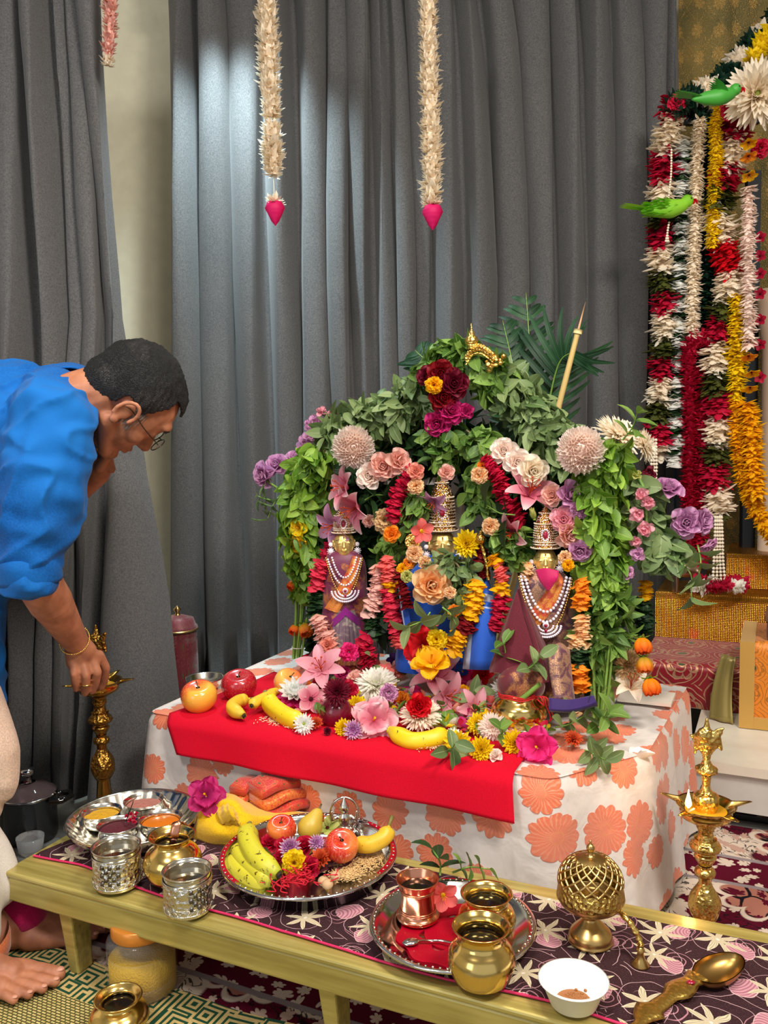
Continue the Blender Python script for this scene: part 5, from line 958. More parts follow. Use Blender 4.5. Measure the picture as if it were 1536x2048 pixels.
b = MB(); b.lathe([(r*1.04, z1*.95), (r*1.05, z1*.98), (r*.95, z1*1.0), (r*.85, z1*1.05), (r*.3, z1*1.08), (.001, z1*1.085)], 40); b.uv[0] = b.uv[0]*np.array([1.2, .2]); b.build('lid', CAN, t); b = MB(); b.tube([(r*1.05*math.cos(a), r*1.05*math.sin(a), z1*.96) for a in np.linspace(0, 6.25, 50)], .004, 6, closed=True); b.lathe([(.012, z1*1.08), (.006, z1*1.1), (.014, z1*1.13), (.001, z1*1.16)], 16); b.build('lid_rim_and_knob', BRD, t)
# ================================================================= oil lamps
def lamp(base, k, zf, label, lit, mat, mate, xy):
    """k = metres per photo pixel at the right lamp; zf(y) height above the base for a photo row"""
    t = thing('oil_lamp', label, 'oil lamp', base); Z = zf
    b = MB(); b.lathe([(.001, 0), (48*k, 0), (50*k, .006), (44*k, .016), (30*k, .026), (16*k, Z(1842)), (22*k, Z(1836))], 48); b.build('foot', mat, t)
    b = MB(); b.lathe(dense([(18*k, Z(1842)), (28*k, Z(1824)), (31*k, Z(1808)), (27*k, Z(1790)), (16*k, Z(1772)), (12*k, Z(1764))], 20), 36, flute=lambda a, f: .05*np.sin(a*6+f*7)*math.sin(PI*f)); b.build('embossed_bulb', mate, t)
    b = MB(); b.lathe([(12*k, Z(1765)), (13*k, Z(1748)), (11*k, Z(1740)), (13*k, Z(1736)), (13*k, Z(1730))], 30); b.lathe(dense([(13*k, Z(1728)), (22*k, Z(1712)), (16*k, Z(1704)), (24*k, Z(1694)), (16*k, Z(1684)), (22*k, Z(1676))], 24), 30); b.build('stem', mat, t)
    b = MB()
    for z0, z1, r0 in ((1750, 1738, 21), (1698, 1686, 31)): b = MB(); b.lathe([(10*k, Z(z0-1)), (r0*k*.9, Z(z0)), (r0*k, Z((z0+z1)/2)), (r0*k*.9, Z(z1)), (12*k, Z(z1-4))], 60, flute=lambda a, f: .05*np.sin(a*30)*(.1 < f < .9)); b.build('ribbed_collar', mate, t)
    b = MB(); b.lathe([(24*k, Z(1684)), (16*k, Z(1674)), (14*k, Z(1662)), (18*k, Z(1654)), (16*k, Z(1646)), (22*k, Z(1640))], 30); b.build('neck', mate, t)
    zp = Z(1612); b = MB(); seg = 120; a = np.linspace(0, 2*PI, seg, endpoint=False)
    ph = -2.5; spout = np.clip(np.cos(5*(a-ph)/1.0), 0, 1)**7*.62 if True else 0
    rows = [(20, -.036, 0), (32, -.032, 0), (48, -.022, .0), (50, -.012, .0), (47, -.006, .05), (56, .003, 1.), (58, .005, 1.), (54, .003, .95), (40, -.010, .3), (14, -.014, 0)]; G = []
    for r_, z_, sp_ in rows: rr = r_*k*(1+spout*sp_); G.append(np.stack([rr*np.cos(a), rr*np.sin(a), zp+z_*(k/.00105)+a*0+.004*spout*sp_], 1))
    b.grid(np.array(G)[:, ::-1], wv=True); b.build('oil_pan', mat, t)
    b = MB(); b.lathe([(.001, -.0), (40*k, 0)][::-1], 30, c=(0, 0, zp-.008)); b.build('oil', plain('lamp_oil', H(190, 140, 30), .05), t)
    b = MB(); b.lathe(dense([(20*k, zp-.012), (25*k, Z(1603)), (24*k, Z(1590)), (12*k, Z(1582)), (8*k, Z(1570)), (9*k, Z(1558)), (10*k, Z(1550))], 24), 36, flute=lambda a, f: .05*np.sin(a*18)*(f < .45)); b.lathe([(8*k, Z(1548)), (20*k, Z(1544)), (21*k, Z(1536)), (12*k, Z(1530)), (7*k, Z(1520)), (9*k, Z(1508)), (8*k, Z(1500))], 40, flute=lambda a, f: .06*np.sin(a*18)*(.1 < f < .5)); b.build('upper_stem', mate, t)
    me = blob([('e', (0, 0, Z(1482)), (22*k, 12*k, 26*k)), ('e', (-6*k, -4*k, Z(1470)), (14*k, 11*k, 16*k)), ('c', (0, 0, Z(1462)), (0, 0, Z(1438)), 8*k, 3*k), ('e', (22*k, 0, Z(1462)), (8*k, 5*k, 8*k)), ('c', (20*k, 0, Z(1468)), (27*k, 0, Z(1496)), 6*k, 3.4*k), ('e', (-20*k, 0, Z(1474)), (7*k, 5*k, 7*k)), ('c', (-20*k, 0, Z(1480)), (-22*k, 0, Z(1508)), 5*k, 3.4*k), ('c', (-18*k, 0, Z(1480)), (-30*k, 0, Z(1474)), 4*k, 3*k), ('c', (18*k, 0, Z(1460)), (30*k, 0, Z(1454)), 4*k, 3*k), ('e', (0, 0, Z(1504)), (12*k, 9*k, 8*k))], .0025, 2, 'conch_finial'); me.materials.append(mate); o = link('conch_finial', me, t); o.rotation_euler = (0, 0, -.35)
    for i in range(5):
        a_ = ph+i*2*PI/5; d = np.array([math.cos(a_), math.sin(a_), 0])
        if i == lit or lit is None and False:
            w = d*60*k+np.array([0, 0, zp+.006]); b = MB(); b.tube([w-d*.02, w, w+np.array([0, 0, .008])], .0022, 6); b.build('wick', plain('wick', H(230, 210, 180), .8), t)
            b = MB(); b.lathe(dense([(.0005, .0), (.0062, .008), (.0056, .016), (.0026, .028), (.0004, .040)], 20), 14, c=w+np.array([0, 0, .006])); kk = N('flame'); fl_ = b.build('flame', kk.out(H(255, 220, 140), .5, emis=H(255, 206, 120), es=9.), t)
            l = bpy.data.lights.new('flame_light', 'POINT'); l.energy = .25; l.color = (1, .55, .2); l.shadow_soft_size = .012; lo = bpy.data.objects.new('flame_light', l); COL.objects.link(lo); lo.location = Vector(np.array(base)+w+np.array([0, -.01, .045]))
    return t
Yl = 1.68; q = np.array([PY(1412, 1600, Yl)[0], Yl, .008]); kk_ = mpp(PY(1412, 1650, Yl)); z_of = lambda y: PY(1412, y, Yl)[2]-.008
lamp(q, kk_, z_of, 'tall brass oil lamp with one flame burning, standing on the carpet at the right', 0, BR, BRE, None)
Yl2 = 2.12; q = np.array([PY(204, 1500, Yl2)[0], Yl2, .002]); ym = lambda y: np.interp(y, [1438, 1500, 1612, 1690, 1808, 1845, 2100], [1250, 1305, 1364, 1437, 1532, 1560, 1800]); zb_ = lambda y: max(.0, PY(204, float(ym(y)), Yl2)[2]-.002)
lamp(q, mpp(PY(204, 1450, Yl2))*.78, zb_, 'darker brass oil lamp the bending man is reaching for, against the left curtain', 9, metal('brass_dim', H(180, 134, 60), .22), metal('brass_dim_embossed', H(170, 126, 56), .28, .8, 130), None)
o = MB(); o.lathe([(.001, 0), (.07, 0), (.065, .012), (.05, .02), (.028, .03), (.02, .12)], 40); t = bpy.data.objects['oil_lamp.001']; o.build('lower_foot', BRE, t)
# ================================================================= idols
def beadline(b, pts, r, step=None, seg=(5, 6)):
    C_ = crv(pts, 60); d = np.concatenate([[0], np.cumsum(np.linalg.norm(np.diff(C_, axis=0), axis=1))])
    for s in np.arange(0, d[-1], step or 2.1*r): b.ball([np.interp(s, d, C_[:, k]) for k in range(3)], r, *seg)
ZORA = zari('orange_gold_silk', H(190, 70, 40), H(240, 170, 70), 40, .45)
FV = np.array([-.12, -1, .02]); FV = FV/np.linalg.norm(FV)
GOLDF = metal('polished_gold_face', H(255, 224, 140), .34, mt=.8)
def idol(label, px, n, ycr0, ycr1, yface, ysh, hwc, hwf, prof, robe, skirt, yb, fl=.62, tip=True):
    """ycr0/ycr1: crown top and rim rows; prof: (row, half width px) of the robe; local frame faces the camera (-Y)"""
    q = PN(px, 1330, n); k = mpp(q); base = np.array([q[0], q[1], ZT+.012]); Z = lambda y: PY(px, y, q[1])[2]-base[2]
    rot = math.atan2(q[0], q[1])*-1; t = thing('deity_statue', label, 'statue', base, rot)
    pl = dense([(hw*k, Z(y)) for y, hw in prof], 34); b = MB(); b.lathe(pl[::-1], 64, sy=fl, flute=lambda a, f: .018*np.sin(a*9+f*5)*(1-f*.5)); b.build('robe', robe, t)
    # skirt of standing pleats in front
    if skirt:
        y0, y1, hw0, hw1, mt = skirt; rows = []
        for f in np.linspace(0, 1, 14):
            hw = (hw0+(hw1-hw0)*f**.8)*k; z = Z(y0+(y1-y0)*f); bw = np.interp(y0+(y1-y0)*f, [p[0] for p in prof], [p[1] for p in prof])*k*fl+.004
            rows.append([(hw*u, -math.sqrt(max(0, 1-(u*.9)**2))*bw-.003-.006*abs(math.sin(u*14))*(.3+f), z) for u in np.linspace(-1, 1, 57)])
        b = MB(); G = np.array(rows); b.grid(G[:, ::-1]); b.build('pleated_skirt', mt, t); h_ = MB(); h_.grid(G[-4:, ::-1]+np.array([0, -.002, 0])); h_.build('skirt_hem', ZMAR, t)
        b = MB()
        for sg in (-1, 1): b.grid(np.array([[(sg*hw0*k*1.25*u, -(.5*bw0+.0) if False else -fl*np.interp(y0+26*u+dy, [p[0] for p in prof], [p[1] for p in prof])*k*math.sqrt(max(.05, 1-(.8*u)**2))-.011, Z(y0+26*u+dy)) for dy in (-8, 8)] for u in np.linspace(0, 1, 8)])[:, ::sg])
        b.build('sash_border', PUR if robe is ZPUR else INDIGO, t)
    zf = Z(yface); h = hwf*k
    if skirt or robe is ZPLUM:
        ya, yb_ = ysh+2, (skirt[0] if skirt else ysh+110); rows = []
        for v_ in np.linspace(0, 1, 14):
            y = ya+(yb_-ya)*v_; W_y = np.interp(y, [p[0] for p in prof], [p[1] for p in prof])*k
            rows.append([(W_y*min(.97, max(-.97, .75-1.35*v_+u)), -fl*W_y*math.sqrt(1-min(.97, max(-.97, .75-1.35*v_+u))**2)-.006-.002*math.sin(u*60), Z(y+14*u)) for u in np.linspace(-.28, .28, 9)])
        b = MB(); b.grid(np.array(rows)); b.build('shoulder_sash', ZORA, t)
    me = blob([('e', (0, 0, 0), (h, h*.95, h*1.25)), ('e', (0, -h*.45, -h*.75), (h*.55, h*.45, h*.5)), ('c', (0, -h*.9, h*.2), (0, -h*1.15, -h*.22), h*.10, h*.17), ('e', (-h*.42, -h*.78, h*.12), (h*.22, h*.12, h*.1)), ('e', (h*.42, -h*.78, h*.12), (h*.22, h*.12, h*.1)), ('e', (0, -h*.86, -h*.55), (h*.3, h*.16, h*.08)), ('e', (0, -h*.84, -h*.68), (h*.24, h*.15, h*.07)), ('c', (0, 0, -h), (0, h*.1, -h*1.9), h*.5, h*.6), ('e', (-h*1.02, 0, 0), (h*.12, h*.25, h*.4)), ('e', (h*1.02, 0, 0), (h*.12, h*.25, h*.4))], .0013, 1, 'face')
    me.materials.append(GOLDF); o = link('face', me, t); o.location = (0, -.004, zf)
    b = MB()
    for sg in (-1, 1): b.ball((sg*h*.42, -h*.84, zf+h*.12), (h*.17, h*.07, h*.07), 6, 10); b.tube([(sg*h*.15, -h*.93, zf+h*.36), (sg*h*.45, -h*.9, zf+h*.44), (sg*h*.75, -h*.75, zf+h*.34)], .0007, 4)
    b.build('painted_eyes', DARK, t); b = MB(); b.tube([(0, -h*.98, zf+h*.3), (0, -h*.92, zf+h*.72)], .0015, 5); b.build('forehead_mark', RUBY, t)
    # crown
    z0, z1 = Z(ycr1), Z(ycr0); H_ = z1-z0; R0 = hwc*k
    pr_ = [(R0*1.12, 0), (R0*1.18, .02), (R0*1.14, .05), (R0*1.0, .07), (R0*.98, .3), (R0*.88, .55), (R0*.9, .57), (R0*.86, .6), (R0*.7, .72), (R0*.45, .8), (R0*.5, .82), (R0*.42, .85), (R0*.22, .89), (R0*.26, .91), (R0*.14, .95), (R0*.03, 1.)]
    b = MB(); b.lathe([(r_, z0+f*H_) for r_, f in pr_], 48); b.build('crown', JEWEL, t)
    b = MB()
    for f in (.02, .1, .16, .58, .82):
        b = MB()
        rr = np.interp(f, [p[1] for p in pr_], [p[0] for p in pr_])*1.02; nb = max(10, int(2*PI*rr/.0045))
        for i in range(nb): a = 2*PI*i/nb; b.ball((rr*math.cos(a), rr*math.sin(a), z0+f*H_), .0021, 5, 6)
        b.build('crown_bead_ring', PEARL, t)
    for f in np.linspace(.2, .52, 7):
        b = MB()
        rr = np.interp(f, [p[1] for p in pr_], [p[0] for p in pr_])*1.01; nb = int(2*PI*rr/.0055)
        for i in range(nb): a = 2*PI*i/nb; b.ball((rr*math.cos(a), rr*math.sin(a), z0+f*H_), .0015, 4, 5)
        b.build('crown_bead_ring', PEARL, t)

    b = MB(); b.ball((0, -R0*.99, z0+.33*H_), (R0*.2, .004, R0*.32), 8, 12); b.build('crown_ruby', RUBY, t); b = MB()
    for i in range(14): a = 2*PI*i/14; b.ball((R0*.3*math.cos(a), -R0*.98, z0+.33*H_+R0*.45*math.sin(a)), .0024, 5, 6)
    b.build('ruby_setting', GLINT, t)
    for sg in (-1, 1):
        b = MB()
        for j, (dz, r_) in enumerate(((.1, .0065), (-.5, .008), (-1.0, .005))): b.ball((sg*h*1.25, -h*.25, zf+h*dz-.2*h), (r_, r_*.5, r_), 7, 10)
        for i in range(10): a = 2*PI*i/10; b.ball((sg*h*1.25+.009*math.cos(a), -h*.35, zf-.7*h+.009*math.sin(a)), .0018, 4, 5)
        b.build('earring', GLINT, t)
    return t, base, k, Z, prof, fl
def necklace(T_, rows, r, mat, pendant=None):
    t, base, k, Z, prof, fl = T_; b = MB()
    hwf = lambda y: np.interp(y, [p[0] for p in prof], [p[1] for p in prof])*k*fl
    for y0, y1, hw in rows:
        pts = [(hw*k*u, -hwf(y0+(y1-y0)*(1-u*u))*math.sqrt(max(.05, 1-(.6*u)**2))-.006, Z(y0+(y1-y0)*(1-abs(u)**2.2))) for u in np.linspace(-1, 1, 15)]; beadline(b, pts, r)
    b.build('necklace', mat, t)
    if pendant:
        y, R_ = pendant; yy = -hwf(y)-.012; b = MB(); c = np.array([0, yy, Z(y)])
        b.ball(c, (.008, .004, .008), 7, 10)
        for rg, n_, rb in ((.014, 12, .003), (.021, 18, .0032), (.028, 22, .0034)):
            for i in range(n_): a = -PI*(i+.5)/n_*1.0; b.ball(c+np.array([rg*R_*math.cos(a)*1.15, 0, rg*R_*math.sin(a)*.95]), rb, 5, 6)
        b.build('pendant', JEWEL if False else GLINT, t); b = MB(); b.ball(c+np.array([0, -.004, 0]), (.0045, .003, .0045), 6, 8); b.ball(c+np.array([0, -.001, -.012*R_]), (.004, .003, .006), 6, 8); b.build('pendant_ruby', RUBY, t)
SK1 = zari('silver_pleat_silk', H(110, 90, 104), H(200, 186, 170), 40, .55)
L_ = idol('left statue in a purple and gold silk robe with a silver pleated skirt', 694, 2.08, 1006, 1065, 1086, 1110, 20, 21, [(1098, 14), (1108, 32), (1130, 42), (1180, 44), (1240, 50), (1300, 62), (1338, 66)], ZPUR, (1215, 1318, 22, 48, SK1), 1338)
necklace(L_, [(1112, 1150, 24), (1115, 1165, 32)], .0034, GLINT, (1175, 1.15)); necklace(L_, [(1112, 1185, 36)], .003, GOLD)
C_i = idol('tallest central statue wearing blue cloth behind the peach rose', 889, 2.10, 944, 1062, 1090, 1115, 26, 26, [(1104, 16), (1116, 36), (1150, 70), (1200, 86), (1260, 92), (1335, 100)], fabric('royal_blue_cloth', H(26, 84, 186), None, 500, .6, .2), None, 1335)
necklace(C_i, [(1120, 1150, 30)], .0038, GOLD)
R_i = idol('right statue in a plum zari silk robe with a magenta neck cloth', 1092, 2.02, 1010, 1096, 1121, 1140, 24, 22, [(1134, 14), (1144, 34), (1170, 52), (1220, 62), (1290, 60), (1400, 66)], ZPLUM, None, 1400)
necklace(R_i, [(1150, 1215, 40), (1150, 1235, 48)], .0042, GLINT, (1240, 1.1)); necklace(R_i, [(1150, 1255, 52)], .003, GOLD)
# blue end with white stripes, magenta v, tails of cloth
def strip(name, pts, n, mat, parent_label=None, cat='cloth', label=None, th=.002, n_=10):
    rows = [[PN(x, y, n_v) for (x, y, n_v) in crv([(x, y, nn) for x, y, nn in r], n_)] for r in pts]; rows = np.array(rows); rows = np.array([crv(rows[:, j], 14) for j in range(rows.shape[1])]).transpose(1, 0, 2)
    o = MB().grid(rows).build(name, mat); m_ = o.modifiers.new('s', 'SOLIDIFY'); m_.thickness = th; tag(o, label, cat); return o
k = N('blue_cloth_with_white_stripes'); u, v_, _ = k.xyz(k.uv()); w1 = k.step(k.M('ABSOLUTE', k.M('SUBTRACT', u, .3)), .05, .045); w2 = k.step(k.M('ABSOLUTE', k.M('SUBTRACT', u, .42)), .012, .008); w3 = k.step(v_, .2, .19)
BST = k.out(k.mix(k.M('MAXIMUM', w1, k.M('MAXIMUM', w2, w3)), H(20, 84, 190), H(170, 186, 216)), .7, sheen=.2)
strip('blue_cloth', [[(966, 1152, 2.02), (972, 1150, 2.015), (976, 1155, 2.02)], [(945, 1200, 1.99), (970, 1200, 1.975), (990, 1205, 1.99)], [(935, 1260, 1.97), (962, 1260, 1.955), (992, 1262, 1.98)], [(925, 1338, 1.96), (960, 1340, 1.945), (995, 1340, 1.97)]], 0, BST, label='royal blue cloth with white stripes hanging right of the central statue')
strip('blue_cloth', [[(796, 1168, 2.0), (812, 1172, 2.0)], [(802, 1220, 1.98), (818, 1225, 1.98)], [(812, 1275, 1.97), (826, 1275, 1.97)]], 0, BST, label='narrow blue cloth edge beside the crimson garland, left of the central statue')
strip('magenta_cloth', [[(1070, 1140, 1.955), (1092, 1136, 1.95), (1118, 1142, 1.955)], [(1078, 1160, 1.945), (1097, 1160, 1.94), (1116, 1156, 1.945)], [(1090, 1178, 1.945), (1097, 1182, 1.942), (1106, 1172, 1.945)]], 0, MAG, label='magenta silk folded at the neck of the right statue')
strip('maroon_cloth', [[(590, 1352, 1.98), (640, 1310, 2.0)], [(625, 1300, 2.0), (655, 1270, 2.02)], [(650, 1268, 2.02), (668, 1240, 2.03)]], 0, ZMAR, label='maroon and gold cloth end trailing off the left statue')
strip('indigo_cloth', [[(1100, 1400, 1.85), (1100, 1424, 1.83)], [(1140, 1405, 1.85), (1145, 1425, 1.83)], [(1190, 1398, 1.86), (1196, 1412, 1.84)]], 0, INDIGO, label='folded indigo silk bar between the brass pot and the leafy stems', th=.012)
strip('plum_cloth', [[(1096, 1300, 1.9), (1120, 1285, 1.92), (1140, 1300, 1.93)], [(1100, 1350, 1.88), (1122, 1350, 1.89), (1144, 1350, 1.92)], [(1108, 1400, 1.86), (1130, 1402, 1.87), (1150, 1398, 1.9)]], 0, ZPLUM, label='plum zari cloth hanging beside the maroon cone')
# maroon cone cloth, brocade coconut, pot
q = PN(1042, 1335, 1.90); k_ = mpp(q); t = thing('cone_cloth', 'maroon blouse cloth folded into a tall cone over the brass pot', 'cloth', q); zt = PY(1040, 1178, q[1])[2]-q[2]; rows = []
ap = np.array([PY(1036, 1180, q[1])[0]-q[0], 0, zt])
for f in np.linspace(0, 1, 16):
    rr = 66*k_*f**.95+.001; rows.append([ap*(1-f)+np.array([rr*math.cos(a)*(1.05 if math.cos(a) > 0 else .95), rr*math.sin(a)*.62-.012*f*max(0, math.cos((a-5.3)*1.0))**8, .010*math.sin(2*a)*f+(-.012*f if math.sin(a) < 0 else 0)]) for a in np.linspace(0, 2*PI, 60, endpoint=False)])
b = MB(); b.grid(np.array(rows)[:, ::-1], wv=True); b.build('cone_fold', MAROON, t); e_ = MB(); e_.tube([ap+np.array([.002, -.003, 0])]+[ap*(1-f)+np.array([66*k_*f*.62, -66*k_*f*.55-.006, -.01*f]) for f in (.3, .6, 1.)], [.003, .005, .006, .006], 6); e_.build('rolled_edge', MAROON, t)
t, q, h, r = vessel('brass_pot', 'squat brass pot tied with red thread at the front right of the altar table', 'pot', 1038, 1456, 1384, 112, dense([(.4, 0), (.6, .04), (.9, .25), (1., .45), (.92, .68), (.72, .82), (.66, .9), (.74, 1.)]), BR, ZT+.012)
pc = q+np.array([0, 0, h]); b = MB()
for dz in (0, .004, .007): b.tube([pc+np.array([r*.72*math.cos(a), r*.72*math.sin(a), -.006+dz+.002*math.sin(a*5)]) for a in np.linspace(0, 6.28, 30)], .0017, 5)
for o_ in (0, .006): b.tube(crv([pc+np.array([r*.5, -r*.5, -.002]), pc+np.array([r*.75+o_, -r*.7, .0]), pc+np.array([r*.85+o_, -r*.7, -.02]), pc+np.array([r*1.0+o_, -r*.62, -.045]), pc+np.array([r*.98, -r*.6, -.058])], 20), .0016, 5)
b.tube(crv([pc+np.array([r*.5, -r*.5, -.002]), pc+np.array([r*.62, -r*.85, .004]), pc+np.array([r*.75, -r*.8, -.016]), pc+np.array([r*.52, -r*.6, -.004])], 16), .0016, 5)
o = b.build('red_thread', plain('red_thread', H(206, 30, 36), .8)); tag(o, 'red thread knotted round the neck of the squat brass pot', 'thread')
q = PN(1042, 1368, 1.87); o = MB().ball((0, 0, 0), (.056, .045, .05), 16, 24).build('wrapped_coconut', ZMAR); o.location = q; tag(o, 'coconut wrapped in maroon and gold brocade sitting on the squat brass pot', 'coconut')
# gold sceptre, arch ornament, white post
t = thing('gold_mace', 'ornate gold hand staff right of the central statue face', 'staff', PN(973, 1160, 2.0)); b = MB(); c0 = np.array(t.location); b.tube(crv([PN(977, 1160, 2.0)-c0, PN(972, 1120, 2.)-c0, PN(964, 1090, 2.)-c0, PN(962, 1075, 2.)-c0], 20), [.004+.003*abs(math.sin(i*1.1)) for i in range(19)], 8); b.build('shaft', GOLDE, t); b = MB(); b.ball(PN(962, 1078, 1.99)-c0, .013, 8, 12); b.ball(PN(962, 1070, 2.)-c0, (.006, .006, .012), 6, 8); b.build('staff_head', GOLDE, t)
q = PN(826, 1083, 2.0); t = thing('gold_discus', 'small gold ribbed disc raised on the left of the central statue', 'ornament', M=frame(q, TOC(q), 0, 1)); b = MB(); b.lathe([(.001, .006), (.006, .005), (.007, .002), (.018, .003), (.02, .004), (.021, 0), (.001, 0)], 48, flute=lambda a, f: .06*np.sin(a*16)*(.3 < f < .8)); b.build('disc', GOLDE, t)
q = PN(945, 712, 2.12); t = thing('gold_arch_ornament', 'curved gold arch ornament with a finial at the peak of the leafy arch', 'ornament', q); b = MB(); pa = [PN(x, y, 2.12)-q for x, y in [(932, 722), (945, 702), (962, 700), (980, 712), (990, 722)]]; 
for rr, dz in ((.005, 0), (.004, .012), (.003, -.01)): b.tube(crv(pa, 24)+np.array([0, -.002, dz]), rr, 8)
for i, p_ in enumerate(crv(pa, 14)): b.ball(p_+np.array([0, -.006, .006]), .0055, 6, 8)
b.build('arch_band', GOLDE, t); b = MB(); c_ = PN(943, 686, 2.12)-q; b.lathe([(.014, -.016), (.008, -.01), (.017, .0), (.016, .012), (.007, .022), (.009, .026), (.003, .034), (.001, .05)], 24, c=c_)
b.build('finial', GOLDE, t); b = MB(); R = random.Random(3); c_ = PN(992, 722, 2.11)-q
for i in range(16): b.ball(c_+np.array([R.gauss(0, .011), R.gauss(0, .005), R.gauss(0, .01)]), R.uniform(.004, .008), 6, 8)
b.build('flower_cluster', GOLDE, t)
t = thing('white_arch_frame', 'white plastic frame showing between leaves behind the central statue', 'frame', PN(915, 1300, 2.2)); c0 = np.array(t.location)
a_, z0, z1 = PN(914, 900, 2.2)-c0, ZT+.012-c0[2], PN(914, 832, 2.2)[2]-c0[2]; b = MB(); b.box((a_[0], a_[1], (z0+z1)/2), (.03, .02, z1-z0), RT); b.build('post', WHITEP, t, False); b = MB(); A1_, A2_ = PN(770, 962, 2.2)-c0, PN(1010, 962, 2.2)-c0; b.box(((A1_+A2_)/2), (np.linalg.norm(A2_-A1_), .018, .02), RT); b.build('crossbar', WHITEP, t, False)
# ================================================================= foliage
def foliage(name, label, path, n, radpx, cnt, L, Wd, mat, seed, cat='foliage', outw=.6, droop=.35, stems=None):
    pts = [PN(p[0], p[1], p[2] if len(p) > 2 else n) for p in path]; C_ = crv(pts, 40); k = mpp(C_.mean(0)); o0 = C_[0]; t = thing(name, label, cat, o0)
    leaves(C_-o0, np.array(radpx)*k*1.12 if not np.isscalar(radpx) else radpx*k*1.12, int(cnt*1.35), L, Wd, mat, seed=seed, outw=outw, droop=droop).build('leaves', mat, t)
    b = MB(); R = random.Random(seed); 
    for i in range(5): b.tube(C_-o0+np.array([R.gauss(0, .01), R.gauss(0, .01), R.gauss(0, .01)]), .003, 5)
    b.build('stems', STEMB, t); return t
foliage('leafy_garland', 'grey-green leafy garland forming the left slope of the arch', [(655, 925), (680, 862), (740, 842), (810, 822), (850, 785)], 2.2, [38, 48, 54, 54], 460, .055, .0135, LEAFG, 1)
foliage('leafy_garland', 'fresh leafy tuft crowning the peak of the arch', [(855, 760), (870, 725), (920, 712), (975, 745), (1000, 770)], 2.17, [26, 34, 38, 44], 260, .055, .0145, LEAF, 2)
foliage('leafy_garland', 'grey-green leafy garland forming the right slope of the arch', [(990, 750), (1040, 800), (1075, 845), (1110, 890), (1150, 925)], 2.2, [48, 52, 50, 44], 430, .058, .0145, LEAFG, 3)
foliage('basil_bundle', 'thick bundle of basil on the left side of the altar', [(640, 900), (618, 960), (605, 1030), (615, 1100), (612, 1190)], 2.13, [36, 50, 52, 42, 26], 520, .058, .016, LEAFB, 4, cat='leaf bundle', droop=.7)
foliage('basil_bundle', 'thick bundle of basil on the right side of the altar', [(1225, 890), (1200, 960), (1190, 1040), (1200, 1120), (1205, 1190)], 2.04, [42, 50, 56, 50, 40], 560, .055, .016, LEAFB, 5, cat='leaf bundle', droop=.5)
foliage('leaf_bundle', 'lower bundle of narrow dark leaves above the tied stems on the right', [(1205, 1180), (1212, 1240), (1205, 1300), (1200, 1360)], 2.02, [44, 52, 46, 22], 300, .065, .011, LEAF, 6, cat='leaf bundle', droop=.2)
foliage('rose_foliage', 'broad rose leaves spreading at the right edge of the altar', [(1265, 960), (1290, 1040), (1320, 1090), (1350, 1120)], 2.1, [40, 44, 48, 36], 130, .06, .02, LEAFG, 7, cat='foliage', droop=.6)
foliage('inner_foliage', 'small leafy cluster above the crown of the central statue', [(850, 880), (890, 860), (900, 900), (870, 930)], 2.1, 30, 130, .045, .013, LEAF, 8)
foliage('inner_foliage', 'leafy cluster right of the central crown below the arch', [(940, 870), (980, 905), (960, 960), (965, 1030)], 2.08, 32, 170, .048, .014, LEAF, 9)
foliage('inner_foliage', 'leafy cluster between the left statue and the crimson garland', [(770, 1085), (790, 1100), (830, 1020), (850, 990)], 2.06, 28, 130, .04, .012, LEAF, 10)
foliage('inner_foliage', 'greyish basil sprigs hanging over the central statue chest', [(870, 1150), (905, 1120), (930, 1150), (930, 1200), (900, 1235)], 1.97, 24, 130, .034, .011, LEAFG, 11)
foliage('inner_foliage', 'round leafy cluster left of the right statue face', [(1000, 1075), (1040, 1090), (1030, 1120)], 2.0, 26, 80, .042, .014, LEAF, 12)
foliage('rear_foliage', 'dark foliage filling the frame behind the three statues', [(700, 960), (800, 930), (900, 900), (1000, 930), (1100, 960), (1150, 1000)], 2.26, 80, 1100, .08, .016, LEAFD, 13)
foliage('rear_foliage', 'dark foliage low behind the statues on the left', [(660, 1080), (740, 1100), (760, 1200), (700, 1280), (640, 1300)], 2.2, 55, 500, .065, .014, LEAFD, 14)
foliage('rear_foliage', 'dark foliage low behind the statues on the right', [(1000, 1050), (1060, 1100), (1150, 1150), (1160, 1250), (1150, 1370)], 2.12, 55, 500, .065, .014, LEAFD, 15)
def stems(label, tops, bots, n, seed, rpx=4):
    t = thing('stem_bundle', label, 'stems', PN(*bots[0], n)); o0 = np.array(t.location); R = random.Random(seed); b = MB()
    for i in range(9):
        f = i/8; a_ = np.array(tops[0])*(1-f)+np.array(tops[1])*f; c = np.array(bots[0])*(1-f)+np.array(bots[1])*f; nn = n+R.uniform(-.02, .02); m_ = (a_+c)/2+R.uniform(-3, 3); b.tube(crv([PN(*a_, nn)-o0, PN(*m_, nn)-o0, PN(*c, nn)-o0], 12), R.uniform(.0025, .0045), 6)
    b.build('stalks', STEM, t); b = MB(); c = (np.array(tops)*.15+np.array(bots)*.85).mean(0); q = PN(*c, n)-o0; w = abs(bots[1][0]-bots[0][0])/2*mpp(PN(*c, n))+.006; b.tube([q+np.array([w*math.cos(a), .026*math.sin(a), 0]) for a in np.linspace(0, 6.2, 24)], .0012, 5); b.build('string_tie', WHITEP, t)
stems('bare green stems below the basil bundle on the left', ((592, 1170), (624, 1170)), ((586, 1318), (604, 1312)), 2.13, 1)
stems('bare green stems tied with string at the front right of the altar table', ((1180, 1300), (1225, 1290)), ((1185, 1446), (1206, 1440)), 1.98, 2)
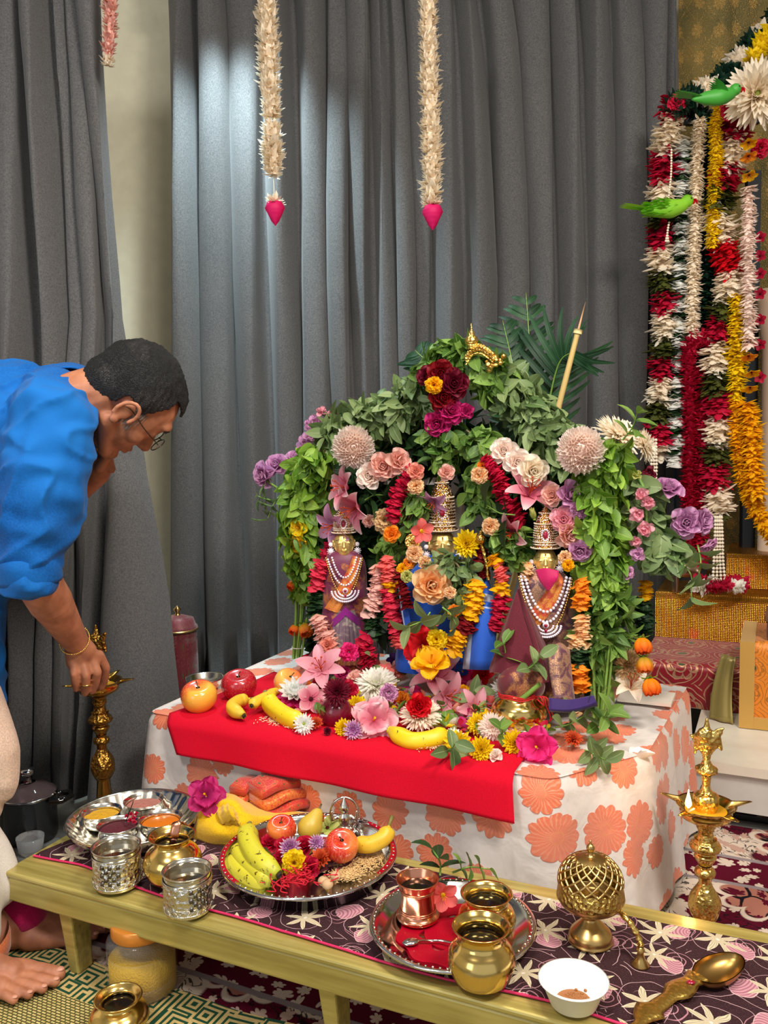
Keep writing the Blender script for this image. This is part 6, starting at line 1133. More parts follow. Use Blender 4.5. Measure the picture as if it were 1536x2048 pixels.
# ================================================================= short garlands round the statues
def sg_(name, pts, n, segs, rpx, label, **kw):
    P_ = [PN(x, y, n) for x, y in pts]; k = mpp(P_[0]); a = dict(ring=.0075, per=9, w=.42, tilt=.5, wl=.5); a.update(kw); return strand(name, P_, segs, rpx*k*1.2, label, **a)
sg_('petal_garland', [(834, 935), (802, 980), (788, 1030)], 2.04, [('crimson', .3)], 19, 'crimson petal garland left of the central crown', seed=31)
sg_('petal_garland', [(962, 915), (998, 955), (1012, 1005), (1034, 1036)], 2.02, [('crimson', .3)], 19, 'crimson petal garland slanting right of the central crown', seed=32)
sg_('petal_garland', [(772, 1110), (776, 1165), (786, 1225), (800, 1285)], 1.99, [('coral', .06), ('gold', .022), ('rosered', .13)], 19, 'coral and crimson petal garland with a gold ring left of the blue cloth', seed=33)
sg_('petal_garland', [(985, 1108), (1002, 1145), (1002, 1190), (990, 1250)], 1.98, [('gold', .02), ('coral', .045), ('gold', .03), ('crimson', .09)], 18, 'coral and crimson petal garland with gold rings behind the maroon cone', seed=34)
sg_('petal_garland', [(752, 1128), (756, 1175), (742, 1215)], 1.99, [('peachpink', .3)], 19, 'salmon folded-petal garland right of the left statue necklace', seed=35)
sg_('leaf_garland', [(742, 1212), (744, 1262)], 2.0, [('leafd', .3)], 20, 'dark green leaf garland under the salmon petals', seed=36)
sg_('petal_garland', [(736, 1268), (728, 1290), (738, 1315)], 1.97, [('crimson', .3)], 20, 'dark crimson tuft at the foot of the left statue', seed=37)
sg_('petal_garland', [(648, 1120), (640, 1145), (634, 1172)], 2.04, [('rosered', .3)], 20, 'pinkish red petal garland at the left shoulder of the left statue', seed=38)
sg_('leaf_garland', [(634, 1172), (636, 1222)], 2.05, [('leafd', .3)], 22, 'dark green leaf garland left of the left statue', seed=39)
sg_('petal_garland', [(632, 1228), (646, 1262), (662, 1300)], 2.0, [('peachpink', .3)], 21, 'salmon folded-petal garland running down to the left statue hem', seed=40)
sg_('petal_garland', [(1156, 1158), (1164, 1180), (1162, 1206)], 1.97, [('orange', .3)], 22, 'orange petal garland beside the right statue shoulder', seed=41)
sg_('petal_garland', [(1160, 1228), (1164, 1255), (1158, 1288)], 1.96, [('peach', .3)], 21, 'peach petal garland in the middle of the right statue side', seed=42)
sg_('leaf_garland', [(1160, 1288), (1158, 1326)], 1.96, [('leafd', .3)], 23, 'dark leaf garland between the peach and the deep orange petals', seed=43)
sg_('petal_garland', [(1158, 1326), (1158, 1348), (1156, 1374)], 1.95, [('orange', .3)], 22, 'deep orange petal garland low on the right statue side', seed=44)
sg_('petal_garland', [(952, 1158), (950, 1190), (944, 1222)], 1.96, [('gold', .3)], 25, 'golden yellow petal garland right of the peach rose', seed=45)
sg_('petal_garland', [(936, 1228), (928, 1254)], 1.95, [('darkred', .3)], 24, 'dark red petals under the golden yellow garland', seed=46)
sg_('petal_garland', [(924, 1258), (908, 1292)], 1.94, [('gold', .3)], 22, 'lower golden petals under the dark red ones', seed=47)
sg_('petal_garland', [(964, 1088), (960, 1120), (966, 1150)], 2.01, [('darkred', .3)], 16, 'dark red petals by the gold staff', seed=48)
sg_('petal_garland', [(800, 1140), (806, 1175), (812, 1205)], 1.97, [('darkred', .3)], 14, 'narrow dark crimson garland left of the peach rose', seed=49)
sg_('petal_garland', [(690, 1075), (668, 1085), (655, 1105)], 2.09, [('crimson', .3)], 15, 'crimson petals behind the left statue face', seed=50)
sg_('petal_garland', [(1290, 1160), (1292, 1192)], 2.12, [('gold', .3)], 16, 'yellow petals above the hanging orange roses', seed=51)
sg_('leaf_garland', [(1290, 1196), (1288, 1256)], 2.12, [('leafd', .3)], 24, 'dark leaf garland above the hanging orange roses', seed=52)
sg_('petal_garland', [(1060, 1125), (1050, 1150)], 1.99, [('peach', .3)], 16, 'pale peach pleated petals at the right statue arm', seed=53)
sg_('petal_garland', [(1060, 1402), (1100, 1396), (1134, 1404), (1150, 1424)], 1.90, [('dried', .3)], 12, 'dried golden petals heaped behind the squat brass pot', seed=54)
# ================================================================= individual flowers: kind, colour, px, py, r(px), n, tilt, label
UP = lambda p: (TOC(p)*.6+np.array([0, 0, .8])); FR_ = lambda p: TOC(p)+np.array([0, 0, .1])
SCF = 1.16
FL = [
('mum', 'blush', 706, 894, 44, 2.04, 'f', 'large round pale pink chrysanthemum on the left shoulder of the arch'),
('mum', 'blush', 1162, 902, 50, 1.98, 'f', 'largest round pale pink chrysanthemum on the right of the arch'),
('spider', 'cream', 1235, 872, 52, 2.12, (.4, -.5, .8), 'cream chrysanthemum seen side-on behind the largest pale pink one'),
('spider', 'cream', 1288, 892, 30, 2.14, (.8, -.5, .2), 'smaller cream chrysanthemum facing right above the pearl tassel'),
('rose', 'mauve', 527, 950, 24, 2.2, (-.7, -.8, 0), 'mauve rose farthest left of the altar'), ('rose', 'mauve', 552, 930, 22, 2.22, (-.2, -.8, .5), 'mauve rose second from the left end of the altar'), ('rose', 'mauve', 590, 918, 19, 2.2, (.1, -.7, .8), 'small mauve rose just left of the basil bundle'),
('blossom', 'lilac', 610, 888, 17, 2.2, 'f', 'lilac snapdragon blossom lowest on the left spike'), ('blossom', 'lilac', 622, 872, 16, 2.2, 'f', 'lilac snapdragon blossom second from below on the left spike'), ('blossom', 'lilac', 632, 848, 19, 2.2, 'f', 'widest lilac snapdragon blossom in the middle of the left spike'), ('blossom', 'pink', 642, 824, 13, 2.2, 'u', 'pink snapdragon blossom at the tip of the left spike'), ('blossom', 'pink', 666, 828, 12, 2.2, 'u', 'pink snapdragon blossom right of the tip of the left spike'), ('blossom', 'lilac', 618, 850, 12, 2.22, 'f', 'small lilac snapdragon blossom on the left side of the left spike'),
('rose', 'darkred', 882, 748, 26, 2.07, 'f', 'dark red rose above the gold foil flower at the peak of the arch'), ('rose', 'burgundy', 908, 768, 27, 2.07, 'f', 'dark burgundy rose right of the gold foil flower at the peak'), ('rose', 'darkred', 886, 796, 25, 2.06, 'f', 'dark red rose below the gold foil flower at the peak'), ('rose', 'burgundy', 853, 752, 18, 2.09, 'f', 'dark burgundy rose left of the gold foil flower at the peak'), ('rose', 'magenta', 874, 848, 24, 2.06, (-.3, -1, -.2), 'magenta rose left of the white post'), ('rose', 'magenta', 903, 822, 24, 2.07, (.2, -1, .2), 'magenta rose directly under the dark red roses at the peak'), ('rose', 'magenta', 932, 822, 14, 2.08, 'f', 'small magenta rose right of the white post'),
('rose', 'blush', 738, 952, 24, 2.02, (-.3, -1, .1), 'pale pink rose directly below the left round chrysanthemum'), ('rose', 'peachpink', 766, 932, 26, 2.02, 'f', 'pale pink rose in the middle of the trio left of the central crown'), ('rose', 'peachpink', 798, 922, 24, 2.03, (.5, -.8, .2), 'pale pink rose nearest the crimson garland on the left'),
('lily', 'lilypink', 690, 975, 42, 2.04, (-.9, -.5, .2), 'pink lily opening left above the left statue crown'), ('lily', 'lilypink', 712, 1015, 40, 2.05, (-.8, -.6, -.3), 'pink lily opening left just beside the left statue crown'), ('lily', 'lilac', 668, 1050, 34, 2.07, (-.7, -.7, -.2), 'mauve-pink lily low behind the left statue face'),
('rose', 'salmon', 832, 942, 15, 2.0, 'f', 'small salmon rosebud over the top of the left crimson garland'), ('ruffle', 'peach', 832, 972, 17, 2.0, 'f', 'pale orange blossom left of the central crown'), ('rose', 'peachpink', 893, 945, 15, 2.03, 'f', 'pale pink bud right above the tip of the central crown'),
('lily', 'lilac', 868, 1000, 26, 2.05, (-.4, -.6, -.7), 'mauve lily petals hanging left of the central crown'), ('ruffle', 'dried', 770, 1040, 26, 2.04, 'f', 'straw coloured pleated flower left of the central statue'), ('ruffle', 'peachpink', 738, 1042, 14, 2.05, 'f', 'small salmon carnation right of the left statue crown'),
('rose', 'orange', 783, 1068, 15, 1.99, 'f', 'light orange rose on the leafy cluster beside the left statue'), ('azalea', 'coral', 843, 1062, 22, 1.99, (.3, -1, 0), 'coral red blossom left of the central statue face'), ('ruffle', 'peach', 828, 1108, 18, 1.98, 'f', 'peach blossom under the gold ribbed disc'), ('ruffle', 'orange', 818, 1125, 13, 1.98, 'f', 'small orange blossom lower left of the gold ribbed disc'), ('ruffle', 'peach', 850, 1125, 14, 1.97, 'f', 'peach blossom just above the big peach rose'), ('ruffle', 'gold', 805, 1138, 13, 1.97, 'f', 'golden blossom left of the big peach rose'), ('ruffle', 'budgreen', 814, 1152, 13, 1.96, 'f', 'pale green-yellow blossom at the left edge of the big peach rose'),
('rose', 'peach', 863, 1170, 35, 1.93, (.1, -1, .1), 'big peach rose on the chest of the central statue'), ('pom', 'yellow', 934, 1088, 26, 1.99, 'f', 'yellow chrysanthemum right of the central statue face'),
('ruffle', 'peach', 958, 950, 18, 2.0, 'f', 'peach blossom on the leafy cluster right of the central crown'), ('ruffle', 'orange', 965, 933, 12, 2.01, 'f', 'small orange blossom beside the top of the right crimson garland'), ('ruffle', 'peach', 980, 1053, 18, 1.97, 'f', 'peach blossom above the round leafy cluster by the right statue'),
('rose', 'blush', 1008, 902, 25, 2.04, (-.2, -1, .3), 'blush rose at the top left of the right-hand rose trio'), ('rose', 'blush', 1035, 925, 25, 2.03, 'f', 'blush rose in the middle of the right-hand rose trio'), ('rose', 'cream', 1066, 942, 28, 2.02, (.1, -1, 0), 'cream rose at the right of the right-hand rose trio'),
('lily', 'lilypink', 1060, 985, 50, 2.02, (.1, -.8, .7), 'pink lily opening upwards above the right statue crown'), ('bud', 'budgreen', 1066, 1028, 13, 1.97, (-.3, -.3, 1), 'closed yellow-green lily bud left of the right statue crown'), ('rose', 'peachpink', 1104, 990, 20, 2.0, 'f', 'salmon rose just above the tip of the right crown'), ('rose', 'lilac', 1142, 990, 26, 2.0, (.3, -1, .2), 'lilac rose right of the right statue crown, upper one'), ('ruffle', 'lilac', 1158, 1020, 22, 1.99, 'f', 'lilac ruffled flower under the lilac rose by the right crown'), ('rose', 'pink', 1128, 1038, 24, 1.99, 'f', 'pink rose touching the right side of the right crown'), ('rose', 'peachpink', 1140, 1070, 26, 1.99, (.2, -1, -.3), 'large salmon rose beside the right statue crown rim'), ('rose', 'mauve', 1160, 1102, 20, 1.98, (-.2, -1, -.3), 'mauve-pink rose right of the right statue face'),
('lily', 'lilypink', 1028, 1066, 34, 1.99, (-.8, -.6, -.2), 'pink lily facing left below the lily bud'), ('ruffle', 'peach', 1130, 1115, 14, 1.96, 'f', 'peach blossom at the right ear of the right statue'), ('ruffle', 'gold', 1136, 1130, 13, 1.95, 'f', 'golden blossom on the right shoulder of the right statue'),
('rose', 'mauve', 1338, 976, 27, 2.1, (.1, -.6, .9), 'mauve rose uppermost at the right end of the altar'), ('rose', 'mauve', 1372, 1046, 28, 2.08, 'f', 'mauve rose facing front at the right end, left of its neighbour'), ('rose', 'mauve', 1405, 1042, 24, 2.1, (.6, -1, .1), 'mauve rose farthest right of the altar'), ('rose', 'lilac', 1417, 1090, 17, 2.08, (.5, -.7, -.7), 'drooping pink-mauve rose lowest at the right end'),
('blossom', 'pink', 1282, 990, 16, 2.04, 'f', 'pink snapdragon blossom at the top left of the right spike'), ('blossom', 'pink', 1298, 1005, 15, 2.04, 'f', 'pink snapdragon blossom right of the stalk, upper part of the right spike'), ('blossom', 'pink', 1275, 1030, 17, 2.04, 'f', 'pink snapdragon blossom left of the stalk in the middle of the right spike'), ('blossom', 'pink', 1290, 1060, 18, 2.03, 'f', 'widest pink snapdragon blossom of the right spike'), ('blossom', 'pink', 1272, 1082, 13, 2.03, 'f', 'pink snapdragon blossom below the widest one, to its left'), ('blossom', 'lilac', 1276, 1108, 15, 2.03, 'f', 'lilac-pink snapdragon blossom second lowest on the right spike'), ('blossom', 'lilac', 1255, 1145, 14, 2.02, 'f', 'lilac-pink snapdragon blossom lowest on the right spike'), ('blossom', 'budgreen', 1272, 950, 13, 2.05, 'u', 'greenish unopened blossom at the tip of the right spike'), ('blossom', 'burgundy', 1300, 945, 14, 2.1, 'f', 'dull burgundy blossom behind the tip of the right spike'),
('hibiscus', 'yellow', 598, 1056, 20, 2.08, (-.6, -1, .1), 'yellow blossom higher of two at the left edge of the basil'), ('hibiscus', 'gold', 596, 1088, 18, 2.08, (-.6, -1, -.3), 'yellow blossom lower of two at the left edge of the basil'), ('tulip', 'deeporange', 588, 1168, 14, 2.12, (-.6, -.6, -.6), 'orange rose half hidden left of the dark leaves'), ('tulip', 'orangegreen', 610, 1254, 19, 2.1, (.2, -.7, -.7), 'orange rose right of the bare stems on the left'), ('tulip', 'deeporange', 590, 1256, 14, 2.12, (-.3, -.7, -.6), 'orange rose left of the bare stems on the left'),
('tulip', 'deeporange', 1284, 1284, 23, 1.98, (0, -.5, -1), 'hanging orange-red rose, top of the three on the right'), ('tulip', 'orangegreen', 1288, 1322, 22, 1.97, (0, -.5, -1), 'hanging yellow-orange rose, middle of the three on the right'), ('tulip', 'deeporange', 1300, 1366, 24, 1.95, (.1, -.5, -1), 'hanging orange rose, lowest of the three on the right'),
('spider', 'dried', 1255, 1330, 30, 2.02, (-.2, -1, 0), 'limp cream lily petals left of the hanging orange roses'), ('lily', 'cream', 1262, 1372, 34, 2.0, 'u', 'cream lily lying beside the lowest hanging orange rose'),
('hibiscus', 'red', 845, 1290, 34, 1.9, 'f', 'dark red hibiscus in the middle under the peach rose'), ('ruffle', 'yellow', 873, 1278, 21, 1.89, 'f', 'yellow iris-like blossom right of the dark red hibiscus'), ('hibiscus', 'gold', 862, 1325, 34, 1.86, 'u', 'broad yellow blossom below the dark red hibiscus'), ('rose', 'coral', 868, 1243, 10, 1.92, 'f', 'small coral rosebud under the peach rose'), ('ruffle', 'peach', 900, 1185, 13, 1.92, 'f', 'small peach blossom at the right edge of the big peach rose'), ('ruffle', 'orange', 908, 1222, 14, 1.92, 'f', 'dull orange blossom lower right of the big peach rose'),
('ruffle', 'hotpink', 698, 1304, 20, 1.93, 'f', 'hot pink carnation at the hem of the left statue'), ('lily', 'pink', 642, 1338, 46, 1.86, (-.1, -.8, .7), 'pale pink lily standing at the left end of the flower heap'), ('rose', 'salmon', 655, 1290, 14, 1.96, 'f', 'salmon rose bud on the trailing maroon cloth')]
FT = [   # lying on the table: kind, colour, px, py, r px, height above the table, tilt, label
('lotus', 'snow', 590, 1388, 30, .035, 'u', 'white and magenta lotus-like flower behind the plump banana'), ('azalea', 'lilypink', 622, 1398, 26, .03, 'f', 'spotted pink blossom left of the pomegranate'), ('spider', 'burgundy', 674, 1384, 24, .085, 'f', 'burgundy chrysanthemum resting on the pomegranate'), ('rose', 'crimson', 696, 1380, 18, .05, 'f', 'crimson rose behind the burgundy chrysanthemum'),
('pom', 'yellow', 714, 1410, 18, .035, 'f', 'yellow blossom just right of the pomegranate'), ('daisy', 'snow', 608, 1448, 19, .018, 'f', 'white daisy chrysanthemum at the right tip of the plump banana'), ('pom', 'rust', 632, 1446, 13, .014, 'u', 'rust orange blossom beside the white daisy on the red cloth'), ('pom', 'yellow', 686, 1456, 17, .012, 'f', 'yellow blossom in front of the pomegranate'), ('daisy', 'purplewhite', 706, 1460, 18, .016, 'f', 'white-edged purple blossom left of the pink hibiscus'),
('hibiscus', 'lilypink', 748, 1440, 46, .03, (0, -.9, .6), 'large pale pink hibiscus with dark red throat at the cloth edge'), ('spider', 'white', 752, 1372, 44, .045, 'u', 'big white chrysanthemum in the middle of the heap'), ('ruffle', 'lilac', 778, 1386, 19, .06, 'f', 'lilac-pink carnation resting on the big white chrysanthemum'), ('spider', 'cream', 842, 1432, 42, .03, 'u', 'flat cream chrysanthemum with a red rose on top'), ('rose', 'red', 838, 1412, 22, .06, 'f', 'bright red rose sitting on the cream chrysanthemum'),
('lily', 'lilypink', 870, 1352, 52, .06, (-.1, -.6, .8), 'pink lily open towards the camera in the middle of the heap'), ('lily', 'pink', 895, 1392, 38, .04, (.5, -.8, .2), 'pink lily leaning right below the open pink lily'), ('ruffle', 'peachpink', 712, 1356, 22, .05, 'u', 'salmon petals between the left lily and the white chrysanthemum'), ('rose', 'crimson', 640, 1372, 16, .03, 'f', 'dark red rose between the lotus and the spotted blossom'), ('ruffle', 'magenta', 686, 1345, 18, .06, 'u', 'deep magenta carnation above the burgundy chrysanthemum'), ('azalea', 'coral', 740, 1325, 18, .06, 'u', 'coral blossom behind the big white chrysanthemum'), ('azalea', 'coral', 770, 1342, 16, .06, 'u', 'coral blossom right behind the lilac carnation'), ('azalea', 'violet', 790, 1320, 15, .06, 'u', 'violet petal blossom left of the broad yellow one'), ('rose', 'salmon', 798, 1338, 15, .05, 'f', 'salmon rosebud under the violet blossom'),
('hibiscus', 'hotpink', 926, 1345, 26, .06, 'f', 'hot pink ruffled petals left of the red rose by the cone'), ('rose', 'red', 966, 1347, 18, .07, 'f', 'bright red rose at the foot of the maroon cone'), ('daisy', 'snow', 1004, 1380, 21, .06, 'f', 'white daisy chrysanthemum on the rim of the squat brass pot'), ('rose', 'red', 1086, 1352, 14, .09, 'f', 'small red rose behind the three grey-green leaves'), ('ruffle', 'gold', 925, 1382, 18, .04, 'u', 'golden blossom between the pink lilies and the brass pot'), ('rose', 'pink', 950, 1375, 16, .04, 'f', 'rosy pink rose behind the grey-green leaf left of the pot'),
('lily', 'pink', 950, 1418, 34, .03, (.3, -.8, .4), 'pale pink lily left of the squat brass pot'), ('pom', 'yellow', 955, 1448, 20, .025, 'f', 'yellow blossom touching the left side of the brass pot'), ('spider', 'blush', 985, 1456, 26, .022, 'f', 'blush pink chrysanthemum in front of the squat brass pot'), ('daisy', 'snow', 908, 1474, 18, .012, 'u', 'white daisy at the right end of the middle banana'), ('pom', 'yellow', 916, 1488, 26, .012, 'f', 'yellow chrysanthemum at the cloth edge, leftmost of the front trio'), ('pom', 'yellow', 962, 1500, 24, .012, 'f', 'yellow chrysanthemum at the cloth edge, middle of the front trio'), ('pom', 'yellow', 1028, 1486, 24, .016, 'f', 'yellow chrysanthemum at the cloth edge, rightmost of the front trio'), ('hibiscus', 'hotpink', 1074, 1496, 36, .018, 'f', 'large hot pink ruffled flower on the right corner of the red cloth'), ('pom', 'rust', 1146, 1478, 17, .014, 'u', 'rust red marigold lying on the floral cloth at the right'), ('rose', 'burgundy', 655, 1462, 7, .010, 'f', 'tiny dark bud in front of the pomegranate'), ('rose', 'blush', 990, 1510, 14, .006, 'u', 'fallen blush petals between the front yellow chrysanthemums'),
('ruffle', 'rosered', 702, 1420, 12, .03, 'u', 'small rose red tuft behind the pink hibiscus'), ('ruffle', 'orange', 800, 1400, 23, .02, 'u', 'orange blossom under the big white chrysanthemum'), ('ruffle', 'red', 905, 1330, 14, .06, 'u', 'red petals above the open pink lily'), ('ruffle', 'orange', 612, 1372, 16, .04, 'u', 'small orange blossom right of the orange-red apple')]
_lot = {}
def lotus():
    b = MB(); c = MB()
    for k_, (n, el) in enumerate([(12, .35), (10, .8), (7, 1.2)]):
        for i in range(n): b.petal(pt(1.-.15*k_, .2, .7, 1.1, nu=6, nv=5), 2*PI*i/n+k_*.3, el-.2, .12, 0)
    for i in range(12): c.petal(pt(1.05, .26, .3, .6), 2*PI*i/12, -.05, .05, -.18)
    return [('white_petals', b.mesh('white_petals', PM('snow'))), ('outer_petals', c.mesh('outer_petals', PM('magenta')))]
_pr[('lotus', 'snow')] = lotus()
def put_flower(kind, col, q, r, dr, label, dz=0):
    d = FR_(q) if dr == 'f' else UP(q) if dr == 'u' else np.array(dr, float)
    if dr in ('f', 'u') : d = d+np.array([random.uniform(-.25, .25), 0, random.uniform(-.12, .12)])
    flower(kind, col, q, r*mpp(q)*(SCF if r < 42 else 1.), d, label, name='lotus_flower' if kind == 'lotus' else None, sq=1. if kind != 'spider' else .8)
for kind, col, x, y, r, n, dr, lb_ in FL: put_flower(kind, col, PN(x, y, n), r, dr, lb_)
for kind, col, x, y, r, hz_, dr, lb_ in FT: put_flower(kind, col, P(x, y, ZT+.014+hz_), r, dr, lb_)
q = PN(868, 770, 2.03); flower('ruffle', 'gold', q, 21*mpp(q), TOC(q), 'crumpled shiny gold foil flower among the dark red roses at the peak', name='foil_flower')
# loose petals and leaves heaped between the flowers
def loose(name, label, col, n, seed, L=.026, Wd=.4):
    R = random.Random(seed); b = MB(); o0 = P(850, 1420, ZT+.014)
    for i in range(n):
        x = R.uniform(600, 1090); yb = 1418+(x-600)*.135; y = yb-abs(R.gauss(0, 48))+R.uniform(0, 10); hh = .006+max(0, (yb-y)/100)*.05*R.random(); q = P(x, y, ZT+.014+hh)-o0; s_ = R.uniform(.7, 1.3)
        b.petal(pt(L*s_, L*Wd*s_, R.uniform(-.6, 1.2), R.uniform(.1, .8), L*.06, a=1.1, b=.55, nu=6, nv=5, ph=R.uniform(0, 6)), R.uniform(0, 6.3), R.uniform(-.1, .9), 0, 0, o=q)
    o = b.build(name, PM(col) if col in PCOL else LEAFC[col]); o.location = o0; tag(o, label, 'petals' if col in PCOL else 'leaves', kind='stuff')
for i, (c_, n, nm) in enumerate([('lilypink', 60, 'pale pink'), ('yellow', 46, 'yellow'), ('crimson', 60, 'crimson'), ('salmon', 60, 'salmon pink'), ('white', 40, 'white'), ('coral', 30, 'coral'), ('magenta', 26, 'magenta')]): loose('loose_petals', 'loose %s petals scattered through the flower heap on the altar table' % nm, c_, n, 80+i)
loose('loose_leaves', 'small green leaves scattered through the flower heap on the altar table', 'leaf', 90, 95, .036, .3)
# on the bench
FB = [('rose', 'crimson', 540, 1684, 17, .03, 'u', 'crimson rose leftmost in the fruit tray'), ('rose', 'crimson', 568, 1690, 17, .03, 'u', 'crimson rose behind the purple and white blossom in the tray'), ('rose', 'crimson', 608, 1690, 19, .03, 'u', 'crimson rose right behind the purple and white blossom in the tray'), ('rose', 'crimson', 566, 1712, 17, .025, 'u', 'crimson rose left below the purple and white blossom in the tray'), ('rose', 'crimson', 618, 1735, 19, .03, 'f', 'crimson rose right of the yellow carnation in the tray'), ('daisy', 'purplewhite', 580, 1697, 20, .05, 'f', 'purple and white blossom on the roses in the fruit tray'), ('daisy', 'purplewhite', 633, 1686, 15, .05, (.3, -.6, .6), 'smaller purple and white blossom seen side-on in the fruit tray'), ('ruffle', 'yellow', 588, 1725, 25, .04, 'f', 'yellow carnation at the front of the fruit tray'), ('pom', 'rust', 641, 1718, 21, .03, 'u', 'rust orange marigold beside the larger streaked apple'), ('pom', 'rust', 638, 1638, 13, .04, 'u', 'small rust orange marigold at the back of the fruit tray'), ('azalea', 'budgreen', 655, 1655, 22, .03, 'u', 'pale yellow-green bloom beside the tiny silver idol'), ('hibiscus', 'magenta', 412, 1592, 32, .085, 'f', 'deep magenta flower standing on the yellow cloth'), ('azalea', 'coral', 886, 1790, 27, .045, (.1, -1, .1), 'coral pink blossom leaning on the copper tumbler')]
for kind, col, x, y, r, hz_, dr, lb_ in FB: put_flower(kind, col, P(x, y, ZB+.006+hz_), r, dr, lb_)
R = random.Random(9); q = P(600, 1762, ZB+.02); b = MB()
for i in range(46): a = [np.array([R.gauss(-.01, .022), R.gauss(0, .009), R.uniform(0, .018)])]; [a.append(a[-1]+np.array([R.gauss(0, .009), R.gauss(0, .007), R.gauss(0, .004)])) for _ in range(4)]; b.tube(crv(a, 12), .0011, 4)
o = b.build('red_thread_bundle', plain('red_cotton', H(206, 20, 44), .9)); o.location = q; tag(o, 'tangled bundle of red sacred thread at the front of the fruit tray', 'thread', kind='stuff')
# leaf sprigs lying about
SP = [(540, 1000, 'n', 2.15, (-.8, -.3, .2), .04, 7, .045, 'pointed leaves sticking out left under the mauve roses', LEAFG), (1050, 1340, 'n', 1.84, (.5, -.5, .6), .05, 6, .05, 'three round grey-green leaves in front of the maroon cone', LEAFG), (1010, 1325, 'n', 1.86, (0, -.3, 1), .05, 4, .045, 'upright green leaf against the maroon cone', LEAF), (935, 1400, 't', .03, (.2, -.7, .5), .05, 5, .05, 'grey-green leaves beside the white daisy at the pot', LEAFG),
  (890, 1500, 't', .01, (.4, -.8, .3), .06, 5, .05, 'leaf sprig at the cloth edge left of the front yellow chrysanthemums', LEAFG), (1110, 1455, 't', .02, (.8, -.4, .5), .07, 8, .06, 'large grey-green leaves lying behind the rust red marigold', LEAFG), (1170, 1500, 't', .01, (.3, -1, .2), .08, 9, .045, 'crumpled basil sprig hanging towards the front right of the table', LEAFG), (1185, 1460, 't', .02, (.5, -.6, .6), .07, 8, .05, 'leaf cluster at the foot of the tied stems', LEAF), (1000, 1470, 't', .02, (.1, -.6, .7), .04, 4, .04, 'small green leaf in front of the squat brass pot', LEAF),
  (730, 1000, 'n', 2.05, (.7, -.4, .2), .06, 5, .06, 'broad dark leaf right of the left crown', LEAFD), (1030, 1030, 'n', 2.0, (-.9, -.3, .1), .08, 3, .09, 'long dark lily leaf pointing left from the right crown', LEAFD), (860, 1225, 'n', 1.9, (-.5, -.6, -.4), .07, 6, .06, 'broad grey-green leaves below the peach rose on its left', LEAFG), (885, 1215, 'n', 1.9, (.5, -.6, -.5), .06, 5, .055, 'broad grey-green leaves below the peach rose on its right', LEAFG), (745, 1335, 't', .07, (.2, -.4, .8), .03, 3, .05, 'single grey-green leaf behind the big white chrysanthemum', LEAFG), (1245, 880, 'n', 2.0, (.5, -.4, .8), .07, 7, .05, 'fresh leaves right of the largest pale pink chrysanthemum', LEAF), (870, 1338, 't', .06, (0, -.3, .9), .05, 4, .035, 'fine green sprig behind the lilac carnation', LEAF),
  (880, 1750, 'b', .02, (-.2, .1, 1), .05, 5, .045, 'dark green leaf sprig behind the coral pink blossom', LEAFD), (905, 1745, 'b', .02, (1, -.1, .35), .07, 7, .035, 'leaf sprig pointing right behind the steel tray with the tumbler', LEAF), (1355, 1120, 'n', 2.06, (.3, -.5, -.8), .09, 6, .065, 'large rounded rose leaves hanging under the right end roses', LEAFG), (1395, 1090, 'n', 2.06, (.0, -.5, -.8), .07, 5, .06, 'rose leaves directly below the two front-facing mauve roses', LEAFG), (640, 1430, 't', .02, (.3, -.5, .3), .03, 3, .03, 'tiny leaves under the pomegranate', LEAF), (560, 990, 'n', 2.17, (-.5, -.4, -.7), .08, 7, .05, 'drooping grey-green leaves at the far left of the arch', LEAFG)]
for i, (x, y, md, v_, d, L, n, ls, lb_, mt) in enumerate(SP):
    q = PN(x, y, v_) if md == 'n' else P(x, y, (ZT if md == 't' else ZB)+.014+v_); sprig(q, d, L, n, ls, lb_, mt, seed=i+60)
def stalkline(label, pts, n, r=.003, name='flower_stalk'): P_ = [PN(x, y, n) for x, y in pts]; o = MB().tube(crv(P_, 20)-P_[0], r, 6).build(name, STEM); o.location = P_[0]; tag(o, label, 'stalk')
stalkline('green stalk of the left snapdragon spike', [(640, 822), (628, 860), (612, 900), (600, 950)], 2.23); stalkline('bright green stalk of the right snapdragon spike', [(1270, 945), (1290, 985), (1292, 1050), (1282, 1110)], 2.06, .0035); stalkline('rose stalk reaching left to the outermost mauve rose', [(530, 960), (570, 985), (610, 1010)], 2.2, .0035); stalkline('rose stalk reaching up to the uppermost right mauve rose', [(1332, 995), (1325, 1030), (1310, 1080)], 2.12, .0035); stalkline('rose stalk behind the front-facing mauve roses', [(1385, 1060), (1360, 1090), (1320, 1110)], 2.12, .0035); stalkline('thick green lily stalk leaning right beside the pot', [(1080, 1368), (1040, 1400), (1020, 1408)], 1.83, .006)
# bowl behind the apples, paper on the table
q = P(410, 1360, ZT+.03); t = thing('steel_bowl', 'small steel bowl behind the two apples at the left of the altar table', 'bowl', q-np.array([0, 0, .025])); r = 38*mpp(q); b = MB(); b.lathe([(.001, 0), (r*.7, 0), (r*.93, .02), (r, .03), (r*1.02, .034), (r*.94, .032), (r*.9, .02), (.001, .006)], 36); b.build('bowl_body', SIL, t)
q = P(1290, 1402, ZT+.014); o = MB().box((0, 0, .004), (.13, .10, .008), RT).build('folded_paper', plain('white_paper', H(226, 214, 200), .7), smooth=False); o.location = q+np.array([.01, .02, .0]); tag(o, 'folded sheet of white paper under the hanging orange roses', 'paper')
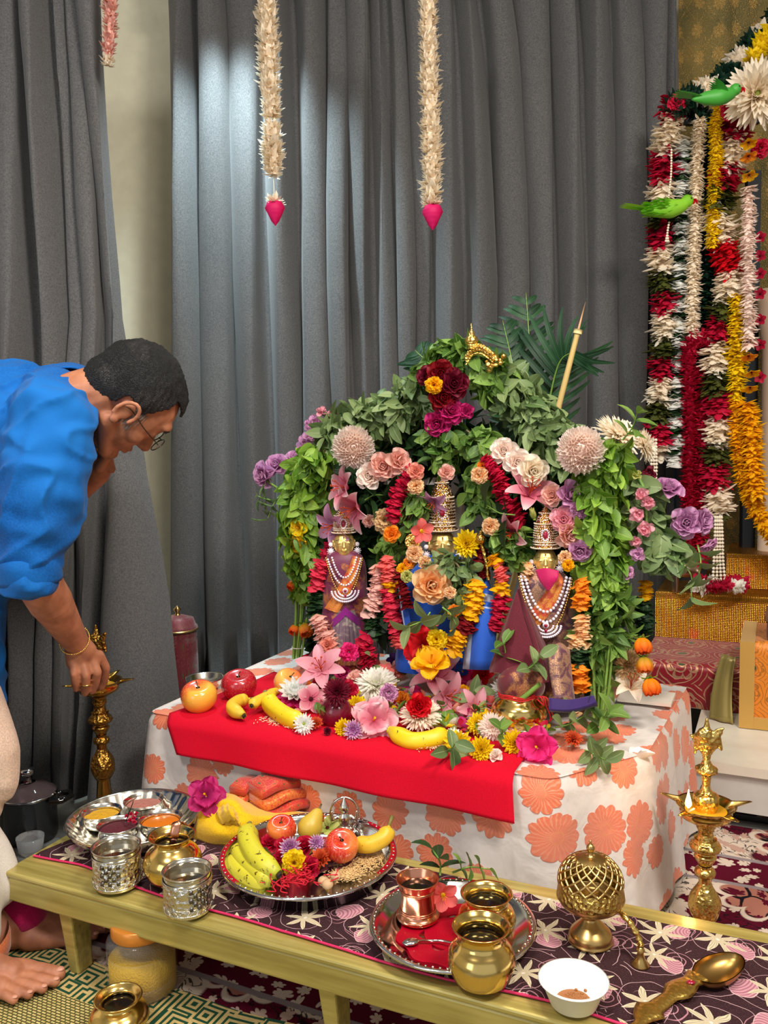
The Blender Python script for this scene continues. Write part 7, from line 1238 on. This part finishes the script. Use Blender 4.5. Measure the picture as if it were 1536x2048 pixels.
# ================================================================= people
from mathutils import noise as mnoise
def dispn(me, fn):
    A = mco(me); Nn = np.zeros(len(me.vertices)*3); me.vertices.foreach_get('normal', Nn); Nn = Nn.reshape(-1, 3)
    d = np.array([fn(Vector(a)) for a in A]); setco(me, A+Nn*d[:, None])
def foot(h, rot, sgn, ankle_to, mir=1):
    R_ = Rz(rot); L_ = lambda x, y, z: np.array(h)+R_@np.array([x, y*mir, z]); sh = [('c', L_(.012, 0, .034), L_(.09, 0, .034), .031, .034), ('c', L_(.06, .004, .045), L_(.15, .008, .026), .036, .026), ('c', L_(.08, -.02, .026), L_(.15, -.026, .02), .024, .02), ('c', L_(.14, .022, .022), L_(.17, .03, .02), .024, .021), ('c', L_(.05, 0, .06), ankle_to, .036, .046)]
    toes = [((.17, .033), (.232, .036), .0165, .0135), ((.172, .010), (.238, .011), .0125, .010), ((.168, -.009), (.226, -.011), .0115, .0092), ((.16, -.026), (.208, -.030), .011, .009), ((.148, -.040), (.188, -.047), .0108, .009)]
    nails = []
    for a, c, r1, r2 in toes:
        m_ = ((a[0]+c[0])/2, (a[1]+c[1])/2); sh += [('c', L_(*a, .02), L_(*m_, .020), r1, r2*.98), ('c', L_(*m_, .020), L_(*c, .0135), r2*.98, r2)]; nails.append((L_(c[0]+.002, c[1], .0135+r2*.72), r2))
    return sh, nails, R_
def nail_parts(t, nails, R_):
    for q, r in nails: b = MB(); b.ball(q, (r*.75, r*.62, r*.28), 6, 10, R_); b.build('toenail', NAIL, t)
t = thing('person', 'man in a blue kurta, white dhoti and glasses bending over the left oil lamp', 'person', (0, 0, 0)); man = t
Hc = PY(254, 802, 1.88); f = np.array([.42, .42, -.80]); u = np.array([.86, 0, .51]); f /= np.linalg.norm(f); u = u-f*(u@f); u /= np.linalg.norm(u); l_ = np.cross(u, f); HM = np.stack([f, l_, u], 1)
HL = lambda x, y, z: Hc+HM@np.array([x, y, z])
def he(x, y, z, a, b_, c): return ('e', HL(x, y, z), (a, b_, c), HM)
def hc(p, q, r1, r2): return ('c', HL(*p), HL(*q), r1, r2)
S_r, mid_r, E_r, W_r = PY(105, 845, 1.78), PY(84, 985, 1.74), PY(56, 1130, 1.72), PY(150, 1282, 1.95)
S_l, E_l, W_l = PY(110, 850, 2.12), PY(40, 1060, 2.14), PY(166, 975, 2.06)
CH = PY(20, 862, 1.95); PV = PY(-330, 960, 1.90); NB = PY(140, 800, 1.95)
body = [he(-.012, 0, .042, .098, .076, .086), he(.03, 0, .02, .068, .066, .085), he(.035, 0, -.04, .058, .056, .062), hc((.05, 0, -.085), (.075, 0, -.098), .032, .022), hc((.0, -.052, -.045), (.065, -.022, -.098), .022, .016), hc((.0, .052, -.045), (.065, .022, -.098), .022, .016),
    he(.082, 0, .042, .022, .05, .016), hc((.085, 0, .012), (.108, 0, -.026), .010, .0135), he(.098, -.012, -.03, .011, .008, .008), he(.098, .012, -.03, .011, .008, .008), he(.088, 0, -.056, .014, .024, .0065), he(.086, 0, -.068, .014, .02, .0075), he(.078, 0, -.095, .02, .02, .015), he(.056, -.042, -.02, .026, .018, .022), he(.056, .042, -.02, .026, .018, .022), he(.078, -.03, .012, .013, .015, .012), he(.078, .03, .012, .013, .015, .012),
    hc((-.04, 0, -.02), (-.06, 0, -.10), .062, .060), ('c', HL(-.05, 0, -.07), NB, .060, .066)]
for sg in (-1, 1):      # ears: shell, helix rim and lobe
    y = sg*.076; body += [he(-.004, y, 0, .017, .008, .026), he(-.004, y+sg*.010, -.026, .010, .006, .011)]
    pr_ = [(-.002+.021*math.cos(a), y+sg*(.012+.005*math.sin(a)), .003+.031*math.sin(a)) for a in np.linspace(-.3, 3.9, 9)]
    body += [hc(pr_[i], pr_[i+1], .0048, .0048) for i in range(8)]
body += [('c', CH, PV, .13, .13), ('c', NB, CH, .07, .12), ('c', CH, S_r, .07, .055), ('c', CH, S_l, .09, .07), ('c', S_r, E_r, .052, .046), ('c', E_r, E_r*.55+W_r*.45, .046, .047), ('c', E_r*.55+W_r*.45, W_r, .046, .030), ('c', S_l, E_l, .055, .045), ('c', E_l, W_l, .045, .028)]
hipR, kneeR, ankR = np.array([-1.24, 1.80, .93]), np.array([-1.02, 1.66, .50]), np.array([-.855, 1.565, .10]); hipL, kneeL, ankL = np.array([-1.26, 1.98, .93]), np.array([-1.28, 1.86, .50]), np.array([-1.36, 1.78, .10])
body += [('c', PV, hipR, .13, .10), ('c', PV, hipL, .13, .10), ('c', hipR, kneeR, .09, .06), ('c', kneeR, ankR, .058, .038), ('c', hipL, kneeL, .09, .06), ('c', kneeL, ankL, .058, .038)]
fsh, nails, RF = foot((-.888, 1.572, .014), -.14, 1, ankR+np.array([0, 0, .05])); body += fsh
fs2, _, _ = foot((-1.40, 1.79, .002), -.3, 1, ankL+np.array([0, 0, .05]), -1); body += fs2
# right hand pinching at the lamp
J = lambda x, y, Y: PY(x, y, Y)
body += [('c', W_r, J(168, 1304, 1.975), .027, .030), ('c', J(158, 1290, 1.965), J(186, 1318, 1.985), .027, .021), ('c', J(152, 1294, 1.955), J(160, 1328, 1.965), .024, .019), ('c', J(146, 1292, 1.955), J(146, 1326, 1.955), .020, .016)]
fing = [[(198, 1310, 1.995), (211, 1336, 2.005), (208, 1358, 2.02), (202, 1374, 2.03)], [(184, 1318, 1.975), (194, 1345, 1.97), (190, 1368, 1.985), (184, 1382, 1.995)], [(165, 1324, 1.96), (172, 1350, 1.95), (172, 1372, 1.96), (170, 1386, 1.975)], [(147, 1322, 1.95), (148, 1348, 1.94), (150, 1366, 1.95), (152, 1378, 1.965)], [(168, 1298, 2.01), (188, 1328, 2.035), (198, 1352, 2.045), (202, 1370, 2.04)]]
for i, fg in enumerate(fing):
    P_ = [J(*p) for p in fg]; r0 = [.0125, .0125, .0118, .0105, .0135][i]
    for a, c, s_ in zip(P_[:-1], P_[1:], (1, .92, .84)): body.append(('c', a, c, r0*s_, r0*s_*.93))
# left hand, loosely closed in front of the mouth
body += [('c', W_l, J(196, 945, 2.05), .027, .030), ('c', J(190, 950, 2.04), J(206, 928, 2.03), .027, .022)]
for k_, (x, y) in enumerate([(222, 938), (219, 924), (212, 913), (205, 905)]):
    P_ = [J(x-22, y+6, 2.04), J(x, y, 2.03-.004*k_), J(x-3, y-14, 2.05), J(x-12, y-17, 2.06)]; body += [('c', a, c, .0115, .0105) for a, c in zip(P_[:-1], P_[1:])]
P_ = [J(200, 935, 2.0), J(216, 910, 1.995), J(230, 892, 2.0)]; body += [('c', a, c, .013, .0105) for a, c in zip(P_[:-1], P_[1:])]
me = blob(body, .0034, 4, 'body'); me.materials.append(SKIN); link('body', me, t); nail_parts(t, nails, RF)
A = mco(me)
# hair: a cap following the skull, cut along the hairline
me = blob([he(-.014, 0, .045, .105, .082, .094), he(.02, 0, .05, .078, .072, .078), he(-.055, 0, .0, .06, .064, .065)], .0035, 3, 'hair'); A = (mco(me)-Hc)@HM
def hairline(p):
    x, y, z = p
    if x > .045: return z > .090+.010*math.sin(y*90)
    if x > .018: return z > .012+(x-.018)*2.4
    if x > -.028: return z > .030-(.018-x)*.1
    return z > .012+(x+.028)*1.25-.02
keep = np.array([hairline(p) for p in A]); fa = [tuple(p.vertices) for p in me.polygons]; fa = [q for q in fa if all(keep[i] for i in q)]
b = MB(); idx = {int(i): k_ for k_, i in enumerate(np.nonzero(keep)[0])}; P_ = A[keep]
dn = P_/np.linalg.norm(P_, axis=1)[:, None]; w = np.array([mnoise.noise(Vector((p[0]*60, p[1]*260, p[2]*90+p[0]*200)))*.0032+mnoise.noise(Vector(p*40))*.003 for p in P_]); P_ = P_+dn*(w[:, None]+.001)
b.raw(P_@HM.T+Hc, [tuple(idx[i] for i in q) for q in fa])
k = N('black_hair_with_grey'); n = k.noise(k.V('MULTIPLY', k.obj(), (60, 260, 60)), 6, 3); g = k.step(k.noise(k.obj(), 22, 2), .55, .75); k.bump(n, .9, .004); HAIR = k.out(k.mix(k.M('MULTIPLY', g, k.step(n, .5, .65)), H(10, 10, 12), H(96, 92, 90)), .5, spec=.4)
o = b.build('hair', HAIR, t); m_ = o.modifiers.new('s', 'SOLIDIFY'); m_.thickness = .004; m_.offset = -1
b = MB(); 
for sg in (-1,):
    rr = random.Random(5)
    for i in range(60): x0, z0 = rr.uniform(.005, .035), rr.uniform(-.02, .035); p_ = HL(x0, sg*(.073-abs(x0)*.12), z0); b.tube([p_, p_+HM@np.array([.002, sg*.003, -.012])], [.0011, .0004], 4)
b.build('sideburn', plain('grey_hair', H(120, 112, 104), .7), t); bb = MB()
for i in range(40): y = -.012-.036*i/40; p_ = HL(.104-abs(y)*.35, y, .036+.006*math.sin(i*.08)); bb.tube([p_, p_+HM@np.array([.003, -.007, .003])], [.0012, .0005], 4)
bb.build('eyebrow', HAIR, t)
b = MB(); GF = plain('dark_spectacle_frame', H(70, 56, 44), .25, metal=.6)
for sg in (-1, 1):
    b = MB(); C_ = [HL(.112-.10*abs(.033*sg+.023*math.cos(a))*.6, sg*.033+.024*math.cos(a), .006+.017*math.sin(a)) for a in np.linspace(0, 2*PI, 24, endpoint=False)]; b.tube(C_, .0013, 5, closed=True)
    b.tube(crv([HL(.104, sg*.057, .012), HL(.05, sg*.075, .012), HL(-.004, sg*.082, .014), HL(-.022, sg*.078, -.006)], 14), .0013, 5)
    if sg == -1: b.tube(crv([HL(.11, -.010, .008), HL(.115, 0, .012), HL(.11, .010, .008)], 8), .0013, 5)
    g_ = b.build('spectacles', GF, t); lens = MB(); lens.raw([HL(.108, sg*.033, .006)]+C_, [(0, i+1, (i+1) % 24+1) for i in range(24)]); k = N('lens_glass'); k.b.inputs['IOR'].default_value = 1.05; lens.build('lens', k.out((1, 1, 1), .02, trans=1., alpha=.25), g_)
# blue kurta
BLUE = fabric('bright_blue_linen', H(6, 84, 158), H(14, 100, 176), 260, .8, .05, .3)
cloth = [('c', NB+np.array([-.03, 0, -.01]), CH, .088, .15), ('c', CH, PV, .165, .16), ('c', CH+np.array([0, -.1, .01]), PV+np.array([0, -.08, 0]), .10, .12), ('c', CH+np.array([0, .12, .01]), PV+np.array([0, .08, 0]), .10, .12), ('c', NB+np.array([-.02, -.05, .0]), S_r, .075, .088), ('c', NB+np.array([-.02, .05, 0]), S_l, .075, .085), ('c', S_r, mid_r, .088, .088), ('c', mid_r, E_r, .088, .060), ('c', E_r, PY(58, 1146, 1.715), .061, .060), ('c', S_l, E_l, .08, .07),
   ('c', CH+np.array([.02, 0, -.06]), PY(-60, 1080, 1.92), .13, .12), ('c', PY(-90, 960, 1.92), PY(-95, 1190, 1.90), .15, .12), ('c', PY(-95, 1190, 1.9), PY(-100, 1500, 1.86), .115, .10), ('c', PV, (-1.2, 1.86, .62), .17, .19)]
me = blob(cloth, .007, 6, 'kurta')
axis = (E_r-S_r)/np.linalg.norm(E_r-S_r)
def wr(p):
    d1 = (np.array(p)-mid_r); s_ = d1@axis; near = math.exp(-(np.linalg.norm(d1-axis*s_)/.12)**2)*(1 if -.25 < s_ < .3 else .3)
    a = mnoise.noise(p*9)*.008+mnoise.noise(Vector((p.x*26, p.y*26, p.z*9)))*.006
    b_ = (1-abs(mnoise.noise(Vector((p.x*9+p.z*5, p.y*9, p.z*12-p.x*8)))*2.4))**3*.011
    c_ = near*.004*math.sin(s_*95+mnoise.noise(p*12)*4)
    return a+b_+c_
dispn(me, wr); A = mco(me); me.materials.append(BLUE); ko = link('kurta', me, t); m_ = ko.modifiers.new('ss', 'SUBSURF'); m_.levels = 1; m_.render_levels = 1
d = (PY(58, 1150, 1.715)-E_r); dd = np.array([.06, .1, -1.]); dd /= np.linalg.norm(dd); b = MB(); c0 = PY(57, 1128, 1.715); x_ = np.cross(dd, [0, 1, 0]); x_ /= np.linalg.norm(x_); y_ = np.cross(dd, x_); rows = []
for rr, s_ in ((.050, -.02), (.062, -.012), (.0635, .005), (.0625, .028), (.060, .036), (.052, .034), (.048, .02)): rows.append([c0+dd*(s_+.004*math.sin(a*2+1))+(x_*math.cos(a)+y_*math.sin(a))*rr*(1+.02*math.sin(a*5+s_*60)) for a in np.linspace(0, 2*PI, 40, endpoint=False)])
b.grid(np.array(rows)[:, ::-1], wv=True); b.build('rolled_cuff', BLUE, t)
nd = HL(-.06, 0, -.1)-NB; nd /= np.linalg.norm(nd); x_ = np.cross(nd, [0, 1, 0]); x_ /= np.linalg.norm(x_); y_ = np.cross(nd, x_); c0 = NB+nd*.02; rows = []
for rr, s_ in ((.085, -.045), (.08, -.01), (.077, .012), (.075, .026), (.071, .026), (.070, .0)): rows.append([c0+nd*(s_+.012*math.cos(a))+(x_*math.cos(a)+y_*math.sin(a))*rr for a in np.linspace(0, 2*PI, 48, endpoint=False)])
b = MB(); b.grid(np.array(rows)[:, ::-1], wv=True); b.build('collar', BLUE, t)
DH = fabric('white_dhoti_cotton', H(214, 206, 198), None, 900, .9, .05); me = blob([('c', hipR, kneeR, .15, .125), ('c', kneeR+np.array([.03, 0, 0]), (-.86, 1.60, .12), .125, .092), ('c', hipL, kneeL, .15, .125), ('c', kneeL, (-1.33, 1.79, .13), .12, .09), ('c', kneeR+np.array([.1, .0, .1]), (-.82, 1.64, .16), .07, .06), ('c', (hipR+hipL)/2, (-1.2, 1.8, .3), .16, .15)], .009, 4, 'dhoti')
dispn(me, lambda p: .009*math.sin(p.x*70+p.y*40+mnoise.noise(p*5)*3)+mnoise.noise(p*8)*.01); me.materials.append(DH); link('dhoti', me, t)
b = MB(); c0 = np.array([-.86, 1.60, .075]); rows = [[c0+np.array([.094*math.cos(a)*s_, .094*math.sin(a)*s_, z+.004*math.sin(3*a)]) for a in np.linspace(0, 2*PI, 40, endpoint=False)] for s_, z in ((.97, -.03), (1.02, -.025), (1.03, .0), (1.0, .012))]; b.grid(np.array(rows)[:, ::-1], wv=True); b.build('orange_hem', fabric('orange_border', H(206, 110, 60), None, 300, .8), t)
me = blob([('c', PY(-60, 1400, 1.72), PY(-10, 1500, 1.70), .06, .052), ('c', PY(-10, 1500, 1.70), PY(-6, 1580, 1.69), .052, .036), ('c', PY(-6, 1560, 1.69), PY(-30, 1640, 1.69), .04, .02)], .007, 4, 'towel_end'); dispn(me, lambda p: .004*math.sin(p.x*110+p.z*30)); me.materials.append(fabric('pinkish_beige_cotton', H(206, 178, 158), None, 300, .9)); link('towel_end', me, t)
# bracelet and ring
ax = (W_r-E_r); ax /= np.linalg.norm(ax); c0 = W_r-ax*.004; x_ = np.cross(ax, [0, 0, 1]); x_ /= np.linalg.norm(x_); y_ = np.cross(ax, x_); b = MB(); pts = [c0+(x_*math.cos(a)+y_*math.sin(a))*.0345+ax*.006*math.sin(a) for a in np.linspace(0, 2*PI, 50)]; beadline(b, pts, .0022, .0038); b.build('gold_bracelet', GOLD, t)
q = (J(172, 1372, 1.96)+J(172, 1364, 1.955))/2; b = MB(); b.tube([q+np.array([.0125*math.cos(a), .0125*math.sin(a), .001*math.sin(a)]) for a in np.linspace(0, 2*PI, 24, endpoint=False)], .002, 6, closed=True); b.build('gold_ring', GOLD, t)
# second person: only a magenta trouser leg and a bare foot reach under the bench
t = thing('person', 'person in magenta trousers whose bare foot reaches under the left end of the bench', 'person', (0, 0, 0))
tp = P(224, 1850, .014); ro_ = .28; hl = np.array([tp[0]-.235*math.cos(ro_), tp[1]-.235*math.sin(ro_)-.02, .010]); k1 = np.array([-1.18, hl[1]+.10, .10])
fsh, nails, RF = foot(hl, ro_, 1, hl+np.array([-.02, .01, .07]), 1); me = blob(fsh+[('c', hl+np.array([.02, .0, .045]), k1, .042, .06), ('c', k1, (-1.66, 2.2, .13), .065, .09), ('c', (-1.66, 2.25, .13), (-1.7, 2.4, .45), .13, .13), ('c', (-1.7, 2.4, .45), (-1.7, 2.4, .62), .1, .05), ('e', (-1.7, 2.4, .74), (.08, .09, .12)), ('c', (-1.66, 2.4, .5), (-1.5, 2.2, .3), .045, .04), ('c', (-1.74, 2.4, .5), (-1.6, 2.2, .25), .045, .04)], .006, 3, 'body'); me.materials.append(SKIN); link('body', me, t); nail_parts(t, nails, RF)
MG = fabric('magenta_cotton', H(172, 10, 80), None, 400, .8, .3); me = blob([('c', hl+np.array([.06, .03, .062]), k1, .050, .085), ('c', hl+np.array([-.02, -.02, .052]), k1+np.array([0, -.05, -.02]), .045, .06), ('c', k1, (-1.66, 2.2, .14), .085, .13), ('c', (-1.66, 2.25, .15), (-1.7, 2.4, .5), .17, .14)], .008, 4, 'magenta_clothes'); dispn(me, lambda p: mnoise.noise(p*12)*.006); A = mco(me); A[:, 2] = np.maximum(A[:, 2], .009); setco(me, A); me.materials.append(MG); link('magenta_clothes', me, t)
